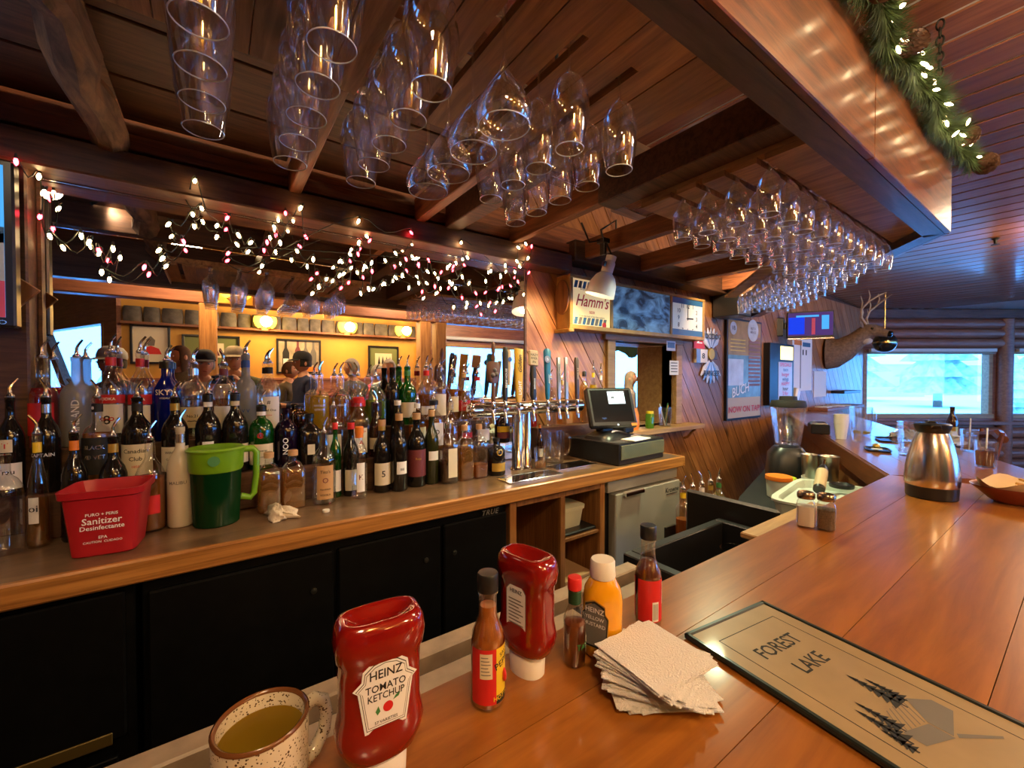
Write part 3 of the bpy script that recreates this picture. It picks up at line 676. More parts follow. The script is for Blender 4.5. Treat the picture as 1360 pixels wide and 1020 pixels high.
# ================================================================ lamps
WARM = (1.0, 0.72, 0.45)
def lamp_light(kind, loc, watts, col=WARM, rad=0.06, aim=None, cone=100, blend=0.6):
    l = bpy.data.lights.new('lamp_light', kind); l.energy = watts; l.color = col; l.shadow_soft_size = rad
    o = bpy.data.objects.new('lamp_light', l); C.objects.link(o); o.location = loc
    if kind == 'SPOT':
        l.spot_size = R(cone); l.spot_blend = blend
        o.rotation_euler = (Vector(aim) - Vector(loc)).to_track_quat('-Z', 'Y').to_euler()
    return o
mat('shade_white', (0.78, 0.78, 0.80), 0.4)
mat('lamp_black', (0.015, 0.015, 0.016), 0.35)
mat('amber_shade', (0.9, 0.55, 0.08), 0.4, em=3.2, emc=(1.0, 0.55, 0.04))
# clamp lamp in front of the beer sign
cp = hy(801, 377, 1.80)
lm = thing('clamp_lamp', 'white clamp lamp with a bell shade hanging before the beer sign', 'lamp', cp)
Mt = Matrix.Rotation(R(10), 4, 'Y') @ Matrix.Rotation(R(14), 4, 'X')
obj('shade', MB().rings([[(r * math.cos(2 * PI * i / 24), r * math.sin(2 * PI * i / 24), z) for i in range(24)] for r, z in ((0.030, 0.07), (0.038, 0.068), (0.062, 0.045), (0.083, 0.0), (0.090, -0.06), (0.092, -0.075), (0.089, -0.075), (0.085, -0.058), (0.078, 0.0), (0.058, 0.04))], False, True, Mt), 'shade_white', lm)
obj('socket', MB().lathe([(0.030, 0.068), (0.037, 0.075), (0.037, 0.13), (0.030, 0.145), (0.032, 0.15), (0.032, 0.175), (0.01, 0.18)], 20, M=Mt), 'white_plastic', lm)
obj('switch', MB().box(-0.05, -0.03, -0.012, 0.012, 0.10, 0.13, 0.003, Mt), 'black_plastic', lm, smooth=False)
mat('lit_bulb', (1, 0.9, 0.7), 0.4, em=6, emc=(1, 0.75, 0.45))
obj('bulb', MB().sphere((0, 0, -0.02), 0.03, M=Mt), 'lit_bulb', lm)
obj('cord', MB().tube([Mt @ Vector(p) for p in ((0, 0, 0.18), (-0.05, 0.05, 0.26), (-0.12, 0.1, 0.22), (-0.16, 0.18, 0.33))], 0.006), 'black_rubber', lm)
obj('arm', MB().tube([(0, 0, .27), (-.02, 0, .33), (2.10 - cp.x, 0, .42), (2.10 - cp.x, 0, 2.33 - cp.z)], .007), 'black_plastic', lm)
obj('clamp', MB().box(-0.012, 0.012, -0.02, 0.02, 0.18, 0.26, 0.004).box(-0.03, 0.03, -0.03, 0.03, 0.25, 0.28, 0.004), 'black_plastic', lm, smooth=False)
lamp_light('SPOT', cp + Vector((0, 0, -0.05)), 15, (1.0, 0.60, 0.24), 0.03, cp + Vector((-0.55, 0.45, -0.9)), 150, 0.7)
# spot heads under the canopy
def spot_head(label, loc, aim, watts, cone=120, col=WARM):
    t = thing('spot_lamp', label, 'lamp', loc)
    q = (Vector(aim) - Vector(loc)).to_track_quat('-Z', 'Y').to_matrix().to_4x4()
    obj('shade', MB().rings([[(r * math.cos(2 * PI * i / 20), r * math.sin(2 * PI * i / 20), z) for i in range(20)] for r, z in ((0.012, 0.12), (0.035, 0.11), (0.05, 0.06), (0.062, -0.02), (0.058, -0.02), (0.045, 0.06))], True, True, q), 'lamp_black', t)
    obj('bulb', MB().disc((0, 0, 0.02), 0.044, M=q), 'lit_bulb', t)
    obj('stem', MB().tube([(0, 0, 0.06), (0, 0, zc(loc[0]) - loc[2])], 0.008), 'lamp_black', t)
    o = lamp_light('SPOT', Vector(loc) + (Vector(aim) - Vector(loc)).normalized() * 0.06, watts, col, 0.05, aim, cone, 0.8)
spot_head('black spot lamp under the canopy over the sanitizer bucket', (-0.68, 1.36, 2.50), (-0.1, 2.0, 0.9), 7)
spot_head('second black spot lamp under the canopy near the log rafter', (-0.50, 1.24, 2.50), (0.9, 0.5, 0.9), 11)
spot_head('added black spot lamp above the aisle behind the glass rack', (1.24, 1.40, 2.50), (1.2, 2.0, 0.9), 20)  # unseen lamp added for warm light on bottles and counter
spot_head('added black spot lamp near the canopy bend, standing in for a fluorescent', (2.36, 1.27, 2.32), (2.30, 1.50, 0.6), 48, 140, (0.92, 1.0, 0.58))  # added spot head in place of a greenish fluorescent over the work station
# wall lights on the stone band, reflected in the mirror
def tulip_pair(label, x, y, z, watts):
    t = thing('tulip_sconce', label, 'sconce', (x, y, z))
    obj('back_plate', MB().box(-0.16, 0.16, -0.05, 0.0, -0.12, 0.13, 0.006), 'ochre_paint', t, smooth=False)
    for s in (-0.09, 0.09):
        obj('arm', MB().tube([(s * .3, 0, -0.06), (s * .6, 0.06, -0.09), (s, 0.09, -0.06)], 0.008), 'brass', t)
        obj('shade', MB().lathe([(0.012, -0.07), (0.045, -0.04), (0.07, 0.02), (0.072, 0.07), (0.06, 0.11)], 16, M=Matrix.Translation((s, 0.09, 0)), cap1=False), 'amber_shade', t)
    lamp_light('POINT', (x, y + 0.25, z + 0.02), watts, (1.0, 0.62, 0.2), 0.08)
tulip_pair('pair of lit amber tulip shades above the wine bottle painting', 0.674, YF + 0.09, 2.36, 22)
tulip_pair('pair of lit amber tulip shades above the grey haired woman', 1.93, YF + 0.09, 2.36, 22)
tulip_pair('pair of lit amber tulip shades beside the double posts', 2.95, YF + 0.09, 2.36, 14)
tulip_pair('pair of lit amber tulip shades on the beam near the photographer', 0.20, -1.02, 2.42, 8)
# added ceiling domes: unseen fill lamps for the bar, wall and kitchen
def dome(label, x, y, watts):
    t = thing('fill_ceiling_lamp', label, 'lamp', (x, y, zc(x) if y < 2.2 else HC))
    obj('base_plate', MB().lathe([(0.12, -0.03), (0.13, 0)], 20), 'brass', t)
    obj('glass_dome', MB().lathe([(0.02, -0.12), (0.09, -0.105), (0.13, -0.06), (0.14, -0.03)], 20), 'bulb_glow', t)
    lamp_light('POINT', (x, y, (zc(x) if y < 2.2 else HC) - 0.24), watts, WARM, 0.12)
dome('added fill-light ceiling dome behind the photographer', -0.2, -0.75, 26)
dome('added fill-light ceiling dome in the kitchen behind the hatch', 4.2, 3.3, 45)  # added to brighten the dark kitchen and the person in the hatch
dome('added fill-light ceiling dome over the dining tables', 1.6, -2.3, 40)
dome('added fill-light ceiling dome near the middle dining window', 4.6, -2.0, 45)
spot_head('added black spot lamp under the canopy facing the posters', (3.35, 1.62, 2.50), (4.6, 2.2, 1.3), 26, 120)  # unseen spot added to warm the planks and posters
dome('added fill-light ceiling dome over the far bar stools', 5.6, 0.0, 30)  # added for warm light on the far plank wall
dome('added fill-light ceiling dome over the end of the bar', 2.0, -0.55, 26)

# ================================================================ hanging glasses
def stem_glass(kind):
    """upside-down stemware, rim at z = 0"""
    if kind == 'wine':   P = [(0.030, 0), (0.0345, 0.02), (0.041, 0.06), (0.0425, 0.085), (0.039, 0.115), (0.028, 0.142), (0.012, 0.158), (0.005, 0.165), (0.0035, 0.185), (0.0035, 0.222), (0.006, 0.232)]; foot = (0.034, 0.232); seg = 28
    if kind == 'grand':  P = [(0.034, 0), (0.039, 0.025), (0.0465, 0.07), (0.048, 0.10), (0.043, 0.135), (0.030, 0.162), (0.012, 0.178), (0.005, 0.184), (0.0035, 0.195), (0.0035, 0.222), (0.006, 0.232)]; foot = (0.036, 0.232); seg = 28
    if kind == 'wide':   P = [(0.050, 0), (0.056, 0.012), (0.057, 0.026), (0.052, 0.042), (0.036, 0.068), (0.019, 0.092), (0.010, 0.105), (0.008, 0.118), (0.004, 0.126), (0.0035, 0.16), (0.0035, 0.222), (0.006, 0.232)]; foot = (0.036, 0.232); seg = 28
    if kind == 'tulip':  P = [(0.031, 0), (0.036, 0.03), (0.0395, 0.065), (0.037, 0.095), (0.028, 0.122), (0.014, 0.142), (0.008, 0.149), (0.009, 0.155), (0.005, 0.160), (0.005, 0.172), (0.007, 0.178)]; foot = (0.031, 0.178); seg = 22
    out = data('bowl', MB().lathe(P, seg, cap0=False, cap1=False), 'wine_glass', True, 80)
    rim = data('rim', MB().tube([(P[0][0] * math.cos(2 * PI * i / seg), P[0][0] * math.sin(2 * PI * i / seg), 0) for i in range(seg + 1)], 0.0011, 5), 'rim_glass')
    ft = data('foot', MB().lathe([(0.004, foot[1]), (foot[0] * .7, foot[1] + 0.003), (foot[0], foot[1] + 0.006), (foot[0], foot[1] + 0.008), (0.004, foot[1] + 0.009)], seg), 'wine_glass', True, 80)
    return out, rim, ft
mat('rim_glass', (0.75, 0.8, 0.85), 0.08, 0.0, spec=1.0, coat=1.0)
GL = {k: stem_glass(k) for k in ('wine', 'grand', 'wide', 'tulip')}
def hang(kind, x, y, zrim, label, group, cat='wine glass', name='wine_glass'):
    t = thing(name, label, cat, (x, y, zrim), random.uniform(0, 6), group)
    link('bowl', GL[kind][0], t); link('rim', GL[kind][1], t); link('foot', GL[kind][2], t)
ZRIM = ZR + 0.021 - 0.232
rows1 = [('wine', 0.785, [(844, 222), (799, 243), (759, 260), (728, 276), (704, 290)]),
         ('wine', 0.625, [(766, 194), (725, 219), (688, 240), (659, 257)]),
         ('wide', 0.465, [(684, 122), (638, 165), (606, 203), (570, 222)]),
         ('grand', 0.305, [(590, 100), (560, 144), (530, 178), (509, 206), (490, 226)]),
         ('grand', 0.147, [(459, 38), (435, 97), (412, 135), (405, 172), (389, 199)]),
         ('grand', -0.012, [(268, 29), (273, 85), (272, 128), (272, 162)])]
KW = {'wine': 'rounded wine glass', 'wide': 'wide flared cocktail glass', 'grand': 'large balloon wine glass'}
for i, (kind, sx, px) in enumerate(rows1):
    last = 0.56
    for j, (u, v) in enumerate(px):
        p = hz(u, v, ZRIM - CZ)
        y = max(p.y, last + (0.104 if kind != 'wide' else 0.118)); y = min(y, 1.045 if j < 4 else 1.16); last = y
        hang(kind, sx, y, ZRIM, 'clear %s hanging %s in the %s slot from the canopy corner' % (KW[kind], NTH[j], NTH[i]), 'stemware hanging in the knotty plank rack')
for i in range(10):
    for j, y in enumerate(CY):
        hang('tulip', 1.515 + 0.142 * i, y + random.uniform(-.004, .004), ZR - 0.178 + 0.021 + 0.0, 'small tulip glass, %s from the near end, %s row from the fascia' % (NTH[i], NTH[j]), 'tulip glasses in the corner rack', name='tulip_glass', cat='glass')
for i in range(9):
    for j in range(4):
        q = Vector((2.98, 0.80, 0)) + d2 * (0.07 + 0.13 * i) + n2 * (0.001 + 0.105 * j)
        hang('tulip', q.x, q.y, ZR - 0.157, 'tulip glass past the canopy bend, %s along, %s row from the outer edge' % (NTH[i], NTH[j]), 'tulip glasses in the far rack', name='tulip_glass', cat='glass')

# ================================================================ string lights above the mirror
mat('wire_green', (0.012, 0.02, 0.012), 0.5)
mat('bulb_white', (1, 0.8, 0.5), 0.3, em=26, emc=(1.0, 0.66, 0.30))
mat('bulb_red', (1, 0.1, 0.1), 0.3, em=20, emc=(1.0, 0.03, 0.05))
S5 = [(80, 55, 1), (195, 130, 0), (218, 210, 0), (200, 332, 1), (250, 430, 0), (408, 428, 0), (447, 460, 0), (495, 500, 1), (567, 492, 0), (724, 585, 1), (510, 610, 0), (797, 500, 0), (815, 540, 0), (921, 455, 1), (845, 370, 0), (910, 227, 1), (967, 320, 0), (1012, 290, 0), (978, 152, 0), (1140, 338, 1), (1088, 377, 0), (1197, 425, 0), (1145, 515, 1), (1258, 462, 0), (1340, 460, 1), (1315, 578, 0)]
S6 = [(105, 187, 0), (175, 187, 0), (87, 222, 0), (237, 267, 1), (115, 295, 0), (195, 335, 0), (272, 373, 0), (290, 440, 1), (400, 382, 0), (447, 350, 0), (490, 292, 0), (525, 263, 0), (540, 285, 1), (485, 348, 1), (452, 415, 0), (550, 390, 0), (520, 407, 0), (552, 430, 1), (335, 468, 0), (398, 450, 0), (300, 508, 0), (440, 485, 1), (535, 514, 0), (605, 490, 0), (663, 345, 0), (740, 297, 0), (738, 247, 1), (742, 360, 0), (713, 373, 1), (773, 397, 1), (820, 377, 1), (815, 432, 0), (663, 460, 0), (695, 450, 0), (773, 487, 0), (865, 463, 0), (910, 413, 0), (938, 408, 1), (850, 503, 1), (858, 535, 0), (915, 510, 1), (932, 490, 0), (980, 457, 0), (988, 400, 1), (982, 373, 0), (1005, 365, 0), (975, 295, 0), (1013, 487, 0), (1045, 535, 1), (1003, 582, 0), (1066, 582, 0), (1112, 580, 1), (1138, 620, 1), (1157, 510, 1), (1163, 452, 0), (1210, 500, 1), (1185, 403, 0), (1230, 433, 0), (1253, 408, 0), (1240, 383, 0), (1247, 318, 0), (1282, 300, 0), (1310, 312, 1), (1293, 368, 0), (1297, 437, 1), (1245, 480, 1), (1272, 540, 0), (1175, 575, 0), (1218, 560, 0), (487, 192, 0), (212, 130, 0), (140, 155, 1)]
BP = [(x / 3.778, 200 + y / 3.778, c) for x, y, c in S5] + [(340 + x / 3.579, 240 + y / 3.579, c) for x, y, c in S6]
sl = thing('string_lights', 'tangled string of warm white and red fairy lights along the mirror beam', 'string lights')
pts = []
for u, v, c in BP:
    yb = 2.045 if v < 222 + 0.2 * (u - 53) else 2.135
    pts.append((hy(u, v, yb + random.uniform(-.01, .01)), c))
bw = {c: data('bulb', MB().lathe([(0.0015, -0.013), (0.0055, -0.006), (0.006, 0.002), (0.0035, 0.011), (0.0015, 0.015)], 10), ('bulb_white', 'bulb_red')[c]) for c in (0, 1)}
sk = data('socket', MB().lathe([(0.0042, 0), (0.0048, 0.008), (0.0025, 0.016)], 8), 'wire_green')
left = sorted(pts, key=lambda q: q[0].x); cur = left.pop(0); path = [cur[0]]
while left:
    left.sort(key=lambda q: (q[0] - cur[0]).length + max(0, q[0].x - cur[0].x) * 0.25); cur = left.pop(0); path.append(cur[0])
wire = []
for a, b in zip(path, path[1:]):
    if (a - b).length > 0.28: b2 = (a + b) / 2 + Vector((0, 0, 0.04)); 
    else: b2 = (a + b) / 2 - Vector((0, 0, 0.025))
    wire += [a + Vector((0, 0, 0.024)), b2 + Vector((0, 0.004, 0))]
wire.append(path[-1]); fine = []
for i in range(len(wire) - 1):
    p0, p1, p2, p3 = wire[max(i - 1, 0)], wire[i], wire[i + 1], wire[min(i + 2, len(wire) - 1)]
    for k in range(3):
        t = k / 3
        fine.append(0.5 * (2 * p1 + (p2 - p0) * t + (2 * p0 - 5 * p1 + 4 * p2 - p3) * t * t + (3 * p1 - p0 - 3 * p2 + p3) * t ** 3))
obj('wire', MB().tube(fine, 0.0022, 5), 'wire_green', sl)
for p, c in pts:
    rx = (random.uniform(-.7, .7), random.uniform(-.7, .7), 0)
    b = link('bulb', bw[c], sl, p, rx); s_ = link('socket', sk, b, (0, 0, 0.010))

# ================================================================ garland on the fascia
mat('garland_green', (0.05, 0.10, 0.03), 0.7, var=0.5, vs=40)
mat('cone_brown', (0.10, 0.045, 0.022), 0.7, var=0.4, vs=60)
mat('cone_tip', (0.26, 0.15, 0.09), 0.7)
gd = thing('pine_garland', 'green pine garland with cones and white lights along the fascia top', 'garland')
gx0, gx1 = 1.20, 2.78
def gpos(t):
    return Vector((gx0 + (gx1 - gx0) * t, 0.355 + 0.012 * math.sin(t * 31), ZS + 0.315 + 0.018 * math.sin(t * 17)))
nd = MB()
for k in range(8000):
    t = random.random(); p = gpos(t); a = random.uniform(0, 2 * PI); tt = random.uniform(-1, 1)
    d = Vector((tt * 0.9, math.cos(a), math.sin(a))).normalized(); L_ = random.uniform(0.045, 0.085); q = p + d * L_
    s_ = d.cross(Vector((0.3, 0.5, 0.8))).normalized() * 0.0016
    nd.add([p + s_ + d * .005, p - s_ + d * .005, q], [(0, 1, 2)])
tag(obj('needles', nd, 'garland_green', gd, smooth=False), kind='stuff')
obj('stem', MB().tube([gpos(k / 30) for k in range(31)], 0.004, 6), 'cone_brown', gd)
def cone_mb(s):
    m_ = MB()
    for k in range(70):
        f = k / 70; a = k * 2.4; r_ = s * 0.42 * math.sin(PI * (0.12 + 0.8 * f)); z = s * (f - 0.5)
        d = Vector((math.cos(a), math.sin(a), 0.45 - f * .3)); e_ = Vector((-math.sin(a), math.cos(a), 0)) * s * 0.09
        p = Vector((math.cos(a) * r_ * .25, math.sin(a) * r_ * .25, z)); q = p + d * r_
        m_.add([p + e_ * .5, p - e_ * .5, q - e_, q + e_ + Vector((0, 0, s * .03)), q + Vector((0, 0, s * .06))], [(0, 1, 2, 3), (2, 4, 3)])
    return m_
for t, s in ((0.10, 0.09), (0.27, 0.07), (0.84, 0.075), (1.0, 0.085), (0.985, 0.07)):
    p = gpos(t) + Vector((0.02 if t > .97 else 0, -0.045, -0.01))
    obj('pine_cone', cone_mb(s), 'cone_brown' if t != 0.84 else 'cone_tip', gd, p, (R(70), R(30), t * 20), smooth=False)
mat('bulb_garland', (1, 0.9, 0.7), 0.3, em=16, emc=(1.0, 0.72, 0.38))
gb = data('bulb', MB().lathe([(0.0015, -0.012), (0.0048, -0.004), (0.0045, 0.004), (0.002, 0.012)], 8), 'bulb_garland')
for k in range(24):
    t = 0.04 + 0.94 * (k + random.uniform(-.3, .3)) / 24
    a = random.uniform(-2.6, 0.5) if k % 2 else random.uniform(-2.8, -1.6)
    p = gpos(t) + Vector((0, math.sin(a) * 0.02 - 0.028 * abs(math.cos(a * .5)), -0.045 * abs(math.sin(a)) if k % 2 else 0.01))
    p.y = max(p.y, 0.30); p.y = min(p.y, 0.385)
    link('bulb', gb, gd, p, (random.uniform(-1, 1), random.uniform(-1, 1), 0))
# ================================================================ liquor bottles on the back bar
ROW = {1: (1.920, 0.976), 2: (2.047, 1.126), 3: (2.150, 1.261), 4: (2.155, 1.181)}
SH = {  # (radius, height) as shares of the bottle's own
    'liquor': [(.86, 0), (1, .02), (1, .56), (.97, .62), (.80, .69), (.50, .755), (.36, .80), (.33, .95), (.37, .955), (.37, 1.0)],
    'round':  [(.86, 0), (1, .02), (1, .54), (.96, .60), (.78, .66), (.45, .70), (.36, .74), (.34, .95), (.38, .955), (.38, 1.0)],
    'wine':   [(.9, 0), (1, .015), (1, .56), (.95, .62), (.74, .69), (.48, .75), (.40, .79), (.38, .95), (.42, .955), (.42, 1.0)],
    'bell':   [(.88, 0), (1, .02), (.98, .20), (.93, .42), (.80, .58), (.55, .70), (.40, .77), (.36, .95), (.40, .955), (.40, 1.0)],
    'squat':  [(.9, 0), (1, .03), (1, .60), (.93, .68), (.70, .75), (.40, .79), (.36, .82), (.36, .97), (.40, .975), (.40, 1.0)],
    'flask':  [(.9, 0), (1, .03), (1, .62), (.92, .70), (.62, .78), (.36, .81), (.34, .84), (.34, 1.0)],
    'tall':   [(.9, 0), (1, .015), (1, .60), (.95, .66), (.72, .72), (.48, .78), (.42, .82), (.42, 1.0)],
}
PLACED = []
def pourer(parent, z, turn):
    M = Matrix.Rotation(turn, 4, 'Z')
    p = obj('pourer', MB().lathe([(0.009, z - .004), (0.012, z), (0.012, z + .005), (0.006, z + .012), (0.0055, z + .022)], 12), 'silver_foil', parent)
    obj('spout', MB().tube([M @ Vector(q) for q in ((0, 0, z + .015), (0, 0, z + .032), (0.006, 0, z + .045), (0.018, 0, z + .062))], [.005, .0045, .004, .0035], 8), 'chrome', p)
def bottle(row, u, vt, wp, shape, glass, label, liq=None, fill=.55, cap=None, labs=(), neck=None, pour=True, txt=(), sq=2, dy=0.0, name='liquor_bottle', cat='bottle', ink='black_ink', group='bottles on the back bar'):
    """u, vt: where neck and top stand in the picture; the row fixes distance and base height"""
    Y, zb = ROW[row]; Y += dy
    p = hy(u, vt, Y); H = max(0.12, p.z - zb)
    dep = p.x * math.cos(R(54.5)) + Y * math.sin(R(54.5))
    Rr = 0.53 * wp * dep * math.cos(math.atan((u - 680) / FPX)) / FPX
    if sq > 2: Rr *= 0.92
    Rr = min(Rr, .052 if row == 1 else .045)
    if row == 1: Rr = min(Rr, 1.999 - Y) if 2.0 - Y > .02 else Rr
    for bx, by, br, b0, b1 in PLACED:
        if b0 < zb + H and zb < b1:
            dd = math.hypot(bx - p.x, by - Y)
            if dd < br + Rr + .001: Rr = max(Rr * .62, dd - br - .001)
    PLACED.append((p.x, Y, Rr, zb, zb + H))
    t = thing(name, label, cat, (p.x, Y, zb), 0, group)
    pr = [(r * Rr, z * H) for r, z in SH[shape]]
    seg = 24 if sq == 2 else 32
    gm = glass
    nk = 0.016 if Rr > 0.03 else Rr * .42
    pr2 = []
    for (r, z), (r0, z0) in zip(pr, SH[shape]):
        pr2.append((min(r, max(nk, 0.0125) * (r0 / .36)) if z0 > .76 and r0 < .6 else r, z))
    m_ = MB()
    body = [q for q in pr2]
    k = sum(1 for q in SH[shape] if q[1] <= .72)
    if sq > 2:
        rs = []
        for (r, z), (r0, z0) in zip(body, SH[shape]):
            nn = sq if z0 < .66 else (3 if z0 < .74 else 2)
            rs.append([(r * math.cos(a) / (abs(math.cos(a)) ** nn + abs(math.sin(a)) ** nn) ** (1 / nn), r * math.sin(a) / (abs(math.cos(a)) ** nn + abs(math.sin(a)) ** nn) ** (1 / nn), z) for a in [2 * PI * i / seg for i in range(seg)]])
        m_.rings(rs)
    else: m_.lathe(body, seg)
    obj('glass_body', m_, gm, t, smooth=True, angle=50)
    if liq:
        zt = fill * H; lp = [(body[0][0] * .9, 0.006)]
        for (r, z) in body[1:]:
            if z < zt: lp.append((r * .93, max(z, .008)))
            else: break
        i = len(lp); r0, z0 = body[i - 1]; r1, z1 = body[i]
        f = (zt - z0) / max(z1 - z0, 1e-5); lp.append(((r0 + (r1 - r0) * f) * .93, zt))
        obj('liquid', MB().lathe(lp, seg, n=sq), liq, t, smooth=True, angle=50)
    face = -PI / 2 + random.uniform(-.2, .1)
    rl = Rr * (1.012 if sq == 2 else 1.012)
    for z0, z1, half, mm in labs:
        n_ = 14; ring = []
        for z in (z0 * H, z1 * H):
            rr = []
            for i in range(n_ + 1):
                a = face + R(half) * (2 * i / n_ - 1)
                kk = 1 if sq == 2 else 1 / (abs(math.cos(a)) ** sq + abs(math.sin(a)) ** sq) ** (1 / sq)
                rr.append((rl * kk * math.cos(a), rl * kk * math.sin(a), z))
            ring.append(rr)
        obj('label', MB().rings(ring, False, False, closed=False), mm, t)
    rn = pr2[-3][0] if len(pr2) > 3 else nk
    if neck:
        obj('neck_label', MB().lathe([(rn * 1.10, H * .84), (rn * 1.10, H * .93)], 18, cap0=False, cap1=False), neck, t)
    if cap:
        obj('closure', MB().lathe([(rn * 1.2, H * .90), (rn * 1.22, H * .985), (rn * .9, H * 1.0)], 18), cap, t)
    for tx in txt:
        s, sz, zz = tx[:3]; mm = tx[3] if len(tx) > 3 else ink; tn = tx[4] if len(tx) > 4 else 0
        if sq == 2: text_round(s, sz, mm, t, rl * 1.012, zz * H, face, turn=tn)
        else: text(s, sz, mm, t, FRONT(0, -rl * 1.015, zz * H) @ Matrix.Rotation(tn, 4, 'Z'))
    if pour: pourer(t, H, random.uniform(-.9, .9) + (PI if random.random() < .2 else 0))
    return t
B = bottle
# rear row
B(3, 8, 474, 34, 'liquor', 'dark_bottle', 'dark rear bottle with white neck band beside the wooden post', cap='black_plastic', neck='white_ink', pour=False)
B(3, 55, 474, 44, 'round', 'clear_glass', 'clear rear bottle of red spirit at the mirror edge', 'red_drink', .66, labs=[(.15, .5, 60, 'red_ink')])
B(3, 102, 474, 45, 'round', 'frosted_glass', 'frosted grey vodka bottle with embossed upright letters', txt=[('FINLAND', .030, .33, 'white_ink', PI / 2)])
B(3, 147, 466, 43, 'liquor', 'clear_glass', 'clear vodka bottle with red neck and cherry cartoon label', 'water_drink', .6, neck='red_ink', labs=[(.44, .53, 75, 'red_ink'), (.12, .43, 62, 'white_paper')], txt=[('VODKA', .014, .485, 'white_ink'), ('o-o', .03, .28, 'red_ink'), ('8', .045, .26)])
B(3, 186, 468, 40, 'liquor', 'clear_glass', 'clear vodka bottle with red band and stick figure label', 'water_drink', .6, neck='red_ink', labs=[(.42, .53, 75, 'red_ink'), (.10, .41, 62, 'white_paper')], txt=[('VODKA', .013, .475, 'white_ink'), ('Y', .05, .27), ('A', .03, .2)])
B(3, 221, 479, 38, 'tall', 'blue_glass', 'cobalt blue vodka bottle with white lettering', cap='black_plastic', txt=[('SKYY', .030, .60, 'white_ink'), ('VODKA', .010, .53, 'white_ink')], ink='white_ink')
B(3, 256, 482, 36, 'liquor', 'clear_glass', 'clear vodka bottle with cream crest label behind the white liqueur', 'water_drink', .55, neck='silver_foil', labs=[(.15, .42, 70, 'cream_paper')], txt=[('SMIRNOFF', .012, .52), ('No.21', .016, .30), ('~~', .03, .24)])
B(3, 297, 483, 31, 'liquor', 'clear_glass', 'slim clear bottle with dark red neck label in the rear row', 'pale_amber', .5, neck='maroon_ink', labs=[(.1, .42, 50, 'white_paper')])
B(3, 327, 471, 33, 'round', 'frosted_glass', 'frosted white vodka bottle with a blue neck band', neck='blue_ink', txt=[('V V', .02, .3, 'blue_ink')])
B(3, 357, 481, 31, 'liquor', 'clear_glass', 'clear vodka bottle with black neck and tall white label', 'water_drink', .6, neck='black_ink', labs=[(.08, .52, 60, 'white_paper')], txt=[('Ketel One', .014, .33), ('VODKA', .007, .26, 'red_ink'), ('#', .022, .44)])
B(3, 397, 541, 24, 'flask', 'brown_glass', 'small brown bottle with black cap behind the black square bottle', cap='black_plastic', pour=False)
B(3, 424, 497, 33, 'round', 'clear_glass', 'round shouldered clear bottle of bright yellow citrus vodka', 'yellow_drink', .60, txt=[('ABSOLUT', .012, .44, 'white_ink'), ('CITRON', .012, .37, 'white_ink')])
B(3, 452, 498, 27, 'round', 'clear_glass', 'clear bottle of pale orange vodka behind the red caps', 'pale_amber', .60, txt=[('ABSOLUT', .010, .44, 'white_ink')])
B(3, 475, 498, 27, 'round', 'clear_glass', 'clear bottle with orange liquid and red band in the rear row', 'amber_drink', .52, labs=[(.40, .52, 80, 'red_ink')])
B(3, 499, 500, 27, 'tall', 'clear_glass', 'clear bottle half black half green label in the rear row', 'green_drink', .50, sq=5, labs=[(.2, .5, 30, 'black_ink')])
B(3, 521, 488, 18, 'wine', 'dark_bottle', 'slim black rear bottle left of the green gin', pour=False)
B(3, 541, 487, 25, 'round', 'green_glass', 'bright green rear bottle with cream label and green neck', neck='green_ink', labs=[(.12, .38, 60, 'cream_paper')])
B(3, 566, 487, 22, 'liquor', 'clear_glass', 'clear bottle with red neck ring and amber liquid', 'amber_drink', .5, neck='red_ink', labs=[(.15, .3, 60, 'white_paper')])
B(3, 584, 489, 19, 'tall', 'clear_glass', 'clear bottle with tall white label behind the ornate tap', 'water_drink', .55, labs=[(.12, .52, 60, 'white_paper')])
B(3, 600, 491, 20, 'liquor', 'clear_glass', 'amber whiskey bottle with cream label in the rear row', 'amber_drink', .62, labs=[(.18, .48, 60, 'cream_paper')])
B(3, 616, 495, 21, 'liquor', 'clear_glass', 'amber whiskey bottle with slanted red label in the rear row', 'amber_drink', .62, cap='cork', labs=[(.2, .42, 70, 'red_ink')], txt=[('J.W.', .016, .31, 'white_ink')])
B(3, 634, 496, 20, 'bell', 'clear_glass', 'clear rear bottle with red capsule just left of the taps', 'amber_drink', .4, neck='red_ink')
# middle row
B(2, 13, 528, 38, 'liquor', 'dark_bottle', 'dark middle bottle with cream square label and red letter', labs=[(.45, .58, 30, 'cream_paper'), (.08, .34, 70, 'white_paper')], txt=[('T', .025, .515, 'red_ink'), ('Trau', .022, .25)])
B(2, 61, 528, 38, 'liquor', 'dark_bottle', 'dark rum bottle with silver neck in the middle row', neck='silver_foil', txt=[('CAPTAIN', .016, .40, 'white_ink')])
B(2, 129, 528, 41, 'round', 'clear_glass', 'whiskey bottle with black label lettered in silver', 'amber_drink', .60, neck='black_ink', labs=[(.15, .56, 78, 'black_ink')], txt=[('BLACK', .019, .45, 'silver_foil'), ('VELVET', .019, .34, 'silver_foil'), ('8', .014, .89, 'white_ink')])
B(2, 182, 528, 41, 'liquor', 'dark_bottle', 'dark whisky bottle with cream label in script lettering', neck='black_ink', labs=[(.10, .46, 75, 'cream_paper')], txt=[('Canadian', .020, .38), ('Club', .020, .29), ('1858', .012, .2, 'red_ink')])
B(2, 232, 528, 35, 'liquor', 'dark_bottle', 'dark whisky bottle with checked gold neck and capital lettering', neck='gold_ink', labs=[(.10, .40, 75, 'cream_paper')], txt=[('WINDSOR', .013, .33), ('CANADIAN', .010, .25)])
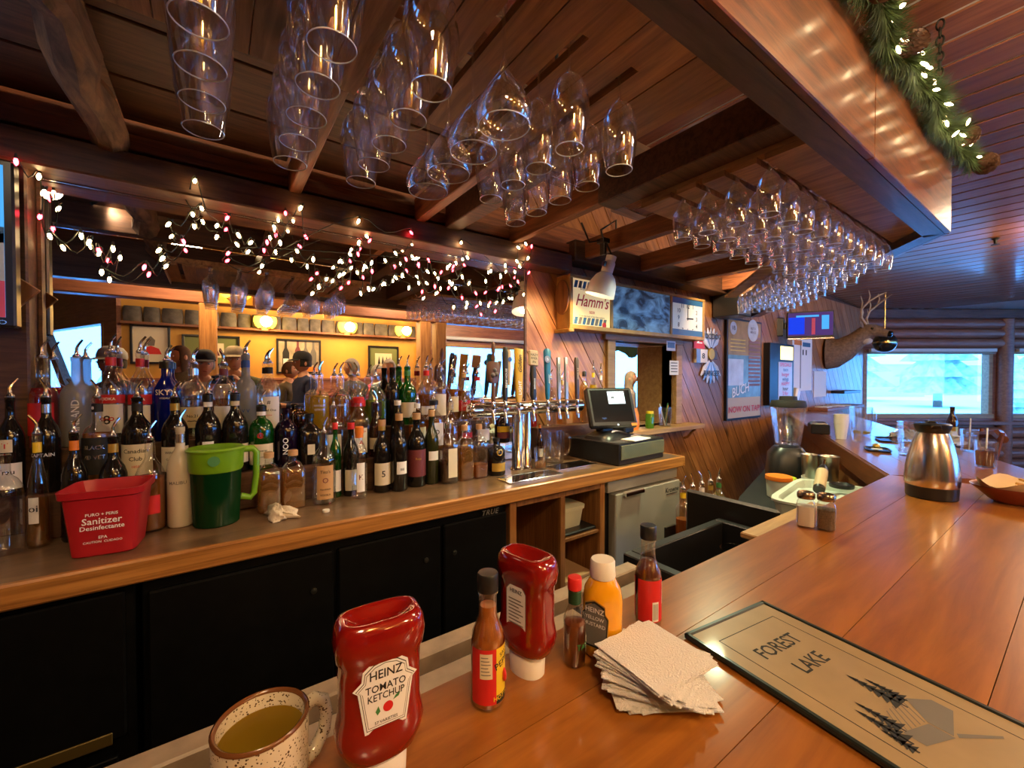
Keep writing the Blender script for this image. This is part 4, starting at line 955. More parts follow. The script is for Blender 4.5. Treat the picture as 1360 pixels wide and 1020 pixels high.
B(2, 276, 523, 33, 'liquor', 'dark_bottle', 'black bottle with white neck wrap and narrow white label', neck='white_paper', labs=[(.18, .42, 25, 'white_paper')], cap='black_plastic')
B(2, 312, 522, 33, 'liquor', 'dark_bottle', 'dark whisky bottle with pale checked neck and arched label', neck='cream_paper', cap='black_plastic', labs=[(.12, .36, 72, 'cream_paper')], txt=[('JAMES FOXE', .009, .31), ('CANADIAN', .008, .24)])
B(2, 347, 538, 36, 'squat', 'green_glass', 'squat green gin bottle with red seal and cream label', neck='white_ink', cap='black_plastic', labs=[(.08, .40, 72, 'cream_paper')], txt=[('Tanqueray', .012, .30), ('LONDON DRY GIN', .006, .2), ('@', .025, .54, 'red_ink')])
B(2, 380, 542, 32, 'squat', 'purple_glass', 'dark purple bottle with large upright white letters', cap='purple_glass', pour=False, txt=[('NOO', .03, .36, 'white_ink', PI / 2)])
B(2, 411, 549, 30, 'squat', 'dark_bottle', 'square black bottle with cream diamond label', sq=6, cap='black_plastic', pour=False, labs=[(.2, .4, 18, 'cream_paper')])
B(2, 443, 540, 26, 'squat', 'clear_glass', 'clear square shouldered bottle with pale blue label', 'water_drink', .55, sq=5, labs=[(.1, .5, 38, 'white_paper')])
B(2, 476, 527, 27, 'tall', 'clear_glass', 'clear gin bottle with red cap and red lettered label', 'water_drink', .6, sq=6, cap='red_ink', pour=False, labs=[(.10, .50, 40, 'white_paper')], txt=[('BEEFEATER', .009, .44, 'red_ink'), ('A', .03, .26, 'red_ink')])
B(2, 500, 536, 30, 'bell', 'brown_glass', 'round dark brandy bottle with cream label and silver stopper', labs=[(.15, .36, 60, 'cream_paper')])
B(2, 528, 531, 20, 'bell', 'dark_bottle', 'dark figural bottle with white bust stopper', cap='white_plastic', pour=False)
B(2, 554, 531, 26, 'liquor', 'clear_glass', 'white capped bottle with cream label behind the wine bottles', 'amber_drink', .5, neck='white_ink', labs=[(.14, .48, 60, 'cream_paper')], txt=[('abu', .014, .3)])
B(2, 576, 531, 22, 'tall', 'clear_glass', 'bottle with black and white portrait label in the middle row', 'amber_drink', .6, sq=6, cap='black_plastic', labs=[(.1, .55, 40, 'white_paper')], txt=[('O', .035, .36), ('M', .02, .22)])
B(2, 598, 533, 24, 'bell', 'clear_glass', 'bell shaped amber liqueur bottle behind the clear square bottle', 'amber_drink', .45)
B(2, 617, 533, 23, 'bell', 'clear_glass', 'bell shaped pale liqueur bottle above the corked decanters', 'pale_amber', .45, labs=[(.2, .32, 50, 'red_ink')])
B(2, 640, 540, 19, 'liquor', 'clear_glass', 'clear bottle with white label left of the tap column', 'water_drink', .5, labs=[(.12, .42, 60, 'white_paper')])
B(2, 667, 545, 22, 'liquor', 'dark_bottle', 'dark bottle with maroon and yellow label behind the tap column', labs=[(.34, .52, 70, 'yellow_ink'), (.14, .33, 70, 'maroon_ink')], pour=False, cap='gold_ink')
# front row
B(1, 4, 604, 54, 'squat', 'clear_glass', 'stubby empty clear bottle at the far left of the counter', pour=False)
B(1, 49, 577, 46, 'bell', 'clear_glass', 'clear whiskey bottle with bright yellow neck half full', 'pale_amber', .42, neck='yellow_ink', dy=.02, labs=[(.22, .45, 26, 'white_paper')], txt=[('oi', .03, .35)])
B(1, 98, 575, 36, 'liquor', 'dark_bottle', 'dark bottle with orange neck behind the red bucket', neck='orange_ink', dy=.03)
B(1, 150, 580, 38, 'liquor', 'dark_bottle', 'dark bottle with gold neck band behind the red bucket', neck='gold_ink', dy=.03)
B(1, 199, 583, 40, 'liquor', 'clear_glass', 'clear bottle of dark amber rum between bucket and white liqueur', 'amber_drink', .58, dy=.0, labs=[(.2, .4, 40, 'red_ink')])
B(1, 239, 567, 38, 'liquor', 'milk_bottle', 'white coconut liqueur bottle beside the green pitcher', neck='silver_foil', txt=[('MALIBU', .016, .45, 'grey_ink')])
B(1, 357, 600, 33, 'flask', 'clear_glass', 'left corked flask of amber spirit behind the rag', 'pale_amber', .62, sq=5, cap='cork', pour=False)
B(1, 389, 597, 33, 'flask', 'clear_glass', 'right corked flask of amber spirit behind the rag', 'pale_amber', .62, sq=5, cap='cork', pour=False)
B(1, 430, 574, 30, 'tall', 'clear_glass', 'clear vodka bottle with kraft paper label and copper seal', 'water_drink', .5, dy=-.01, labs=[(.08, .55, 42, 'kraft_paper')], txt=[("Tito's", .018, .46), ('Handmade', .010, .22), ('VODKA', .012, .14), ('O', .03, .34, 'maroon_ink')])
B(1, 445, 560, 18, 'wine', 'green_glass', 'green vermouth bottle with red capsule', cap='red_ink', pour=False, dy=.055, labs=[(.08, .36, 60, 'white_paper')], name='wine_bottle')
B(1, 466, 560, 20, 'wine', 'dark_bottle', 'dark vermouth bottle with red capsule beside the orange capped one', cap='red_ink', pour=False, dy=.045, labs=[(.08, .36, 60, 'cream_paper')], name='wine_bottle')
B(1, 477, 566, 26, 'tall', 'clear_glass', 'nearly empty clear bottle with orange capsule and pink labels', cap='orange_ink', neck='orange_ink', pour=False, dy=-.02, labs=[(.10, .50, 30, 'white_paper')], txt=[('K', .03, .3, 'maroon_ink')])
B(1, 507, 556, 22, 'wine', 'dark_bottle', 'dark wine bottle with cream label and large circle mark', neck='gold_ink', pour=False, cap='cork', dy=.03, labs=[(.10, .40, 66, 'cream_paper')], txt=[('5', .04, .25)], name='wine_bottle')
B(1, 530, 548, 28, 'wine', 'dark_bottle', 'broad black wine bottle with a small back label', cap='cork', pour=False, dy=-.0, labs=[(.22, .38, 38, 'white_paper')], txt=[('IIIII', .016, .28)], name='wine_bottle')
B(1, 553, 547, 23, 'wine', 'dark_bottle', 'dark wine bottle with a wide maroon label', cap='cork', pour=False, dy=.03, labs=[(.14, .50, 75, 'maroon_ink')], txt=[('Rioja', .014, .38, 'gold_ink')], name='wine_bottle')
B(1, 573, 543, 21, 'wine', 'olive_bottle', 'olive green wine bottle with cork and white label', cap='cork', pour=False, dy=.03, labs=[(.32, .44, 45, 'white_paper')], name='wine_bottle')
B(1, 595, 561, 27, 'flask', 'clear_glass', 'clear tequila bottle with two tall paper strips', 'brown_glass', .35, sq=4, cap='silver_foil', labs=[(.10, .58, 28, 'cream_paper')])
B(1, 617, 564, 21, 'flask', 'clear_glass', 'corked square decanter nearest the clear tequila bottle', 'pale_amber', .6, sq=6, cap='cork', pour=False)
B(1, 636, 563, 20, 'flask', 'clear_glass', 'corked square decanter low on whiskey beside the gold seal bottle', 'amber_drink', .25, sq=6, cap='cork', pour=False)
B(1, 659, 581, 23, 'squat', 'dark_bottle', 'squat dark liqueur bottle with a round gold seal', cap='black_plastic', pour=False, labs=[(.12, .34, 50, 'gold_ink')], txt=[('O', .05, .62, 'gold_ink')])
# right of the taps
B(1, 717, 563, 17, 'wine', 'brown_glass', 'brown bottle with orange capsule right of the tap column', cap='orange_ink', pour=False, dy=.06, labs=[(.2, .4, 60, 'cream_paper')])
B(4, 706, 500, 14, 'liquor', 'clear_glass', 'slim bottle with red cap between the black and blue taps', 'red_drink', .5, cap='red_ink', pour=False)
B(4, 731, 503, 14, 'liquor', 'clear_glass', 'slim clear bottle behind the blue tap handle', 'water_drink', .5, pour=True)
B(4, 746, 505, 13, 'liquor', 'clear_glass', 'slim amber bottle behind the grey tap handles', 'pale_amber', .6, cap='gold_ink')
B(4, 776, 493, 12, 'squat', 'clear_glass', 'small amber bitters bottle with black cap over the register screen', 'pale_amber', .8, cap='black_plastic', pour=False)
B(4, 788, 490, 11, 'liquor', 'clear_glass', 'yellow banded bottle with pourer over the register screen', 'yellow_drink', .7, neck='yellow_ink')
B(4, 798, 494, 10, 'liquor', 'clear_glass', 'white banded bottle with pourer over the register screen', 'pale_amber', .5, neck='white_ink')
# ================================================================ things on the front bar
def on_bar(u, v): return hz(u, v, BZ - CZ)
# ketchup
mat('ketchup', (0.23, 0.006, 0.004), 0.10, coat=0.6, spec=0.6)
KS = [(0.030, .024, .020, 2.4), (0.036, .032, .024, 2.6), (0.050, .038, .0265, 2.8), (0.062, .040, .027, 3), (0.072, .0385, .0255, 3), (0.084, .0365, .024, 3), (0.12, .0365, .024, 3.2), (0.136, .037, .0245, 3.2), (0.140, .0395, .0265, 3.2), (0.155, .041, .0275, 3.4), (0.168, .0395, .0265, 3.4), (0.1755, .036, .0235, 3.4), (0.177, .032, .0195, 3.4), (0.174, .028, .0155, 3.2), (0.168, .020, .010, 3), (0.165, .008, .004, 2.5)]
def ketchup(label, p, rot, back=False):
    t = thing('ketchup_bottle', label, 'ketchup bottle', p, rot, 'ketchup bottles on the bar')
    t.scale = (1, 1, 1.04) if not back else (1, 1, 1)
    obj('bottle_body', MB().loft([(z, a * 1.17, b_ * 1.04, n_) for z, a, b_, n_ in KS], 40), 'ketchup', t, angle=60)
    obj('cap', MB().loft([(0, .0275, .0215, 2.3), (0.026, .0285, .0225, 2.3), (0.033, .0245, .0205, 2.3)], 32), 'white_plastic', t)
    if not back:
        K = [(-.017, .078), (.017, .078), (.0225, .112), (.0265, .1155), (.0195, .1205), (.0185, .128), (.0105, .1335), (0, .1355), (-.0105, .1335), (-.0185, .128), (-.0195, .1205), (-.0265, .1155), (-.0225, .112)]
        def plate(s, y, m, nm):
            zc = 0.106; P = [(x * s, zc + (z - zc) * s) for x, z in K]
            obj(nm, MB().add([(x, y - .0009, z) for x, z in P], [tuple(range(len(P)))]), m, t, smooth=False)
        plate(1.26, -.0252, 'white_ink', 'label'); plate(1.16, -.0254, 'black_ink', 'label_border'); plate(1.13, -.0256, 'white_ink', 'label_inner'); plate(1.07, -.0258, 'grey_ink', 'label_border'); plate(1.045, -.0260, 'white_ink', 'label_inner')
        text('HEINZ', 0.0125, 'black_ink', t, FRONT(0, -.0272, 0.127), wide=0.95)
        text('TOMATO', 0.0103, 'black_ink', t, FRONT(0, -.0272, 0.1138), wide=0.95)
        text('KETCHUP', 0.0097, 'black_ink', t, FRONT(0, -.0272, 0.1048), wide=0.9)
        obj('tomato', MB().disc((0, 0, 0), 0.0052, M=FRONT(0.002, -.0272, 0.0925)), 'red_ink', t, smooth=False)
        obj('leaf', MB().add([(0, 0, 0), (.003, .003, 0), (.001, .009, 0), (-.002, .004, 0)], [(0, 1, 2, 3)], FRONT(-0.009, -.0272, 0.087)).add([(0, 0, 0), (.006, .002, 0), (.008, .006, 0), (.003, .004, 0)], [(0, 1, 2, 3)], FRONT(0.007, -.0272, 0.097)), 'green_ink', t, smooth=False)
        text('57 VARIETIES', 0.0042, 'black_ink', t, FRONT(0, -.0272, 0.0795))
    else:
        P = [(-.019, .072), (.019, .072), (.019, .128), (.012, .136), (-.012, .136), (-.019, .128)]
        obj('label', MB().add([(x, -.0252, z) for x, z in P], [tuple(range(6))]), 'grey_ink', t, smooth=False)
        obj('label_inner', MB().add([(x * .95, -.0255, .105 + (z - .105) * .96) for x, z in P], [tuple(range(6))]), 'white_ink', t, smooth=False)
        text('HEINZ', 0.008, 'black_ink', t, FRONT(0, -.0258, 0.127))
        for k in range(8): obj('print_line', MB().box(-.014, .014 - .004 * (k % 3), -.0258, -.0256, .079 + .005 * k, .0805 + .005 * k), 'grey_ink', t, smooth=False)
p = on_bar(503, 1026); ketchup('upside-down ketchup bottle with crest label beside the mug', (p.x, p.y - .005, BZ), R(-4))
p = on_bar(700, 888); ketchup('upside-down ketchup bottle turned sideways behind the pepper sauce', (p.x, p.y, BZ), R(-78), True)
# hot sauces
tglass('sauce_bottle', (0.98, 0.97, 0.95), 0.7)
mat('sauce_orange', (0.32, 0.10, 0.014), 0.3, var=0.25, vs=60)
mat('sauce_brown', (0.11, 0.028, 0.008), 0.3, var=0.2, vs=60)
WZ = [(.0215, 0), (.0228, .004), (.0228, .085), (.0215, .096), (.0165, .108), (.0128, .118), (.0120, .128), (.0120, .148), (.0138, .149), (.0138, .153), (.0115, .154)]
def woozy(name, label, p, rot, sauce, fill, capm, scale, parts):
    t = thing(name, label, 'sauce bottle', p, rot); s = scale
    obj('glass_body', MB().lathe([(r * s, z * s) for r, z in WZ], 28), 'sauce_bottle', t, angle=60)
    lp = [(.0205 * s, .003 * s)] + [(r * s * .93, z * s) for r, z in WZ[1:] if z * s < fill * s * .154] + [(.0108 * s, fill * s * .154)]
    obj('sauce', MB().lathe(lp, 28), sauce, t, angle=60)
    c = obj('cap', MB().lathe([(.0138 * s, .152 * s), (.0142 * s, .154 * s), (.0142 * s, .174 * s), (.013 * s, .176 * s), (.004 * s, .1765 * s)], 28), capm, t)
    parts(t, .0231 * s, s); return t
def band(t, r, a0, a1, z0, z1, m, nm='label'):
    n_ = 18; rg = [[(r * math.cos(R(a0 + (a1 - a0) * i / n_)), r * math.sin(R(a0 + (a1 - a0) * i / n_)), z) for i in range(n_ + 1)] for z in (z0, z1)]
    return obj(nm, MB().rings(rg, False, False, closed=False), m, t)
p = on_bar(648, 930)
def pp(t, r, s):
    band(t, r, -170, 150, .010 * s, .083 * s, 'red_ink'); band(t, r * 1.006, -78, 10, .010 * s, .083 * s, 'yellow_ink', 'front_label')
    band(t, r * 1.008, -78, 10, .010 * s, .021 * s, 'black_ink', 'front_label'); band(t, r * 1.008, -134, -92, .045 * s, .078 * s, 'cream_paper', 'nutrition_panel')
    for k in range(6): band(t, r * 1.011, -130, -98 - 4 * (k % 3), (.050 + .0045 * k) * s, (.0512 + .0045 * k) * s, 'grey_ink', 'print_line')
    text_round('PEPPER', .0125, 'black_ink', t, r * 1.014, .064 * s, R(-38), turn=R(18)); text_round('SAUCE', .0075, 'black_ink', t, r * 1.014, .076 * s, R(-38), turn=R(18))
    text_round('HOT HEAT', .0085, 'yellow_ink', t, r * 1.014, .017 * s, R(-38))
    obj('pepper_mark', MB().sphere((r * math.cos(R(-40)), r * math.sin(R(-40)), .042 * s), .009, sc3=(.35, .8, 1)), 'red_ink', t)
woozy('pepper_sauce_bottle', 'orange pepper sauce bottle with red and yellow label, black cap', (p.x, p.y, BZ), R(-15), 'sauce_orange', .86, 'black_plastic', 1.0, pp)
p = on_bar(863, 828)
def pr_(t, r, s):
    band(t, r, -190, 150, .012 * s, .085 * s, 'red_ink'); band(t, r * 1.006, -66, -28, .040 * s, .080 * s, 'white_paper', 'nutrition_panel')
    band(t, r * 1.006, -125, -95, .014 * s, .048 * s, 'white_paper', 'barcode_panel')
    for k in range(7): band(t, r * 1.009, -121 + 3.6 * k, -119.5 + 3.6 * k, .017 * s, .045 * s, 'black_ink', 'barcode_bar')
    for k in range(6): band(t, r * 1.009, -62, -34 - 3 * (k % 3), (.046 + .005 * k) * s, (.0474 + .005 * k) * s, 'grey_ink', 'print_line')
    band(t, r * 1.004, -80, -79, .012 * s, .085 * s, 'maroon_ink', 'label_seam')
woozy('hot_sauce_bottle', 'brown hot sauce bottle with red barcode label behind the napkins', (p.x, p.y + .004, BZ), 0, 'sauce_brown', .74, 'black_plastic', 1.0, pr_)
p = on_bar(763, 880)
mat('tabasco_green', (0.012, 0.06, 0.025), 0.4)
def pt(t, r, s):
    band(t, r, -62, 0, .030 * s, .062 * s, 'white_paper'); text_round('TABASCO', .012, 'green_ink', t, r * 1.01, .044 * s, R(-36))
    obj('neck_wrap', MB().lathe([(.0128 * s, .124 * s), (.0132 * s, .150 * s)], 24, cap0=False, cap1=False), 'tabasco_green', t)
woozy('pepper_sauce_bottle', 'small red capped pepper sauce bottle with green neck foil', (p.x, p.y, BZ), 0, 'sauce_brown', .58, 'red_ink', .76, pt)
# mustard
mat('mustard', (0.80, 0.36, 0.008), 0.18, coat=0.4)
p = on_bar(800, 864)
t = thing('mustard_bottle', 'yellow squeeze mustard bottle with white cap behind the napkins', 'mustard bottle', (p.x, p.y, BZ), R(-30))
obj('bottle_body', MB().loft([(0, .027, .021, 2.6), (.004, .030, .023, 2.6), (.085, .031, .0235, 2.6), (.105, .028, .022, 2.4), (.117, .021, .018, 2.2), (.122, .017, .016, 2)], 32), 'mustard', t, angle=60)
obj('cap', MB().lathe([(.0195, .121), (.0205, .124), (.0195, .146), (.018, .149), (.004, .1495)], 28), 'white_plastic', t)
K2 = [(-.019, .02), (.019, .02), (.022, .07), (.017, .075), (.016, .086), (0, .092), (-.016, .086), (-.017, .075), (-.022, .07)]
Ml = Matrix.Rotation(R(-42), 4, 'Z') @ Matrix.Translation((0, -.0285, 0))
for s, m_, y in ((1.06, 'gold_ink', 0), (1.0, 'black_ink', -.0004), (.92, 'grey_ink', -.0008)):
    obj('label', MB().add([(x * s, y, .055 + (z - .055) * s) for x, z in K2], [tuple(range(9))], Ml), m_, t, smooth=False)
text('HEINZ', .011, 'white_ink', t, Ml @ FRONT(0, -.0012, .078)); text('YELLOW', .008, 'white_ink', t, Ml @ FRONT(0, -.0012, .066)); text('MUSTARD', .008, 'white_ink', t, Ml @ FRONT(0, -.0012, .056))
# napkins: a fanned stack, every napkin its own
mat('napkin', (0.86, 0.84, 0.84), 0.9, bump=0.5, vs=420)
p = on_bar(868, 905)
NK = 22
for k in range(NK):
    n_ = 8; s = .060; bmN = MB(); g = []
    for i in range(n_ + 1):
        for j in range(n_ + 1):
            x = -s + 2 * s * i / n_; y = -s + 2 * s * j / n_; e_ = max(abs(x), abs(y)) / s
            g.append((x, y, (0.0008 * math.sin(9 * i + k) + .0007 * math.cos(7 * j + 2 * k)) * e_ ** 3))
    fs = [(i * (n_ + 1) + j, (i + 1) * (n_ + 1) + j, (i + 1) * (n_ + 1) + j + 1, i * (n_ + 1) + j + 1) for i in range(n_) for j in range(n_)]
    bmN.add(g, fs); bmN.add([(x, y, z + .0011) for x, y, z in g], fs)
    f = k / NK
    o = obj('paper_napkin', bmN, 'napkin', None, (p.x + .012 * math.sin(k * 1.3) * (1 - f), p.y + .010 * math.cos(k * 1.7) * (1 - f), BZ + .0014 + .0019 * k), R(-8 + 74 * (1 - f) + 5 * math.sin(k * 2.1)))
    tag(o, 'topmost white paper napkin of the fanned stack' if k == NK - 1 else 'white paper napkin in the fanned stack under the topmost one', 'napkin', 'paper napkins beside the menu')
# menu
mat('menu_card', (0.35, 0.26, 0.145), 0.38, coat=0.2, var=0.10, vs=14)
mat('menu_binding', (0.012, 0.022, 0.02), 0.35, coat=0.3)
a_ = hz(1012, 803, BZ - CZ); b_ = hz(908, 848, BZ - CZ)
ux = (a_ - b_); ux.z = 0; mw = ux.length; ux.normalize(); ra = math.atan2(ux.y, ux.x)
mn = thing('menu', 'tan menu in a dark green binding with a cabin drawing', 'menu', (a_.x, a_.y, BZ), ra)
ML = .385                       # local: x from -mw to 0, y from 0 down to -ML
obj('cover', MB().box(-mw, 0, -ML, 0, .001, .007, .002), 'menu_binding', mn, smooth=False)
obj('card', MB().box(-mw + .007, -.007, -ML + .007, -.007, .0065, .0076), 'menu_card', mn, smooth=False)
for a in ((-mw, -mw + .009, -ML, 0), (-.009, 0, -ML, 0), (-mw, 0, -.009, 0), (-mw, 0, -ML, -ML + .009)):
    obj('binding', MB().box(*a, .004, .010, .002), 'menu_binding', mn, smooth=False)
for a in ((-mw + .035, -mw + .0362, -.345, -.04), (-.0362, -.035, -.345, -.04), (-mw + .035, -.035, -.0412, -.04), (-mw + .035, -.035, -.345, -.3438)):
    obj('print_border', MB().box(*a, .0076, .0078), 'black_ink', mn, smooth=False)
T0 = lambda x, y: Matrix.Translation((x, y, .0079))
text('FOREST', .034, 'black_ink', mn, T0(-mw / 2 - .002, -.094), space=1.0, wide=.86); text('LAKE', .034, 'black_ink', mn, T0(-mw / 2 + .002, -.140), wide=.86)
dr = MB(); cx, cy = -mw / 2 + .006, -.262
dr.add([(-.045, -.02, 0), (.0, -.032, 0), (.0, -.008, 0), (-.045, .002, 0)], [(0, 1, 2, 3)], T0(cx, cy))
obj('cabin_print', dr, 'grey_ink', mn, smooth=False)
obj('cabin_print', MB().add([(.002, -.030, 0), (.055, -.015, 0), (.055, .006, 0), (.028, .024, 0), (.002, -.006, 0)], [(0, 1, 2, 3, 4)], T0(cx, cy)), 'grey_ink', mn, smooth=False)
obj('roof_print', MB().add([(-.050, .002, 0), (.002, -.006, 0), (.026, .026, 0), (-.022, .026, 0)], [(0, 1, 2, 3)], T0(cx, cy) @ Matrix.Translation((0, 0, .0001))), 'menu_card', mn, smooth=False)
for k in range(6): obj('roof_print', MB().add([(-.048 + .009 * k, .001 - .0012 * k, 0), (-.046 + .009 * k, .001 - .0012 * k, 0), (-.020 + .008 * k, .026, 0), (-.022 + .008 * k, .026, 0)], [(0, 1, 2, 3)], T0(cx, cy) @ Matrix.Translation((0, 0, .0002))), 'grey_ink', mn, smooth=False)
for tx, ty, hh in ((-.055, -.012, .055), (-.064, -.02, .035), (-.040, .0, .05), (.010, .015, .065), (.024, .02, .045)):
    tr = MB()
    for k in range(6):
        w_ = hh * .26 * (1 - k / 6.5); y = ty + hh * (.1 + .15 * k); tr.add([(tx - w_, y, 0), (tx + w_, y, 0), (tx, y + hh * .22, 0)], [(0, 1, 2)])
    tr.add([(tx - .0012, ty, 0), (tx + .0012, ty, 0), (tx + .0006, ty + hh, 0), (tx - .0006, ty + hh, 0)], [(0, 1, 2, 3)])
    obj('tree_print', MB().add(tr.v, tr.f, T0(cx, cy) @ Matrix.Translation((0, 0, .0003))), 'black_ink', mn, smooth=False)
obj('path_print', MB().add([(.004, -.034, 0), (.05, -.06, 0), (.054, -.058, 0), (.010, -.030, 0)], [(0, 1, 2, 3)], T0(cx, cy)), 'grey_ink', mn, smooth=False)
# mug
tglass('tea', (0.75, 0.55, 0.05), 0.3, 0.03, body=0.85, bodycol=(0.40, 0.26, 0.02))
m, t_, b = _new('speckled_glaze'); L = t_.links.new
vo = t_.nodes.new('ShaderNodeTexVoronoi'); vo.inputs['Scale'].default_value = 330; tc = t_.nodes.new('ShaderNodeTexCoord'); L(tc.outputs['Object'], vo.inputs['Vector'])
n = t_.nodes.new('ShaderNodeTexNoise'); n.inputs['Scale'].default_value = 90; L(tc.outputs['Object'], n.inputs['Vector'])
mt = t_.nodes.new('ShaderNodeMath'); mt.operation = 'SUBTRACT'; L(vo.outputs['Distance'], mt.inputs[0]); mm_ = t_.nodes.new('ShaderNodeMath'); mm_.operation = 'MULTIPLY'; mm_.inputs[1].default_value = .75; L(n.outputs['Fac'], mm_.inputs[0]); L(mm_.outputs[0], mt.inputs[1])
r = t_.nodes.new('ShaderNodeValToRGB'); r.color_ramp.elements[0].position = .0; r.color_ramp.elements[0].color = (.10, .06, .03, 1); r.color_ramp.elements[1].position = .03; r.color_ramp.elements[1].color = (.62, .55, .42, 1)
mr2 = t_.nodes.new('ShaderNodeMath'); mr2.operation = 'ADD'; mr2.inputs[1].default_value = .13; L(mt.outputs[0], mr2.inputs[0]); L(mr2.outputs[0], r.inputs[0]); L(r.outputs[0], b.inputs['Base Color']); b.inputs['Roughness'].default_value = .15
mat('mug_rim', (0.16, 0.06, 0.02), 0.2)
mg = thing('mug', 'speckled cream stoneware mug with a brown rim holding yellow tea', 'mug', (0.036, 0.487, BZ), R(20))
obj('mug_body', MB().lathe([(.036, 0), (.040, .003), (.0425, .04), (.043, .090), (.0415, .0945), (.0388, .092), (.0385, .04), (.036, .008), (.004, .007)], 40), 'speckled_glaze', mg, angle=60)
obj('rim', MB().lathe([(.0432, .0925), (.0436, .0945), (.0415, .0962), (.0388, .0945), (.0386, .0928)], 40, cap0=False, cap1=False), 'mug_rim', mg, angle=70)
obj('handle', MB().tube([(.040, 0, .078), (.055, 0, .080), (.066, 0, .072), (.070, 0, .055), (.067, 0, .036), (.056, 0, .022), (.040, 0, .018)], [.0085, .0075, .007, .0068, .007, .0075, .009], 12), 'speckled_glaze', mg)
obj('tea', MB().disc((0, 0, .078), .0384, 36), 'tea', mg)
# salt and pepper
mat('salt_grain', (0.80, 0.74, 0.70), 0.9); mat('pepper_grain', (0.12, 0.085, 0.06), 0.9, var=.4, vs=300); mat('shaker_top', (0.35, 0.27, 0.20), 0.25, 1.0)
for u, v, lb, gm, fl_ in ((1070, 699, 'salt shaker with square glass body and steel cap', 'salt_grain', .062), (1097, 703, 'pepper shaker with square glass body and steel cap', 'pepper_grain', .060)):
    p = on_bar(u, v)
    t = thing('shaker', lb, 'shaker', (p.x, p.y, BZ), R(20))
    obj('glass_body', MB().lathe([(.021, 0), (.0235, .004), (.0235, .066), (.021, .074), (.018, .082), (.018, .088)], 32, n=5), 'clear_glass', t, angle=50)
    obj('grains', MB().lathe([(.0205, .005), (.0215, .008), (.0215, fl_), (.004, fl_ + .002)], 24, n=5), gm, t)
    c_ = obj('cap', MB().lathe([(.0215, .084), (.0225, .088), (.0225, .098), (.0195, .103), (.017, .1035), (.0155, .101), (.003, .1005)], 28), 'shaker_top', t)
# thermal carafe
mat('brushed_steel', (0.66, 0.62, 0.57), 0.22, 1.0)
p = on_bar(1237, 660)
t = thing('coffee_carafe', 'brushed steel thermal coffee carafe with black lid and base', 'carafe', (p.x, p.y, BZ), R(200))
obj('steel_body', MB().lathe([(.073, .045), (.0755, .05), (.0755, .075), (.073, .11), (.067, .15), (.057, .195), (.044, .232), (.041, .238)], 40), 'brushed_steel', t, angle=60)
obj('base', MB().lathe([(.068, 0), (.071, .003), (.0725, .048)], 40), 'black_plastic', t)
obj('lid', MB().lathe([(.041, .237), (.043, .240), (.051, .262), (.051, .268), (.046, .271), (.004, .272)], 36), 'black_plastic', t)
obj('spout', MB().add([(.035, -.02, .245), (.035, .02, .245), (.066, .008, .268), (.066, -.008, .268), (.03, -.02, .27), (.03, .02, .27)], [(0, 1, 2, 3), (4, 5, 2, 3), (0, 3, 4), (1, 5, 2)]), 'black_plastic', t, smooth=False)
obj('lever', MB().box(-.05, .0, -.012, .012, .270, .280, .003), 'black_plastic', t, smooth=False)
obj('handle', MB().tube([(-.042, 0, .25), (-.075, 0, .25), (-.095, 0, .23), (-.10, 0, .17), (-.092, 0, .11), (-.075, 0, .08)], [.010, .010, .010, .010, .010, .009], 10), 'black_plastic', t)
# food basket with paper liner at the bend
mat('basket_red', (0.24, 0.055, 0.035), 0.45, var=.15, vs=20)
mat('liner', (0.60, 0.46, 0.28), 0.7)
mat('fries', (0.55, 0.28, 0.07), 0.7, var=.3, vs=60)
p = on_bar(1335, 668)
t = thing('food_basket', 'oval red plastic food basket with paper liner by the carafe', 'basket', (p.x + .06, p.y - .05, BZ), R(-40))
bs = []
for z, a, b_2 in ((.002, .10, .06), (.012, .115, .072), (.045, .150, .098), (.056, .165, .108), (.060, .167, .110), (.058, .160, .104), (.046, .144, .093), (.014, .110, .068), (.008, .10, .06)):
    bs.append([(a * math.cos(2 * PI * i / 36), b_2 * math.sin(2 * PI * i / 36), z) for i in range(36)])
obj('basket_body', MB().rings(bs), 'basket_red', t, angle=50)
ln = [[(a * math.cos(2 * PI * i / 36) , b_2 * math.sin(2 * PI * i / 36), z + (.012 * math.sin(5 * 2 * PI * i / 36) if z > .05 else 0)) for i in range(36)] for z, a, b_2 in ((.012, .09, .055), (.05, .138, .088), (.072, .148, .096))]
obj('paper_liner', MB().rings(ln, True, False), 'liner', t, angle=60)
for k in range(14):
    a = random.uniform(0, 6.28); rr = random.uniform(0, .07)
    tag(obj('french_fry', MB().box(-.004, .004, -.03, .03, -.004, .004, .001), 'fries', None, t.location + Vector((rr * math.cos(a), rr * .7 * math.sin(a), .022 + .004 * k)), (random.uniform(-.3, .3), 0, random.uniform(0, 3)), smooth=False), 'golden french fry in the red basket', 'fry', 'fries in the red basket')
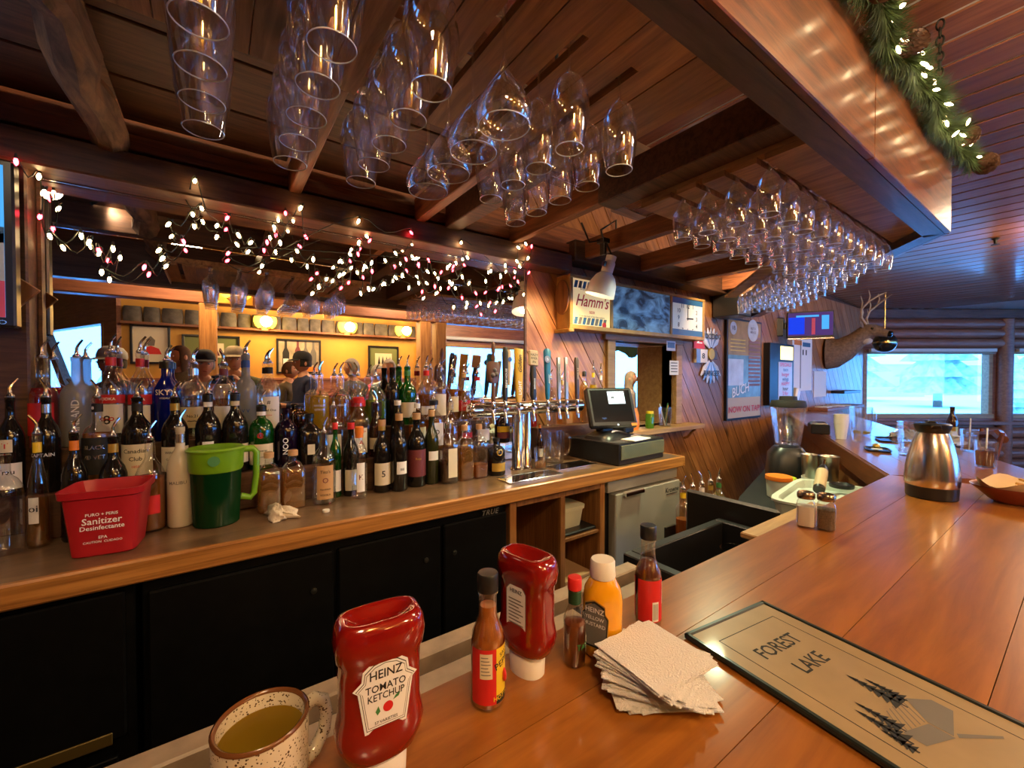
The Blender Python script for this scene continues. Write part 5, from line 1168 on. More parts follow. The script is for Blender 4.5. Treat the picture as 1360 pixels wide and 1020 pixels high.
# tumblers, pitchers and clutter on the second run of the bar
def tumbler(name, label, p, h_, r0, r1, drink=None, fill=.6, ice=False, straw=False, cat='glass', rot=0, glass='clear_glass'):
    t = thing(name, label, cat, p, rot)
    obj('glass_body', MB().lathe([(r0 * .95, 0), (r0, .003), (r1, h_), (r1 - .002, h_), (r0 - .003, .008), (.003, .007)], 28, cap0=True), glass, t, angle=50)
    if drink:
        f = fill; obj('drink', MB().lathe([(r0 * .92, .008), (r0 + (r1 - r0) * f - .003, h_ * f)], 24), drink, t)
    if ice:
        for k in range(4): obj('ice_cube', MB().box(-.011, .011, -.011, .011, -.011, .011, .003), 'clear_glass', t, (random.uniform(-.4, .4) * r0, random.uniform(-.4, .4) * r0, h_ * fill + .004), (k, k * 2, k), smooth=False)
    if straw: obj('straw', MB().tube([(0, 0, .01), (r1 * .9, 0, h_ * 1.5)], .0032, 8), 'white_plastic', t)
    return t
tglass('cola', (0.25, 0.06, 0.01), 0.3, 0.03, body=0.5, bodycol=(0.22, 0.06, 0.012))
q = on_bar(1309, 620); tumbler('drink_glass', 'iced cola glass with a straw behind the red basket', (q.x, q.y, BZ), .125, .036, .042, 'cola', .62, True, True)
q = on_bar(1335, 612); tumbler('drink_glass', 'water glass with ice next to the iced cola', (q.x + .25, q.y + .16, BZ), .13, .034, .040, 'water_drink', .75, True, True)
def pitcher(label, p, rot, drink, fill, h_=.215, r0=.06, r1=.068):
    t = thing('glass_pitcher', label, 'pitcher', p, rot)
    rs = []
    for r_, z in ((r0 * .95, 0), (r0, .004), (r1, h_ * .8), (r1 * 1.03, h_), (r1, h_), (r0 * .93, .014), (.004, .012)):
        rs.append([(r_ * (1 + (.03 * math.cos(14 * 2 * PI * i / 84) if .003 < z < h_ * .85 and r_ > .03 else 0)) * math.cos(2 * PI * i / 84), r_ * (1 + (.03 * math.cos(14 * 2 * PI * i / 84) if .003 < z < h_ * .85 and r_ > .03 else 0)) * math.sin(2 * PI * i / 84), z) for i in range(84)])
    obj('glass_body', MB().rings(rs), 'clear_glass', t, angle=60)
    obj('drink', MB().lathe([(r0 * .88, .016), ((r0 + (r1 - r0) * fill) * .93, h_ * fill)], 28), drink, t)
    obj('handle', MB().tube([(r1 * .95, 0, h_ * .85), (r1 + .03, 0, h_ * .86), (r1 + .05, 0, h_ * .72), (r1 + .048, 0, h_ * .42), (r1 + .02, 0, h_ * .22), (r0 * .95, 0, h_ * .2)], .010, 10), 'clear_glass', t)
    return t
q = on_bar(1143, 578); pitcher('fluted glass pitcher with lemon water before the far window', (q.x, q.y, BZ), R(-30), 'yellow_drink', .14)
q = on_bar(1213, 606); pitcher('glass beer pitcher with handle just behind the steel carafe', (q.x, q.y, BZ), R(150), 'water_drink', .45, .19)
q = on_bar(1117, 583)
for k in range(5):
    tag(obj('plastic_cup', MB().lathe([(.030, 0), (.043, .115), (.045, .115), (.045, .119), (.042, .119), (.029, .004), (.003, .003)], 24), 'white_plastic', None, (q.x, q.y, BZ + .001 + .014 * k), 0), 'white plastic cup, %s from the bottom of the stack beside the pitcher' % NTH[k], 'cup', 'stacked plastic cups')
q = on_bar(1131, 587); tumbler('shot_glass', 'small empty glass beside the white cup stack', (q.x + .03, q.y - .02, BZ), .08, .026, .032)
q = on_bar(1087, 575)
t = thing('napkin_caddy', 'black bar caddy with a steel lid at the end of the bar', 'caddy', (q.x, q.y, BZ), R(27))
obj('box', MB().box(-.09, .09, -.06, .06, 0, .075, .006), 'black_plastic', t, smooth=False); obj('lid', MB().loft([(.075, .085, .055, 4), (.085, .08, .05, 4), (.095, .05, .03, 3)]), 'steel', t)
for u, v, lb, s in ((1165, 598, 'black rectangular check tray with a crumpled wrapper', .09), (1185, 585, 'dark oval tray behind the beer pitcher', .13)):
    q = on_bar(u, v); t = thing('serving_tray', lb, 'tray', (q.x, q.y, BZ), R(20))
    obj('tray_base', MB().loft([(0, s, s * .62, 5), (.010, s * 1.06, s * .68, 5), (.010, s * 1.0, s * .63, 5), (.004, s * .95, s * .58, 5)], 32), 'black_plastic', t)
    if s < .1:
        obj('wrapper', MB().sphere((0.03, 0, .022), .02, 9, 6, sc3=(1.4, 1, .8)), 'gold_ink', t, smooth=False); obj('receipt', MB().box(-.06, 0, -.02, .03, .011, .012), 'white_paper', t, smooth=False)
# pile of crumpled bar paper and a bottle beyond the carafe
mat('blue_paper', (0.55, 0.62, 0.68), 0.7)
def crumple(name, label, cat, p, sx, sy, sz, m_, seed, n_=14, ang=28, rough=1.0):
    rnd = random.Random(seed); rs = []
    for a in range(n_):
        f = a / (n_ - 1); ring = []
        for i in range(22):
            th = 2 * PI * i / 22; k = .62 + .25 * math.sin(3 * th + seed) + .14 * math.sin(7 * th + a) + rnd.uniform(-.08, .08) * rough
            r_ = math.sin(PI * (.10 + .88 * f) * .5 + PI * .5 * f * .0) if False else math.cos(f * PI * .48)
            ring.append((sx * k * r_ * math.cos(th), sy * k * r_ * math.sin(th), max(.001, sz * math.sin(f * PI * .5) * (.75 + rnd.uniform(-.25, .3) * rough + .18 * math.sin(2 * th + a * .9) * (1 - rough)))))
        rs.append(ring)
    return tag(obj(name, MB().rings(rs), m_, None, p, seed, angle=ang), label, cat)
q = on_bar(1262, 592); crumple('crumpled_paper', 'heap of crumpled bluish basket paper behind the carafe', 'paper', (q.x + .1, q.y + .05, BZ), .18, .12, .10, 'blue_paper', 3)
q = on_bar(1222, 588); crumple('crumpled_paper', 'smaller crumpled paper beside the beer pitcher', 'paper', (q.x + .2, q.y + .1, BZ), .12, .10, .07, 'blue_paper', 5)
q = on_bar(1262, 598)
tag(obj('cloth_bundle', MB().tube([(0, 0, .0), (.1, .03, .01), (.22, .05, .0)], [.02, .03, .02], 8), 'log_wall', None, (q.x + .62, q.y + .32, BZ + .03), 0), 'dark folded cloth on the bar behind the crumpled paper', 'cloth')
q = on_bar(1300, 588); t = thing('beer_bottle', 'brown beer bottle near the far window post', 'bottle', (q.x + .1, q.y + .14, BZ))
obj('glass_body', MB().lathe([(.028, 0), (.030, .004), (.030, .12), (.026, .14), (.014, .175), (.012, .22), (.014, .225), (.014, .23)], 24), 'brown_glass', t); obj('label', MB().lathe([(.0304, .03), (.0304, .09)], 24, cap0=False, cap1=False), 'gold_ink', t)
# bar stools beyond the bend
def stool(label, x, y, rot):
    t = thing('bar_stool', label, 'stool', (x, y, 0), rot)
    obj('seat', MB().lathe([(.17, .70), (.185, .71), (.185, .745), (.16, .76), (.01, .762)], 24), 'black_plastic', t)
    for a in range(4):
        c_, s_ = math.cos(PI / 4 + a * PI / 2), math.sin(PI / 4 + a * PI / 2)
        obj('leg', MB().tube([(.13 * c_, .13 * s_, .70), (.20 * c_, .20 * s_, 0)], .017, 8), 'bar_edge', t)
    obj('foot_ring', MB().tube([(.178 * math.cos(2 * PI * i / 20), .178 * math.sin(2 * PI * i / 20), .24) for i in range(21)], .010, 6), 'bar_edge', t)
    for s_ in (-.13, .13): obj('back_post', MB().tube([(s_, -.14, .72), (s_ * 1.1, -.20, 1.10)], .015, 8), 'bar_edge', t)
    obj('backrest', MB().tube([(-.15, -.20, 1.05), (0, -.235, 1.07), (.15, -.20, 1.05)], [.03, .04, .03], 8), 'bar_edge', t)
qs = seg2(1.35, .95); stool('dark wooden bar stool with a curved back past the bend', qs.x, qs.y, A1)
qs = seg2(2.1, .95); stool('second dark wooden bar stool toward the far window', qs.x, qs.y, A1)
# ================================================================ things on the back bar
KZ = 0.9755
mat('bucket_red', (0.42, 0.012, 0.02), 0.4)
bk = thing('sanitizer_bucket', 'square red sanitizer bucket with white lettering', 'bucket', (-0.270, 1.800, KZ), R(-6))
bs = [(0, .070, .070, 7), (.004, .074, .074, 7), (.175, .090, .090, 7), (.180, .098, .098, 7), (.200, .100, .100, 7), (.200, .094, .094, 7), (.172, .086, .086, 7), (.010, .068, .068, 7), (.008, .03, .03, 5)]
obj('bucket_body', MB().loft(bs, 48), 'bucket_red', bk, angle=35)
for s, sz, z in (('PURO + PERIS', .012, .128), ('Sanitizer', .026, .108), ('Desinfectante', .018, .088), ('EPA', .012, .058), ('CAUTION  CUIDADO', .009, .045)):
    text(s, sz, 'white_ink', bk, FRONT(.004, -.0785 - (z - .02) * .082 , z) @ Matrix.Rotation(R(-5), 4, 'X'))
tglass('green_plastic', (0.02, 0.13, 0.03), 0.3, 0.15, body=0.75, bodycol=(0.008, 0.075, 0.02))
mat('lime_plastic', (0.16, 0.36, 0.012), 0.3)
p = hz(288, 684, KZ - CZ)
pt_ = thing('plastic_pitcher', 'green plastic pitcher with lime lid and handle', 'pitcher', (p.x, 1.875, KZ), R(5))
obj('pitcher_body', MB().lathe([(.066, 0), (.070, .004), (.078, .20), (.080, .215)], 36), 'green_plastic', pt_)
obj('collar', MB().lathe([(.0805, .195), (.084, .205), (.087, .272), (.083, .274)], 36, cap0=False, cap1=False), 'lime_plastic', pt_)
obj('lid', MB().lathe([(.090, .268), (.092, .274), (.084, .280), (.05, .272), (.004, .270)], 36), 'lime_plastic', pt_)
obj('handle', MB().tube([(.080, 0, .262), (.115, 0, .262), (.128, 0, .245), (.126, 0, .16), (.118, 0, .09), (.105, 0, .075), (.074, 0, .085)], [.013, .013, .012, .011, .011, .012, .013], 10), 'lime_plastic', pt_)
obj('emblem', MB().disc((0, 0, 0), .018, M=FRONT(-.015, -.0875, .24)), 'green_ink', pt_)
mat('rag_cloth', (0.70, 0.60, 0.47), 0.9, bump=.4, vs=120)
p = hz(370, 683, KZ - CZ)
crumple('bar_rag', 'crumpled off-white bar rag on the counter beside the pitcher', 'rag', (p.x, p.y - .035, KZ), .115, .06, .055, 'rag_cloth', 2, 12, 85, .35)
p = hz(433, 680, KZ - CZ)
tag(obj('plastic_stopper', MB().lathe([(.012, 0), (.014, .004), (.013, .010), (.004, .011)], 16), 'white_plastic', None, p), 'small white bottle cap lying near the counter edge', 'bottle cap')
# beer tower
TX, TY = 1.46, 1.95
tw = thing('beer_tower', 'chrome beer tap tower with a row of tap handles', 'beer tower', (TX, TY, KZ))
for s in (-.032, .032): obj('column', MB().lathe([(.040, 0), (.042, .004), (.036, .012), (.031, .02), (.031, .36)], 24, M=Matrix.Translation((s, 0, 0))), 'chrome', tw)
obj('rail', MB().tube([(-.34, 0, .355), (.47, 0, .355)], .040, 20), 'chrome', tw)
for s in (-.34, .47): obj('end_cap', MB().sphere((s, 0, .355), .041, 16, 8, sc3=(.5, 1, 1)), 'chrome', tw)
mat('tap_wood', (0.13, 0.055, 0.03), 0.4); mat('tap_gold', (0.62, 0.36, 0.02), 0.35); mat('tap_blue', (0.01, 0.16, 0.30), 0.35); mat('tap_grey', (0.30, 0.31, 0.32), 0.3, .6); mat('tap_tan', (0.55, 0.42, 0.25), 0.5); mat('tap_dark', (0.05, 0.03, 0.025), 0.35)
HZ_ = [(650, 452, 'ornate'), (666, 460, 'bottle'), (684, 462, 'gold'), (703, 464, 'square'), (722, 462, 'blue'), (737, 474, 'thin'), (747, 474, 'thin2'), (761, 474, 'dark')]
for u, v, kd in HZ_:
    q = hy(u + 1, 540, TY - .05); x = q.x - TX
    fc = obj('faucet', MB().tube([(x, -.035, .355), (x, -.085, .355)], .012, 12).tube([(x, -.075, .365), (x, -.082, .33), (x, -.09, .285)], [.009, .011, .008], 10).lathe([(.008, 0), (.012, .01), (.012, .03), (.007, .045)], 12, M=Matrix.Translation((x, -.08, .362))), 'chrome', tw)
    zt = hy(u, v, TY - .08).z - KZ; z0 = .405; H = zt - z0
    Mh = Matrix.Translation((x, -.08, z0)) @ Matrix.Rotation(R(4), 4, 'Y') @ Matrix.Rotation(R(-6), 4, 'X')
    if kd == 'ornate':
        h = obj('tap_handle', MB().lathe([(.010, 0), (.013, .02), (.009, H * .3)], 14, M=Mh), 'tap_wood', fc)
        obj('badge', MB().loft([(H * .30, .020, .012, 3), (H * .34, .036, .014, 3), (H * .60, .040, .014, 4), (H * .66, .030, .012, 3)], 24, M=Mh), 'tap_wood', fc)
        obj('berries', MB().sphere((.012, -.012, H * .45), .014, M=Mh).sphere((-.010, -.012, H * .43), .014, M=Mh).sphere((.0, -.012, H * .52), .012, M=Mh), 'grey_ink', fc)
        obj('spindle', MB().lathe([(.008, H * .64), (.012, H * .72), (.007, H * .78), (.012, H * .88), (.010, H * .96), (.003, H)], 14, M=Mh), 'tap_wood', fc)
    elif kd == 'bottle':
        obj('tap_handle', MB().loft([(0, .010, .008, 3), (H * .1, .014, .010, 3), (H * .9, .018, .011, 3), (H, .012, .008, 3)], 20, M=Mh), 'black_plastic', fc)
        obj('side_blade', MB().loft([(H * .3, .008, .006, 3), (H * .9, .016, .008, 3), (H * .97, .010, .006, 2)], 16, M=Mh @ Matrix.Translation((.024, 0, 0))), 'tap_tan', fc)
        obj('emblem', MB().disc((0, 0, 0), .013, M=Mh @ FRONT(.026, -.010, H * .78)), 'blue_ink', fc)
        text('BREW HOUSE', .017, 'white_ink', fc, Mh @ FRONT(0, -.0125, H * .42) @ Matrix.Rotation(PI / 2, 4, 'Z'))
    elif kd == 'gold':
        obj('tap_handle', MB().loft([(-.01, .014, .009, 4), (H * .08, .021, .010, 5), (H * .99, .029, .011, 5), (H, .027, .010, 5)], 20, M=Mh), 'tap_gold', fc)
        text('Golden', .034, 'black_ink', fc, Mh @ FRONT(.002, -.013, H * .70) @ Matrix.Rotation(PI / 2, 4, 'Z'), shear=.35); text('LIGHT', .028, 'white_ink', fc, Mh @ FRONT(0, -.013, H * .24) @ Matrix.Rotation(PI / 2, 4, 'Z'))
    elif kd == 'square':
        obj('tap_handle', MB().loft([(0, .012, .010, 2.5), (H * .1, .022, .014, 2.5), (H * .35, .016, .012, 2.5), (H * .5, .022, .014, 2.5), (H * .68, .016, .012, 2.5)], 20, M=Mh), 'black_plastic', fc)
        obj('badge', MB().box(-.033, .033, -.012, .008, H * .68, H, .006, Mh), 'tap_tan', fc, smooth=False)
        text('HAZY', .020, 'black_ink', fc, Mh @ FRONT(0, -.0125, H * .90)); text('RIVER', .018, 'black_ink', fc, Mh @ FRONT(0, -.0125, H * .83)); text('IPA', .018, 'black_ink', fc, Mh @ FRONT(0, -.0125, H * .755))
        text('BREWING', .014, 'white_ink', fc, Mh @ FRONT(0, -.0155, H * .32) @ Matrix.Rotation(PI / 2, 4, 'Z'))
    elif kd == 'blue':
        obj('tap_handle', MB().loft([(0, .010, .009, 2.5), (H * .06, .013, .011, 3), (H * .65, .021, .013, 3), (H * .95, .025, .014, 3), (H, .016, .010, 2.5)], 20, M=Mh), 'tap_blue', fc)
        obj('emblem', MB().lathe([(.021, 0), (.021, .004)], 20, M=Mh @ FRONT(-.012, -.015, H * .78)), 'tap_grey', fc); text('b', .026, 'white_ink', fc, Mh @ FRONT(-.012, -.020, H * .78))
        text('summer', .016, 'white_ink', fc, Mh @ FRONT(0, -.0155, H * .40) @ Matrix.Rotation(PI / 2, 4, 'Z'))
    elif kd in ('thin', 'thin2'):
        obj('tap_handle', MB().loft([(-.01, .008, .007, 4), (H * .05, .012, .008, 5), (H * .99, .013, .009, 5), (H, .012, .008, 5)], 16, M=Mh), 'tap_grey', fc)
        text('COORS LIGHT', .017, 'black_ink' if kd == 'thin' else 'red_ink', fc, Mh @ FRONT(0, -.0105, H * .62) @ Matrix.Rotation(PI / 2, 4, 'Z'))
    else:
        obj('tap_handle', MB().loft([(-.02, .006, .006, 2), (H * .02, .012, .010, 4), (H * .93, .016, .011, 4), (H, .010, .008, 4)], 16, M=Mh), 'tap_dark', fc)
        text('AMBER ALE', .014, 'tap_tan', fc, Mh @ FRONT(0, -.0125, H * .6) @ Matrix.Rotation(PI / 2, 4, 'Z'))
for x0, x1, y0, lb in ((1.20, 1.56, 1.70, 'steel drip tray set into the counter below the taps'), (1.59, 1.92, 1.78, 'second steel drip tray beside the glass mug')):
    t = thing('drip_tray', lb, 'drip tray', (x0, y0, KZ))
    obj('frame', MB().box(0, x1 - x0, 0, .011, 0, .006, .001).box(0, x1 - x0, .119, .13, 0, .006, .001).box(0, .011, .011, .119, 0, .006, .001).box(x1 - x0 - .011, x1 - x0, .011, .119, 0, .006, .001), 'chrome', t, smooth=False)
    obj('pan', MB().box(.011, x1 - x0 - .011, .011, .119, 0, .002), 'dark_steel', t, smooth=False)
    n_ = int((x1 - x0 - .03) / .013)
    br = data('grate_bar', MB().box(0, .008, .011, .119, .003, .005), 'chrome', False)
    for k in range(n_): link('grate_bar', br, t, (.015 + .013 * k, 0, 0))
p = hz(718, 622, KZ - CZ)
tumbler('tumbler', 'frosty clear tumbler beside the tap column', (p.x, p.y, KZ), .125, .034, .040, 'pale_amber', .3, glass='clear_glass')
p = hz(737, 614, KZ - CZ)
pitcher('fluted glass beer mug with a thick handle beside the register', (p.x + .01, p.y + .02, KZ), R(-15), 'water_drink', .06, .195, .060, .066)
tag(bpy.data.objects[[o.name for o in C.objects if o.get('label', '').startswith('fluted glass beer mug')][0]], cat='beer mug')
p = hz(760, 592, KZ - CZ)
t = thing('utensil_cup', 'dark green plastic cup holding bar tools beside the register', 'cup', (p.x, p.y, KZ))
obj('cup_body', MB().lathe([(.032, 0), (.040, .15), (.038, .15), (.030, .006), (.003, .005)], 22), 'green_plastic', t)
for k in range(3): obj('bar_tool', MB().tube([(0, 0, .02), (.03 * math.cos(k * 2), .03 * math.sin(k * 2), .21 + .02 * k)], .004, 6), ('tap_wood', 'steel', 'black_plastic')[k], t)
# cash register
mat('screen_black', (0.008, 0.008, 0.010), 0.12, spec=0.6); mat('screen_lit', (0.55, 0.72, 0.85), 0.3, em=0.7, emc=(0.45, 0.68, 0.85)); mat('drawer_front', (0.60, 0.66, 0.42), 0.18, 0.8)  # green-yellow reflection put into the drawer front's colour; the drawer itself is black
rg = thing('cash_register', 'black cash drawer with a tilted touch screen on top', 'cash register', (2.20, 1.83, KZ), R(3))
obj('drawer_case', MB().box(-.24, .24, -.16, .25, 0, .135, .006), 'black_plastic', rg, smooth=False)
obj('drawer_front', MB().box(-.225, .235, -.168, -.16, .035, .122, .003), 'drawer_front', rg, smooth=False)
obj('stand', MB().loft([(.135, .15, .11, 5), (.155, .14, .10, 5), (.18, .08, .07, 4)], 28, M=Matrix.Translation((-.08, .05, 0))), 'black_plastic', rg)
obj('neck', MB().box(-.14, -.02, .05, .11, .16, .30, .01), 'black_plastic', rg, smooth=False)
Mm = Matrix.Translation((-.09, .02, .335)) @ Matrix.Rotation(R(-24), 4, 'Z') @ Matrix.Rotation(R(-22), 4, 'X')
mo = obj('monitor', MB().box(-.165, .165, -.02, .03, -.135, .135, .012, Mm), 'black_plastic', rg, smooth=False)
obj('screen', MB().box(-.140, .140, -.0215, -.02, -.100, .115, 0, Mm), 'screen_black', mo, smooth=False)
obj('screen_window', MB().box(-.02, .10, -.0225, -.0215, .02, .105, 0, Mm), 'screen_lit', mo, smooth=False)
text('Micros', .028, 'black_ink', mo, Mm @ FRONT(.04, -.0235, .062)); text('login', .016, 'blue_ink', mo, Mm @ FRONT(-.07, -.0225, -.075))
obj('indicator', MB().disc((0, 0, 0), .006, M=Mm @ FRONT(.02, -.0205, -.12)), 'screen_lit', mo); obj('sticker', MB().box(.115, .155, -.0215, -.02, -.130, -.112, 0, Mm), 'orange_ink', mo, smooth=False)
tag(obj('papers', MB().box(-.10, .10, -.05, .05, 0, .008, .002), 'white_paper', None, (2.20, 1.715, KZ + .1355), R(8), smooth=False), 'white paper slip lying on the cash drawer', 'paper')
t = thing('receipt_printer', 'small dark receipt printer behind the register screen', 'printer', (2.40, 2.0, KZ + .1355), R(5))
obj('case', MB().box(-.06, .06, -.07, .06, 0, .07, .01), 'black_plastic', t, smooth=False); obj('paper_roll', MB().tube([(-.04, 0, .075), (.04, 0, .075)], .02, 14), 'white_paper', t)
p = hz(881, 606, KZ - CZ); crumple('paper_wad', 'wad of white paper at the end of the counter', 'paper', (2.50, 1.80, KZ), .05, .05, .04, 'white_paper', 9)
# jar and bag on the hatch shelf
tumbler('straw_jar', 'glass jar of stirrers on the hatch shelf', (3.16, 2.16, HZ0), .16, .05, .055, None)
jr = [o for o in C.objects if o.name.startswith('straw_jar')][0]
for k in range(9): obj('stirrer', MB().tube([(.01 * math.cos(k), .01 * math.sin(k), .01), (.045 * math.cos(k * 2.1), .045 * math.sin(k * 2.1), .18 + .01 * (k % 3))], .003, 5), ('orange_ink', 'white_plastic', 'green_ink')[k % 3], jr)
t = thing('snack_bag', 'orange snack bag on the hatch shelf', 'bag', (2.72, 2.16, HZ0))
obj('bag_body', MB().loft([(0, .06, .03, 3), (.03, .075, .035, 3), (.12, .07, .03, 3), (.16, .065, .006, 4), (.17, .066, .003, 4)], 20), 'orange_ink', t)
t = thing('label_roll', 'green and yellow jar beside the orange snack bag', 'jar', (2.92, 2.14, HZ0)); obj('jar_body', MB().lathe([(.03, 0), (.034, .004), (.034, .11), (.028, .125)], 18), 'green_drink', t); obj('lid', MB().lathe([(.03, .122), (.031, .14), (.004, .142)], 18), 'yellow_ink', t)

# ================================================================ wall things
mat('sign_cream', (0.80, 0.66, 0.36), 0.5, em=0.28, emc=(0.9, 0.62, 0.25)); mat('sign_wood', (0.40, 0.22, 0.05), 0.45, var=.2, vs=12)
m, t_, b = _new('lake_scene'); L = t_.links.new
tc = t_.nodes.new('ShaderNodeTexCoord'); mp = t_.nodes.new('ShaderNodeMapping'); mp.inputs['Scale'].default_value = (3, 3, 5); L(tc.outputs['Object'], mp.inputs['Vector'])
n = t_.nodes.new('ShaderNodeTexNoise'); n.inputs['Scale'].default_value = 2.2; n.inputs['Detail'].default_value = 6; n.inputs['Distortion'].default_value = 1.2; L(mp.outputs[0], n.inputs['Vector'])
r = t_.nodes.new('ShaderNodeValToRGB'); r.color_ramp.elements[0].position = .38; r.color_ramp.elements[0].color = (.008, .015, .03, 1); r.color_ramp.elements[1].position = .70; r.color_ramp.elements[1].color = (.16, .32, .50, 1)
L(n.outputs['Fac'], r.inputs[0]); L(r.outputs[0], b.inputs['Base Color']); L(r.outputs[0], b.inputs['Emission Color']); b.inputs['Emission Strength'].default_value = .25; b.inputs['Roughness'].default_value = .5
sg = thing('beer_sign', 'long backlit beer sign with clock and lake scene panel', 'sign')
sx0, sx1, sy, sz0, sz1 = 1.965, 3.635, 2.085, 1.842, 2.212
obj('case', MB().box(sx0, sx1, sy + .01, YW - .001, sz0, sz1, .006), 'sign_wood', sg, smooth=False)
def fr_(x0, x1, z0, z1, nm='frame_bar', m_='sign_wood'): obj(nm, MB().box(x0, x1, sy - .006, sy + .012, z0, z1, .003), m_, sg, smooth=False)
fr_(sx0, sx1, sz0, sz0 + .03); fr_(sx0, sx1, sz1 - .022, sz1)
for x in (sx0, 2.372, 3.112, sx1 - .03): fr_(x, x + .03, sz0 + .03, sz1 - .022)
obj('side_arch', MB().lathe([(.10, 0), (.10, .012)], 24, sy=1.5, M=Matrix.Translation((sx0 - .002, 2.15, 2.06)) @ Matrix.Rotation(-PI / 2, 4, 'Y') @ Matrix.Diagonal((1.2, .45, 1, 1))), 'oak_side', sg)
obj('case_foot', MB().box(sx0 - .02, sx0 + .03, sy - .02, YW - .002, sz0 - .025, sz0, .005), 'sign_wood', sg, smooth=False)
obj('cream_panel', MB().box(sx0 + .03, 2.372, sy + .002, sy + .008, sz0 + .03, sz1 - .022), 'sign_cream', sg, smooth=False)
mat('clock_white', (0.72, 0.70, 0.58), 0.5, em=0.12, emc=(0.8, 0.8, 0.7)); mat('sign_blue', (0.03, 0.13, 0.28), 0.4)
obj('lake_panel', MB().box(2.402, 3.112, sy + .002, sy + .008, sz0 + .03, sz1 - .022), 'lake_scene', sg, smooth=False)
obj('clock_face', MB().box(3.142, sx1 - .03, sy + .002, sy + .008, sz0 + .03, sz1 - .022), 'clock_white', sg, smooth=False)
for z0, z1 in ((sz0 + .03, sz0 + .08), (sz1 - .07, sz1 - .022)): obj('clock_band', MB().box(3.142, sx1 - .03, sy, sy + .003, z0, z1), 'sign_blue', sg, smooth=False)
for z0 in (sz0 + .035, sz1 - .085):
    for k in range(8): obj('zigzag', MB().add([(0, 0, 0), (.03, 0, 0), (.045, .05, 0), (.015, .05, 0)], [(0, 1, 2, 3)], FRONT(sx0 + .04 + .041 * k, sy + .0012, z0)), ('sign_blue', 'grey_ink')[k % 2], sg, smooth=False)
text("Hamm's", .115, 'red_ink', sg, FRONT(2.185, sy + .0008, 2.04), shear=.35, wide=.88); text('BEER', .026, 'red_ink', sg, FRONT(2.185, sy + .0008, 1.966)); text('From the land of sky blue waters', .019, 'grey_ink', sg, FRONT(2.185, sy + .0008, 1.937)); text('Enjoy', .03, 'grey_ink', sg, FRONT(2.10, sy + .0008, 2.125), shear=.3)
ccx, ccz = 3.373, 2.02
for k in range(1, 13):
    a = PI / 2 - k * PI / 6; q_ = max(abs(math.cos(a)), abs(math.sin(a)))
    text(str(k), .052, 'black_ink', sg, FRONT(ccx + .155 * math.cos(a) / q_ * .88, sy + .0005, ccz + .105 * math.sin(a) / q_))
for a, L_, w_ in ((R(2), .085, .006), (R(90), .12, .004)): obj('clock_hand', MB().box(-.015, L_, -.001, 0, -w_, w_, 0, Matrix.Translation((ccx, sy, ccz)) @ Matrix.Rotation(-a, 4, 'Y')), 'black_ink', sg, smooth=False)
obj('star_badge', MB().sphere((2.31, sy, 1.885), .022, 10, 6, sc3=(1, .2, 1)), 'red_ink', sg)
# posters, cards, neon-like tin sign
def wall_box(name, label, cat, u0, v0, u1, v1, m_, th=.012, Y=YW):
    a = hy((u0 + u1) / 2, v0, Y); b = hy((u0 + u1) / 2, v1, Y); x0 = hy(u0, v0, Y).x; x1 = hy(u1, v0, Y).x
    t = thing(name, label, cat, (x0, Y, b.z)); w_, h_ = x1 - x0, a.z - b.z
    obj('panel', MB().box(0, w_, -th, -.0005, 0, h_, .002), m_, t, smooth=False)
    return t, w_, h_, -th
t, w_, h_, y = wall_box('note_card', 'small blue postcard pinned at the hatch corner', 'card', 885, 453, 897, 466, 'white_paper', .003, YW - .031); obj('print', MB().box(w_ * .1, w_ * .9, y - .001, y, h_ * .3, h_ * .85), 'sign_blue', t, smooth=False)
t, w_, h_, y = wall_box('note_card', 'white note card pinned beside the hatch', 'card', 889, 479, 901, 498, 'white_paper', .003, YW - .031); [obj('print', MB().box(w_ * .15, w_ * .85, y - .001, y, h_ * (.2 + .2 * k), h_ * (.27 + .2 * k)), 'grey_ink', t, smooth=False) for k in range(4)]
t, w_, h_, y = wall_box('tin_sign', 'small red tin sign on the plank wall', 'sign', 920, 441, 935, 463, 'red_ink', .01); text('Z', h_ * .6, 'white_ink', t, FRONT(w_ / 2, y - .001, h_ / 2), wide=1.6)
t, w_, h_, y = wall_box('day_calendar', 'white day calendar card with a black numeral', 'calendar', 921, 464, 936, 482, 'white_paper', .03); text('8', h_ * .55, 'black_ink', t, FRONT(w_ * .62, y - .001, h_ / 2), wide=1.5); obj('side_strip', MB().box(0, w_ * .35, y - .002, y, 0, h_), 'tap_grey', t, smooth=False)
q = hy(945, 469, YW - .02)
t = thing('tin_sign', 'cut-out tin sign with feathered white lettering and yellow centre', 'sign', (q.x, YW, q.z))
def blade_fan(zc, up):
    for k in range(7):
        a = R(-48 + 16 * k); l = .22 if up else .24
        M_ = Matrix.Translation((0, -.012, zc)) @ Matrix.Rotation(a if up else PI + a, 4, 'Y')
        obj('feather', MB().loft([(.03, .012, .006, 2), (l * .6, .04, .008, 2), (l, .008, .004, 2)], 12, M=M_), ('white_plastic', 'tap_grey')[k % 2], t)
blade_fan(.03, True); blade_fan(-.06, False)
obj('plate', MB().box(-.13, .13, -.01, -.001, -.06, .03, .004), 'grey_ink', t, smooth=False)
obj('centre_disc', MB().lathe([(.055, 0), (.055, .014)], 20, M=FRONT(0, -.01, -.01)), 'yellow_ink', t)
text('VOODOO', .075, 'black_ink', t, FRONT(0, -.026, .16)); text('RANGER', .075, 'black_ink', t, FRONT(0, -.026, -.20))
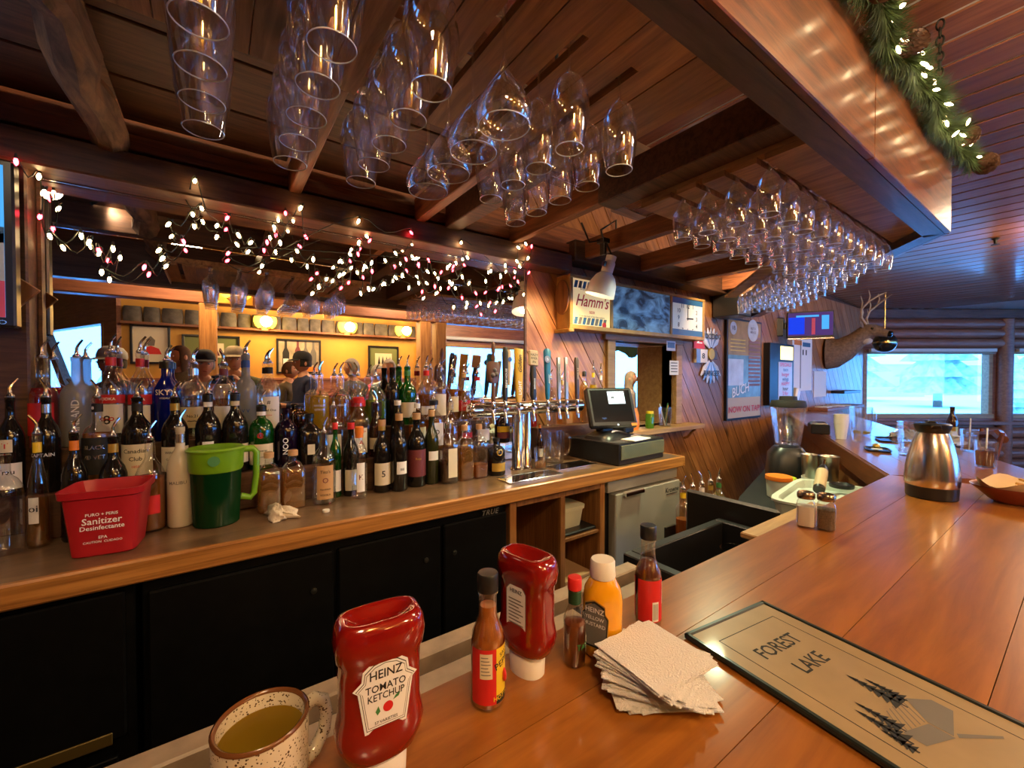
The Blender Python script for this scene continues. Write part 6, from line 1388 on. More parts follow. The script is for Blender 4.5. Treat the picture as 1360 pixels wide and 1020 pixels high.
# tall poster
t, w_, h_, y = wall_box('beer_poster', 'tall framed beer poster with red lettering along its foot', 'poster', 962, 425, 1008, 556, 'black_plastic', .03)
mat('poster_gold', (0.42, 0.27, 0.10), 0.25, var=.35, vs=6); mat('poster_blue', (0.20, 0.38, 0.45), 0.25, var=.3, vs=7); mat('poster_pale', (0.62, 0.68, 0.70), 0.25, var=.2, vs=8)
for a, m_ in (((.03, .97, .02, .22), 'tap_tan'), ((.03, .97, .22, .64), 'poster_blue'), ((.03, .97, .64, .98), 'poster_gold'), ((.03, .45, .34, .60), 'poster_pale')):
    obj('print_field', MB().box(w_ * a[0], w_ * a[1], y - .002 - .001 * (m_ == 'poster_pale'), y, h_ * a[2], h_ * a[3]), m_, t, smooth=False)
for k in range(13): obj('brick_print', MB().box(w_ * .60, w_ * .95, y - .004, y, h_ * (.33 + .04 * k), h_ * (.355 + .04 * k)), 'log_wall', t, smooth=False)
for k in range(4): obj('stripe_print', MB().box(w_ * .08, w_ * .5, y - .004, y, h_ * (.68 + .035 * k), h_ * (.69 + .035 * k)), 'yellow_ink', t, smooth=False)
for cx_, cz_, rr in ((.16, .90, .09), (.72, .90, .16)): obj('speech_bubble', MB().lathe([(w_ * rr, 0), (w_ * rr, .003)], 24, M=FRONT(w_ * cx_, y - .002, h_ * cz_)), 'poster_pale', t)
text('VB', h_ * .06, 'black_ink', t, FRONT(w_ * .16, y - .006, h_ * .90)); text('NOT A', h_ * .034, 'grey_ink', t, FRONT(w_ * .72, y - .006, h_ * .92)); text('MIRAGE', h_ * .034, 'grey_ink', t, FRONT(w_ * .72, y - .006, h_ * .88))
text('BUCH', h_ * .13, 'white_ink', t, FRONT(w_ * .36, y - .006, h_ * .29) @ Matrix.Rotation(R(10), 4, 'Z'), shear=.2); text('NOW ON TAP!', h_ * .085, 'red_ink', t, FRONT(w_ * .5, y - .006, h_ * .10), wide=1.12)
# lit specials board
t, w_, h_, y = wall_box('specials_board', 'black framed board with a lit amber panel and coloured chalk lines', 'sign', 1014, 457, 1046, 537, 'black_plastic', .07)
mat('lit_amber', (0.8, 0.7, 0.2), 0.4, em=1.3, emc=(1, .8, .25)); mat('board_white', (0.62, 0.64, 0.68), 0.3)
obj('lit_panel', MB().box(w_ * .42, w_ * .95, y - .002, y, h_ * .74, h_ * .96), 'lit_amber', t, smooth=False); obj('writing_panel', MB().box(w_ * .34, w_ * .92, y - .002, y, h_ * .05, h_ * .70), 'board_white', t, smooth=False)
for k, m_ in enumerate(('pink_ink', 'sign_blue', 'pink_ink', 'sign_blue', 'pink_ink', 'black_ink', 'pink_ink', 'pink_ink')): text(('SPECIALS', 'taco', 'burger', 'wings', 'HAPPY', 'hour', '2 for', '3 - 6')[k], h_ * .085, m_, t, FRONT(w_ * .63, y - .004, h_ * (.655 - .079 * k)), wide=1.25)
# televisions
mat('tv_blue', (0.0, 0.01, 0.10), 0.5, spec=.1, em=.45, emc=(0.01, 0.06, 1.0)); mat('tv_cyan', (0.01, 0.08, 0.15), 0.5, spec=.1, em=.5, emc=(0.08, 0.45, 1.0)); mat('tv_violet', (0.03, 0.01, 0.06), 0.5, spec=.1, em=.16, emc=(0.2, 0.1, 0.5))
q = hy(1076, 431, 1.92); fa = math.atan2(-q.y, -q.x) + PI / 2
t = thing('television', 'wall television with a bright blue picture by the deer head', 'television', q, fa + R(12))
obj('bezel', MB().box(-.33, .33, 0, .05, -.21, .21, .008), 'black_plastic', t, smooth=False); obj('screen', MB().box(-.315, .315, -.002, 0, -.175, .19), 'tv_violet', t, smooth=False)
for a, m_ in (((-.31, -.08, -.15, .12), 'tv_blue'), ((.16, .26, -.08, .14), 'tv_cyan'), ((-.20, .12, .12, .15), 'tv_cyan'), ((.02, .07, -.16, .10), 'pink_ink')): obj('picture', MB().box(a[0], a[1], -.003, -.001, a[2], a[3]), m_, t, smooth=False)
obj('speaker_strip', MB().box(-.33, .33, -.02, 0, -.235, -.21, .004), 'silver_foil', t, smooth=False); t.scale = (.68, 1, .72); obj('wall_arm', MB().box(-.50, -.36, .06, .30, -.16, .14, .01), 'black_plastic', t, smooth=False); obj('wall_arm', MB().box(-.36, .05, .04, .08, -.05, .05, .005), 'black_plastic', t, smooth=False)
t = thing('television', 'television edge with bright blue picture at the wooden post', 'television', (-0.98, 2.02, 1.935), R(0))
obj('bezel', MB().box(-.46, .465, 0, .05, -.265, .265, .006), 'black_plastic', t, smooth=False); obj('screen', MB().box(-.44, .443, -.002, 0, -.235, .245), 'tv_cyan', t, smooth=False)
for a, m_ in (((.2, .443, -.235, -.12), 'pink_ink'), ((.25, .443, -.12, .03), 'poster_pale'), ((.3, .443, .0, .05), 'sign_blue')): obj('picture', MB().box(a[0], a[1], -.003, -.001, a[2], a[3]), m_, t, smooth=False)
text('VIZIO', .020, 'silver_foil', t, FRONT(.415, -.001, -.251), wide=1.2); obj('wall_bracket', MB().box(-.2, .2, .05, .195, -.1, .1), 'black_plastic', t, smooth=False)
# paper roll, notes, small shelf clutter by the deer
t, w_, h_, y = wall_box('paper_roll', 'long printed paper sheet hanging beneath the blue television', 'paper', 1052, 449, 1078, 519, 'white_paper', .006)
for a, m_ in (((.08, .45, .86, .95), 'orange_ink'), ((.5, .9, .84, .92), 'sign_blue'), ((.38, .42, .05, .95), 'grey_ink'), ((.5, .55, .68, .78), 'black_ink'), ((.66, .71, .68, .78), 'black_ink')): obj('print', MB().box(w_ * a[0], w_ * a[1], y - .002, y, h_ * a[2], h_ * a[3]), m_, t, smooth=False)
t, w_, h_, y = wall_box('notice_sheet', 'blank pale notice sheet on the wall below the deer', 'paper', 1081, 493, 1097, 527, 'white_paper', .004)
t = thing('wall_phone', 'white cordless phone on a wall bracket above the blender', 'phone', hy(1054, 527, YW - .03)); obj('handset', MB().box(-.05, .05, -.05, .02, -.11, .11, .015, Matrix.Rotation(R(25), 4, 'Y')), 'white_plastic', t, smooth=False); obj('cradle', MB().box(-.06, .08, -.02, .03, -.12, -.06, .01), 'black_plastic', t, smooth=False)
t = thing('counter_shelf', 'narrow wall shelf with papers beside the phone', 'shelf', hy(1094, 541, YW)); obj('shelf_board', MB().box(-.55, .9, -.22, -.001, -.02, .02, .004), 'log_wall', t, smooth=False); 
ql = hy(1094, 541, YW)
for k in range(4): tag(obj('paper_pile', MB().box(-.09, .09, -.07, .07, 0, .012, .002), ('white_paper', 'blue_paper', 'white_paper', 'cream_paper')[k], None, (ql.x - .35 + .22 * k, YW - .11, ql.z + .021), R(20 * k), smooth=False), ('white', 'bluish', 'crisp white', 'cream')[k] + ' paper pile on the shelf below the deer, ' + NTH[k] + ' from the phone', 'paper')
tag(obj('monitor_arm', MB().box(-.35, .35, -.16, .0, -.02, .02, .005), 'black_plastic', None, hy(1115, 520, YW - .001), 0, smooth=False), 'flat black bracket shelf on the wall under the deer head', 'shelf')
# speaker under the wall beam
q = hy(981, 405, 2.0)
t = thing('wall_speaker', 'grey box speaker fixed under the dark beam above the poster', 'speaker', q); obj('case', MB().box(-.12, .12, -.06, .19, -.11, .14, .008), 'dark_steel', t, smooth=False); obj('grille', MB().box(-.10, .10, -.066, -.06, -.09, .12, .003), 'grey_ink', t, smooth=False)
# deer head mount
mat('deer_fur', (0.20, 0.13, 0.085), 0.9, var=.35, vs=30, bump=.3); mat('deer_pale', (0.50, 0.42, 0.34), 0.9); mat('antler', (0.45, 0.34, 0.22), 0.6, var=.2, vs=20); mat('eye_black', (0.005, 0.005, 0.005), 0.05)
q = hy(1098, 468, YW)
dh = thing('deer_head_mount', 'mounted deer head with antlers on the plank wall', 'mounted deer', q, 0); dh.scale = (.82, .80, .86)
nk_ = [(0, -.0, -.02), (0.02, -.10, -.02), (.05, -.25, .05), (.07, -.38, .16), (.08, -.47, .25), (.08, -.55, .315), (.08, -.63, .31), (.08, -.72, .275), (.08, -.80, .245), (.08, -.835, .235)]
rd = [.26, .24, .19, .145, .12, .115, .095, .065, .052, .035]
obj('body', MB().tube(nk_, rd, 18), 'deer_fur', dh, angle=80)
obj('muzzle', MB().tube([(.08, -.80, .246), (.08, -.845, .236), (.08, -.858, .232)], [.050, .044, .025], 14), 'eye_black', dh)
obj('throat_patch', MB().sphere((.075, -.50, .155), .10, 14, 8, sc3=(.8, 1.1, .6)), 'deer_pale', dh)
for s in (-1, 1):
    obj('ear', MB().loft([(0, .02, .014, 2), (.07, .045, .014, 2), (.14, .03, .010, 2), (.18, .004, .004, 2)], 14, M=Matrix.Translation((.08 + .09 * s, -.50, .37)) @ Matrix.Rotation(R(62 * s), 4, 'Y')), 'deer_fur', dh)
    obj('eye', MB().sphere((.08 + .088 * s, -.62, .335), .02), 'eye_black', dh)
    b0 = Vector((.08 + .045 * s, -.53, .41))
    main = [b0, b0 + Vector((.08 * s, .04, .10)), b0 + Vector((.16 * s, .02, .22)), b0 + Vector((.19 * s, -.08, .32)), b0 + Vector((.15 * s, -.20, .40)), b0 + Vector((.10 * s, -.28, .44))]
    a_o = obj('antler', MB().tube(main, [.020, .018, .016, .014, .010, .004], 10), 'antler', dh)
    for k, (d_, l) in enumerate(((Vector((.02 * s, -.05, 1)), .15), (Vector((.0, .05, 1)), .20), (Vector((.05 * s, .0, 1)), .17))):
        obj('tine', MB().tube([main[k + 1], main[k + 1] + d_ * l * .5 + Vector((0, -.02, 0)), main[k + 1] + d_ * l], [.012, .009, .003], 8), 'antler', a_o)
# globe lamp next to the deer
q = hy(1175, 455, 1.72)
t = thing('globe_pendant', 'dark glass globe pendant lamp with brass fittings by the far window', 'lamp', q)
mat('smoked_glass', (0.015, 0.017, 0.02), 0.05, coat=.5)
obj('globe', MB().sphere((0, 0, 0), .135, 24, 14), 'smoked_glass', t); obj('collar', MB().lathe([(.06, .115), (.07, .13), (.05, .16), (.02, .18)], 20), 'brass', t); obj('band', MB().lathe([(.137, -.012), (.138, 0), (.137, .012)], 28, cap0=False, cap1=False), 'brass', t)
obj('rod', MB().tube([(0, 0, .17), (0, 0, zc(q.x) - q.z)], .006, 8), 'brass', t)
# small ceiling fan hook
t = thing('ceiling_sprinkler', 'small dark sprinkler head on the board ceiling', 'sprinkler', (*hz(1322, 318, 1.22).xy, zc(hz(1322, 318, 1.22).x))); obj('pipe', MB().lathe([(.03, -.005), (.012, -.02), (.010, -.05)], 14), 'iron', t); obj('deflector', MB().lathe([(.028, -.062), (.028, -.058)], 12), 'iron', t)

# ================================================================ behind the bar, near the bend
def stand_at(u, v, z): d = hz(u, v, z - CZ); return (d.x, d.y, z)
wt = thing('work_station', 'low steel work station with tubs behind the bend of the bar', 'work station')
obj('table_top', MB().prism([(1.85, .62), (2.50, .62), (3.45, 1.11), (3.25, 1.40), (2.4, 1.16), (1.85, .95)], .80, .84), 'black_rubber', wt, smooth=False)
for x, y in ((1.9, .70), (1.9, .90), (3.2, 1.3), (2.5, .70)): obj('leg', MB().tube([(x, y, 0), (x, y, .80)], .02, 8), 'dark_steel', wt)
mat('bin_white', (0.62, 0.68, 0.60), 0.4)
t = thing('ice_bin', 'white plastic ice bin under the bar edge at the bend', 'ice bin', (2.36, .755, .842), R(8))
obj('bin_body', MB().loft([(0, .26, .13, 8), (.10, .28, .15, 8), (.105, .29, .16, 8), (.115, .29, .16, 8), (.115, .265, .135, 8), (.075, .26, .13, 8)], 40), 'bin_white', t, angle=30)
obj('lid_panel', MB().box(-.24, .10, -.12, .12, .085, .10, .003), 'bin_white', t, smooth=False)
t = thing('blender', 'black bar blender with a clear jar and black lid', 'blender', (2.94, 1.13, 1.030), R(30)); t.scale = (1.24, 1.24, 1.24)
bz_ = t.location.z
obj('base', MB().loft([(-.15, .09, .09, 5), (-.13, .095, .095, 5), (.0, .085, .085, 4), (.035, .06, .06, 3)], 28), 'black_plastic', t); obj('dial', MB().lathe([(.025, 0), (.022, .018)], 16, M=FRONT(0, -.093, -.07)), 'steel', t)
obj('jar', MB().lathe([(.045, .035), (.055, .05), (.072, .20), (.076, .24), (.072, .24), (.05, .05)], 28, n=2.6), 'clear_glass', t); obj('blades', MB().box(-.03, .03, -.005, .005, .055, .06).box(-.005, .005, -.03, .03, .06, .065), 'chrome', t, smooth=False)
obj('lid', MB().lathe([(.078, .236), (.08, .245), (.074, .268), (.04, .272), (.038, .29), (.004, .292)], 28), 'black_rubber', t); obj('jar_handle', MB().tube([(.07, 0, .21), (.11, 0, .21), (.12, 0, .15), (.10, 0, .09), (.058, 0, .08)], .009, 8), 'clear_glass', t)
for k, (u, v, lb, h_, r_) in enumerate(((1075, 627, 'steel cocktail shaker cup next to the blender', .15, .042), (1101, 630, 'second steel cocktail shaker cup under the bar rail', .15, .048))):
    p = stand_at(u, v, .955); t = thing('shaker_cup', lb, 'shaker', (p[0], p[1], .842 + .115 - .002 if False else .955))
    obj('cup_body', MB().lathe([(r_ * .75, -.113), (r_ * .8, -.11), (r_, h_ - .05), (r_ * 1.02, h_ - .045), (r_ * .95, h_ - .05), (r_ * .7, -.10), (.003, -.10)], 24), 'steel', t)
def low_tub(label, u, v, r_, h_, body, lidm, name='garnish_tub'):
    p = stand_at(u, v, .955); t = thing(name, label, 'tub', (p[0] + .06, p[1] + .10, .842))
    obj('tub_body', MB().lathe([(r_ * .85, 0), (r_ * .9, .003), (r_, h_), (r_ * .94, h_), (r_ * .8, .01), (.003, .01)], 24), body, t)
    if lidm: obj('lid', MB().lathe([(r_ * 1.05, h_ - .008), (r_ * 1.08, h_), (r_ * 1.05, h_ + .014), (r_ * .9, h_ + .016), (.004, h_ + .012)], 24), lidm, t)
    return t
low_tub('white tub with an orange red lid by the ice bin', 1055, 640, .062, .105, 'bin_white', 'orange_ink')
t = low_tub('black bowl heaped with lime wedges', 1081, 642, .055, .09, 'black_plastic', None)
mat('lime', (0.42, 0.60, 0.02), 0.4)
for k in range(9): tag(obj('lime_wedge', MB().loft([(-.018, .002, .002, 2), (-.01, .010, .010, 2), (.01, .010, .010, 2), (.018, .002, .002, 2)], 8), 'lime', None, t.location + Vector((.027 * math.cos(k * 2.4), .027 * math.sin(k * 2.4), .085 + .006 * (k % 4))), (R(80), 0, k), smooth=True), 'lime wedge heaped in the black bowl', 'lime wedge', 'lime wedges in the bowl')
low_tub('pale green round tub beside the lime bowl', 1103, 637, .058, .10, 'bin_white', None)
t = thing('pour_bottle', 'slanted labelled syrup bottle with steel spout on the ice bin', 'bottle', (2.42, .78, 1.03), (R(20), R(62), R(35)))
obj('bottle_body', MB().lathe([(.022, -.12), (.024, -.117), (.024, .04), (.018, .06), (.010, .08)], 20), 'black_plastic', t); obj('label', MB().lathe([(.0245, -.10), (.0245, .03)], 20, cap0=False, cap1=False), 'tap_tan', t); text_round('MILAGRO', .022, 'black_ink', t, .0248, -.035, R(-20), turn=PI / 2); obj('spout', MB().tube([(0, 0, .08), (0, 0, .13)], .005, 8), 'chrome', t)
tag(obj('jar_lid', MB().lathe([(.05, 0), (.052, .004), (.052, .016), (.044, .018), (.04, .012), (.003, .012)], 24), 'black_plastic', None, (2.56, .74, .9575), 0), 'round black lid lying on the ice bin', 'lid')
# speed rail bottles
t = thing('speed_rail', 'dark steel speed rail below the bar sink end', 'rail', (2.05, 1.20, .66)); obj('tray', MB().box(-.20, .25, -.06, .06, 0, .02).box(-.20, .25, -.065, -.055, 0, .09).box(-.20, .25, .055, .065, 0, .09), 'dark_steel', t, smooth=False); obj('leg', MB().box(-.02, .02, -.02, .02, -.66, 0), 'dark_steel', t, smooth=False)
SR = [('amber', 'amber_drink', 'yellow_ink'), ('red', 'red_drink', 'red_ink'), ('clear', 'water_drink', 'white_ink'), ('pale gold', 'pale_amber', 'gold_ink'), ('green', 'green_drink', 'green_ink')]
for k, (nm, lq, nc) in enumerate(SR):
    t = thing('liquor_bottle', nm + ' bottle with pourer in the speed rail by the splash panel', 'bottle', (1.91 + .085 * k, 1.20, .681), 0, 'bottles in the speed rail')
    pr = [(r * .036, z * .27) for r, z in SH['liquor']]; obj('glass_body', MB().lathe(pr, 22), 'clear_glass', t, angle=50); obj('liquid', MB().lathe([(.030, .006), (.033, .01), (.033, .12 + .01 * k)], 20), lq, t); obj('neck_label', MB().lathe([(.0135, .225), (.0135, .25)], 16, cap0=False, cap1=False), nc, t); pourer(t, .27, k)
# glass in the sink and floor mat
p = hz(960, 735, .70 - CZ); tumbler('tumbler', 'upturned rocks glass standing in the bar sink', (1.50, .74, .662), .24, .040, .048)
p = hz(975, 728, .70 - CZ); tumbler('tumbler', 'short clear glass next to the upturned rocks glass', (1.62, .70, .662), .22, .040, .046)
mat('mat_rubber', (0.012, 0.012, 0.012), 0.7)
t = thing('floor_mat', 'black rubber drainage mat on the floor behind the bar', 'mat', (2.0, 1.25, 0))
obj('mat_frame', MB().box(-1.5, 1.6, -.28, .28, .001, .012), 'mat_rubber', t, smooth=False)
rib = data('mat_rib', MB().box(-.008, .008, -.27, .27, .012, .020), 'mat_rubber', False)
for k in range(60): link('mat_rib', rib, t, (-1.45 + .05 * k, 0, 0))
# ================================================================ dining room pictures (seen in the mirror)
def picture(label, x, z, w_, h_, mat_m, inner, motif):
    t = thing('framed_picture', label, 'picture', (x, YF + .002, z))
    for a in ((-w_ / 2 - .03, w_ / 2 + .03, h_ / 2, h_ / 2 + .03), (-w_ / 2 - .03, w_ / 2 + .03, -h_ / 2 - .03, -h_ / 2), (-w_ / 2 - .03, -w_ / 2, -h_ / 2, h_ / 2), (w_ / 2, w_ / 2 + .03, -h_ / 2, h_ / 2)):
        obj('frame_bar', MB().box(a[0], a[1], 0, .035, a[2], a[3], .004), 'black_plastic', t, smooth=False)
    obj('mount', MB().box(-w_ / 2, w_ / 2, 0, .010, -h_ / 2, h_ / 2), mat_m, t, smooth=False)
    iw, ih = inner
    if iw: obj('print', MB().box(-iw / 2, iw / 2, .010, .012, -ih / 2, ih / 2), 'cream_paper', t, smooth=False)
    for nm, m_, mb in motif: obj(nm, mb, m_, t, smooth=False)
    return t
def blot(pts, y=.014): return MB().add([(x, y, z) for x, z in pts], [tuple(range(len(pts)))])
def bottle_print(x, s, z0=-.2): return blot([(x - .05 * s, z0), (x + .05 * s, z0), (x + .05 * s, z0 + .22 * s), (x + .018 * s, z0 + .30 * s), (x + .018 * s, z0 + .42 * s), (x - .018 * s, z0 + .42 * s), (x - .018 * s, z0 + .30 * s), (x - .05 * s, z0 + .22 * s)])
mat('mount_green', (0.16, 0.19, 0.07), 0.7); mat('mount_cream', (0.75, 0.68, 0.52), 0.7); mat('still_life', (0.42, 0.36, 0.25), 0.6, var=.4, vs=5)
picture('framed drawing of red figures on the ochre wall', -.73, 1.98, .38, .50, 'mount_cream', (0, 0), [('figure_print', 'red_ink', blot([(-.11, -.14), (.12, -.14), (.09, -.06), (.0, -.02), (-.08, -.06)])), ('figure_print', 'grey_ink', blot([(-.03, -.02), (.04, -.02), (.05, .06), (.0, .12), (-.05, .06)], .015))])
picture('green mounted picture partly hidden by the post', -.02, 1.92, .66, .40, 'mount_green', (.30, .22), [('figure_print', 'maroon_ink', blot([(-.1, -.08), (.1, -.08), (.06, .03), (-.05, .06)]))])
picture('framed still life of wine bottles on the ochre wall', 1.18, 1.86, .62, .52, 'still_life', (0, 0), [('bottle_print', 'black_ink', bottle_print(-.20, 1.0, -.16)), ('bottle_print', 'maroon_ink', bottle_print(-.02, .9, -.10)), ('bottle_print', 'grey_ink', bottle_print(.10, .9, -.12)), ('bottle_print', 'grey_ink', bottle_print(.22, .95, -.14)), ('label_print', 'white_ink', blot([(-.24, -.14), (-.16, -.14), (-.16, -.04), (-.24, -.04)], .016)), ('table_print', 'orange_ink', blot([(-.30, -.25), (.30, -.25), (.25, -.17), (-.1, -.19)], .017))])
picture('green mounted picture of dark figures near the double posts', 2.62, 1.84, .52, .46, 'mount_green', (.32, .24), [('figure_print', 'black_ink', blot([(-.11 + .07 * k, -.08), (-.06 + .07 * k, -.08), (-.085 + .07 * k, .07)], .014)) for k in range(4)])

# ================================================================ people
mat('skin', (0.55, 0.28, 0.18), 0.5); mat('skin_dark', (0.30, 0.14, 0.08), 0.5); mat('lip', (0.35, 0.10, 0.08), 0.5)
for nm, c_ in (('cloth_cream', (.58, .52, .44)), ('cloth_green', (.07, .085, .04)), ('cloth_black', (.02, .02, .025)), ('cloth_navy', (.02, .03, .09)), ('cloth_blue', (.02, .10, .55)), ('cloth_pink', (.75, .10, .22)), ('cloth_grey', (.16, .16, .16)), ('cloth_olive', (.12, .09, .05)), ('cloth_white', (.7, .7, .68)), ('denim', (.04, .06, .12)), ('hair_brown', (.07, .03, .015)), ('hair_grey', (.38, .36, .34)), ('hair_black', (.015, .012, .01)), ('cap_tan', (.33, .28, .20)), ('cap_grey', (.30, .30, .30))):
    mat(nm, c_, .85, var=.15, vs=25)
def person(label, x, y, rot, height, shirt, hair, cap=None, arms='down', trousers='denim', long_hair=False, tilt=0.0, skin='skin', hold=None):
    """standing figure facing local +y; one continuous skinned body"""
    S = height / 1.72; J = {}; E = []
    def j(n, p, r, par=None):
        J[n] = (Vector(p) * S, r * S)
        if par: E.append((par, n))
    j('pelvis', (0, 0, .95), .135); j('belly', (0, .01, 1.10), .130, 'pelvis'); j('chest', (0, 0, 1.28), .145, 'belly'); j('upper', (0, -.01, 1.40), .105, 'chest'); j('neck', (0, 0, 1.475), .055, 'upper'); j('skull', (0, .015, 1.54), .055, 'neck')
    for s, sd in ((-1, 'l'), (1, 'r')):
        j('hip' + sd, (.09 * s, 0, .88), .095, 'pelvis'); j('knee' + sd, (.10 * s, .02, .50), .062, 'hip' + sd); j('ankle' + sd, (.105 * s, -.01, .09), .042, 'knee' + sd); j('toe' + sd, (.115 * s, .14, .035), .036, 'ankle' + sd)
        j('shoulder' + sd, (.175 * s, -.01, 1.39), .068, 'upper')
        if arms == 'down': el, wr_, hd = (.225 * s, -.02, 1.12), (.235 * s, .06, .88), (.235 * s, .09, .81)
        elif arms == 'table': el, wr_, hd = (.23 * s, .02, 1.13), (.15 * s, .24, 1.14), (.12 * s, .31, 1.15)
        elif arms == 'chin' and s > 0: el, wr_, hd = (.22 * s, .16, 1.16), (.09 * s, .22, 1.36), (.06 * s, .20, 1.43)
        elif arms == 'chin': el, wr_, hd = (.23 * s, .02, 1.13), (.15 * s, .24, 1.14), (.12 * s, .31, 1.15)
        elif arms == 'phone': el, wr_, hd = (.25 * s, .10, 1.18), (hold[0] + .125 * s, hold[1] - .055, hold[2] - .075), (hold[0] + .098 * s, hold[1] - .022, hold[2] - .018)
        j('elbow' + sd, el, .047, 'shoulder' + sd); j('wrist' + sd, wr_, .028, 'elbow' + sd); j('palm' + sd, hd, .030, 'wrist' + sd)
        wv, hv = Vector(wr_), Vector(hd); d_ = (hv - wv).normalized(); side = Vector((-s, 0, 0)); side = (side - d_ * side.dot(d_)).normalized(); nn = d_.cross(side)
        for k in range(4):
            o_ = (k - 1.5) * .019; ln = (.062, .072, .068, .052)[k]
            b0 = hv + nn * o_ + d_ * .03
            cr = side * (.030 if arms != 'down' else .012)
            j('f%d' % k + sd, b0, .0095, 'palm' + sd); j('g%d' % k + sd, b0 + d_ * ln * .5 + cr * .35, .0085, 'f%d' % k + sd); j('h%d' % k + sd, b0 + d_ * ln * .75 + cr * 1.1, .0075, 'g%d' % k + sd)
        j('t0' + sd, hv + side * .030 + d_ * .0 - nn * .012, .011, 'palm' + sd); j('t1' + sd, hv + side * .045 + d_ * .035 - nn * .018, .009, 't0' + sd)
    names = list(J); idx = {n_: i for i, n_ in enumerate(names)}
    me = bpy.data.meshes.new('person_skeleton'); me.from_pydata([J[n_][0] for n_ in names], [(idx[a], idx[b]) for a, b in E], [])
    o = bpy.data.objects.new('person_skeleton', me); C.objects.link(o)
    md = o.modifiers.new('skin', 'SKIN'); md.use_smooth_shade = True
    for i, n_ in enumerate(names):
        sv = me.skin_vertices[0].data[i]; r_ = J[n_][1]
        fx = 1.25 if n_ in ('pelvis', 'belly', 'chest', 'upper') else 1.0
        sv.radius = (r_ * fx, r_ * (.82 if fx > 1 else 1)); sv.use_root = n_ == 'pelvis'
    sb = o.modifiers.new('sub', 'SUBSURF'); sb.levels = 1; sb.render_levels = 1
    dg = bpy.context.evaluated_depsgraph_get(); ev = o.evaluated_get(dg); bm2 = bpy.data.meshes.new_from_object(ev)
    bpy.data.objects.remove(o)
    V = [v.co.copy() for v in bm2.vertices]; Fc = [tuple(p.vertices) for p in bm2.polygons]; bpy.data.meshes.remove(bm2)
    # head: shaped ball with jaw, brow, nose
    hc = Vector((0, .02, 1.615)) * S; nb0 = len(V); RG, SG = 14, 20; hr = .078 * S
    for a in range(RG + 1):
        ph = PI * a / RG
        for b2 in range(SG):
            th = 2 * PI * b2 / SG
            dx, dy, dz = math.sin(ph) * math.sin(th), math.sin(ph) * math.cos(th), math.cos(ph)
            X_, Y_, Z_ = dx * hr, dy * hr * 1.2, dz * hr * 1.45
            if dz < -.1: k = 1 - .38 * (-dz - .1); X_ *= k; Y_ *= (k if dy < 0 else 1 - .12 * (-dz))
            if dy > .85 and -.42 < dz < .08: Y_ += .020 * S * (1 - abs(dx) * 3 if abs(dx) < .33 else 0)      # nose
            if dy > .6 and abs(dz + .0) < .18 and .18 < abs(dx) < .5: Y_ -= .006 * S                          # eye hollows
            V.append(hc + Vector((X_, Y_, Z_)))
    for a in range(RG):
        for b2 in range(SG):
            c2_ = (b2 + 1) % SG; Fc.append((nb0 + a * SG + b2, nb0 + (a + 1) * SG + b2, nb0 + (a + 1) * SG + c2_, nb0 + a * SG + c2_))
    root = thing('person', label, 'person', (x, y, 0), rot)
    mb = MB(); mb.v = [tuple(v) for v in V]; mb.f = Fc
    me = data('body', mb, skin, True, 180)
    for nm in (shirt, trousers, 'black_rubber'): me.materials.append(MATS[nm])
    hands = [(J['palm' + s][0], J['wrist' + s][0]) for s in 'lr']
    for p in me.polygons:
        c = p.center; mi = 1
        if c.z > 1.462 * S and abs(c.x) < .12 * S and abs(c.y) < .17 * S: mi = 0
        elif c.z < .10 * S: mi = 3
        elif c.z < .93 * S: mi = 2
        for pa, wr2 in hands:
            if (c - pa).length < .13 * S and (c - wr2).dot(pa - wr2) > 0 and (c - pa).length < .115 * S: mi = 0
        p.material_index = mi
    body = link('body', me, root)
    for s in (-1, 1):
        obj('eye', MB().sphere(hc + Vector((.030 * s, .086, .004)) * S, .0095 * S, 10, 6), 'white_plastic', root); obj('pupil', MB().sphere(hc + Vector((.030 * s, .0935, .004)) * S, .005 * S, 8, 6), 'eye_black', root)
        obj('ear', MB().sphere(hc + Vector((.078 * s, -.005, -.01)) * S, .022 * S, 10, 6, sc3=(.4, .8, 1.3)), skin, root)
    obj('mouth', MB().sphere(hc + Vector((0, .083, -.062)) * S, .018 * S, 10, 6, sc3=(1.1, .4, .25)), 'lip', root)
    # hair shell
    def shell(k, zmin, front, m_, nm, drop=0.0):
        vs = []; fs = []
        for a in range(11):
            ph = PI * .62 * a / 10 if not drop else PI * .60 * a / 10
            for b2 in range(24):
                th = 2 * PI * b2 / 24; dx, dy, dz = math.sin(ph) * math.sin(th), math.sin(ph) * math.cos(th), math.cos(ph)
                Z_ = dz * hr * 1.45 * k
                if dy > front * 1.0 and dz < .55: dy_ = front; 
                else: dy_ = dy
                vs.append(hc + Vector((dx * hr * k, dy_ * hr * 1.2 * k, Z_ - (drop * S * max(0, (a - 6) / 4) if dy < .35 else 0))))
        for a in range(10):
            for b2 in range(24): c2_ = (b2 + 1) % 24; fs.append((a * 24 + b2, (a + 1) * 24 + b2, (a + 1) * 24 + c2_, a * 24 + c2_))
        obj(nm, MB().add(vs, fs), m_, root, angle=80)
    if hair: shell(1.09, 0, .45, hair, 'hair', .20 if long_hair else 0.0)
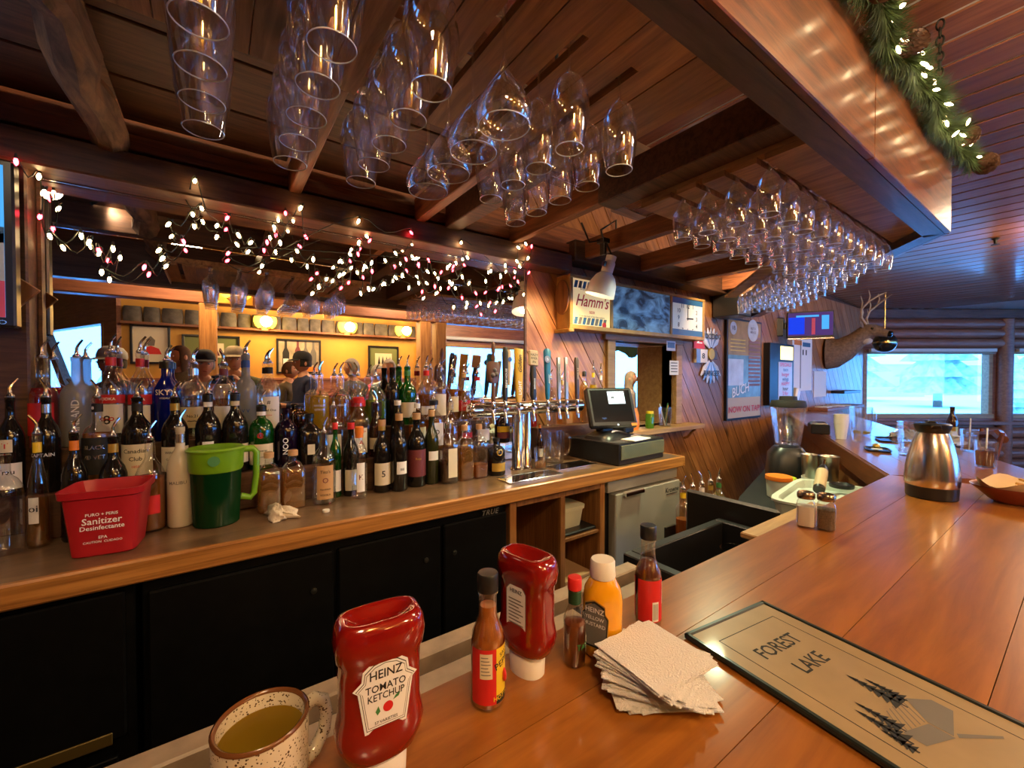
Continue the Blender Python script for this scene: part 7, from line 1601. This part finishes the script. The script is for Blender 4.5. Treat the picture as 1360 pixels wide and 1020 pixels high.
    if cap:
        cr = MB().lathe([(hr * 1.16, 0), (hr * 1.18, .02 * S), (hr * 1.08, .060 * S), (hr * .75, .092 * S), (hr * .1, .105 * S)], 24, sy=1.12, M=Matrix.Translation(hc + Vector((0, .0, .035 * S))) @ Matrix.Rotation(R(8), 4, 'X'))
        c_o = obj('cap', cr, cap, root)
        vs = []; 
        for i in range(13):
            th = R(-62 + 124 * i / 12); ins = (hr * 1.12 * math.sin(th), hr * 1.24 * math.cos(th)); ou = (hr * 1.05 * math.sin(th), hr * 1.24 * math.cos(th) + .065 * S * math.cos(th * 1.1))
            vs.append((ins, ou))
        base = [hc + Vector((a[0], a[1], .042 * S)) for a, b_ in vs] + [hc + Vector((b_[0], b_[1], .022 * S)) for a, b_ in vs]
        top = [v + Vector((0, 0, .004)) for v in base]
        fs = [(i, i + 1, 14 + i, 13 + i) for i in range(12)]
        obj('cap_brim', MB().add(base, fs).add(top, fs), cap if cap != 'cap_grey' else 'cap_grey', c_o)
    return root
MM = 2 * YW - .012             # mirrored depth
def behind(u, v, yv):          # a pixel in the mirror -> the real point behind the camera
    q = hy(u, v, yv); return Vector((q.x, MM - yv, q.z))
def hgt(z_eye): return z_eye / 1.615 * 1.72
PH = (.062, -.012, CZ - .022)
def at_px(label, u, v, yv, face, **k):
    q = behind(u, v, yv); return person(label, q.x, q.y, face, hgt(q.z), **k)
# photographer: phone held in front of the face, at the place the picture is taken from
ph_x, ph_y = -.075, -.30; Hp = hgt(1.625); Sp = Hp / 1.72
person('person in black and grey cap and cream jacket taking a photo', ph_x, ph_y, R(-6), Hp, 'cloth_cream', 'hair_grey', 'cloth_black', arms='phone', hold=((PH[0] - ph_x) / Sp, (PH[1] - ph_y - .02) / Sp, PH[2] / Sp), trousers='denim')
mat('phone_case', (0.02, 0.05, 0.09), 0.25)
t = thing('phone', 'dark blue phone held up in both hands', 'phone', PH)
obj('case', MB().box(-.08, .08, -.009, 0, -.037, .037, .003), 'phone_case', t, smooth=False); obj('camera_bump', MB().box(-.075, -.05, 0, .0015, -.01, .034, .0005), 'black_plastic', t, smooth=False)
for k in range(2): obj('lens', MB().lathe([(.006, 0), (.006, .0016), (.002, .002)], 14, M=Matrix.Translation((-.062, .0005, -.002 - 0 + .022 * k - .0)) @ Matrix.Rotation(-PI / 2, 4, 'X')), 'smoked_glass', t)
at_px('person in tan and black cap and green jacket behind the phone', 312, 478, 5.18, R(5), shirt='cloth_green', hair='hair_brown', cap='cap_tan', arms='down')
at_px('person in a grey cap and black jacket beside the window', 152, 482, 4.75, R(40), shirt='cloth_black', hair='hair_black', cap='cap_grey', arms='table', skin='skin_dark')
at_px('person with brown hair and olive top in front of the ochre wall', 243, 474, 6.1, R(60), shirt='cloth_olive', hair='hair_brown', arms='down', long_hair=True)
at_px('person in a black cap and navy jacket facing sideways', 404, 482, 5.5, R(80), shirt='cloth_navy', hair='hair_black', cap='cloth_black', arms='table')
at_px('person in camouflage jacket leaning behind the navy jacket', 383, 492, 6.0, R(-60), shirt='cloth_olive', hair='hair_brown', arms='table')
at_px('person with grey hair and dark vest resting chin on hand', 469, 489, 5.3, R(70), shirt='cloth_grey', hair='hair_grey', arms='chin')
at_px('person in a bright pink top below the green mounted picture', 500, 496, 5.6, R(-20), shirt='cloth_pink', hair='hair_grey', arms='down')
at_px('person with pale hair and light blue top near the posts', 517, 490, 5.0, R(30), shirt='poster_blue', hair='hair_grey', arms='down', long_hair=True)
# kitchen worker seen through the hatch
q = hy(836, 503, 3.9); person('person with light hair and cream shirt seen through the hatch', q.x, q.y, R(-150), hgt(q.z), 'cloth_cream', 'cap_tan', arms='table', long_hair=True)
for nm in ('person_skeleton',):
    for me in [m_ for m_ in bpy.data.meshes if m_.name.startswith(nm) and m_.users == 0]: bpy.data.meshes.remove(me)
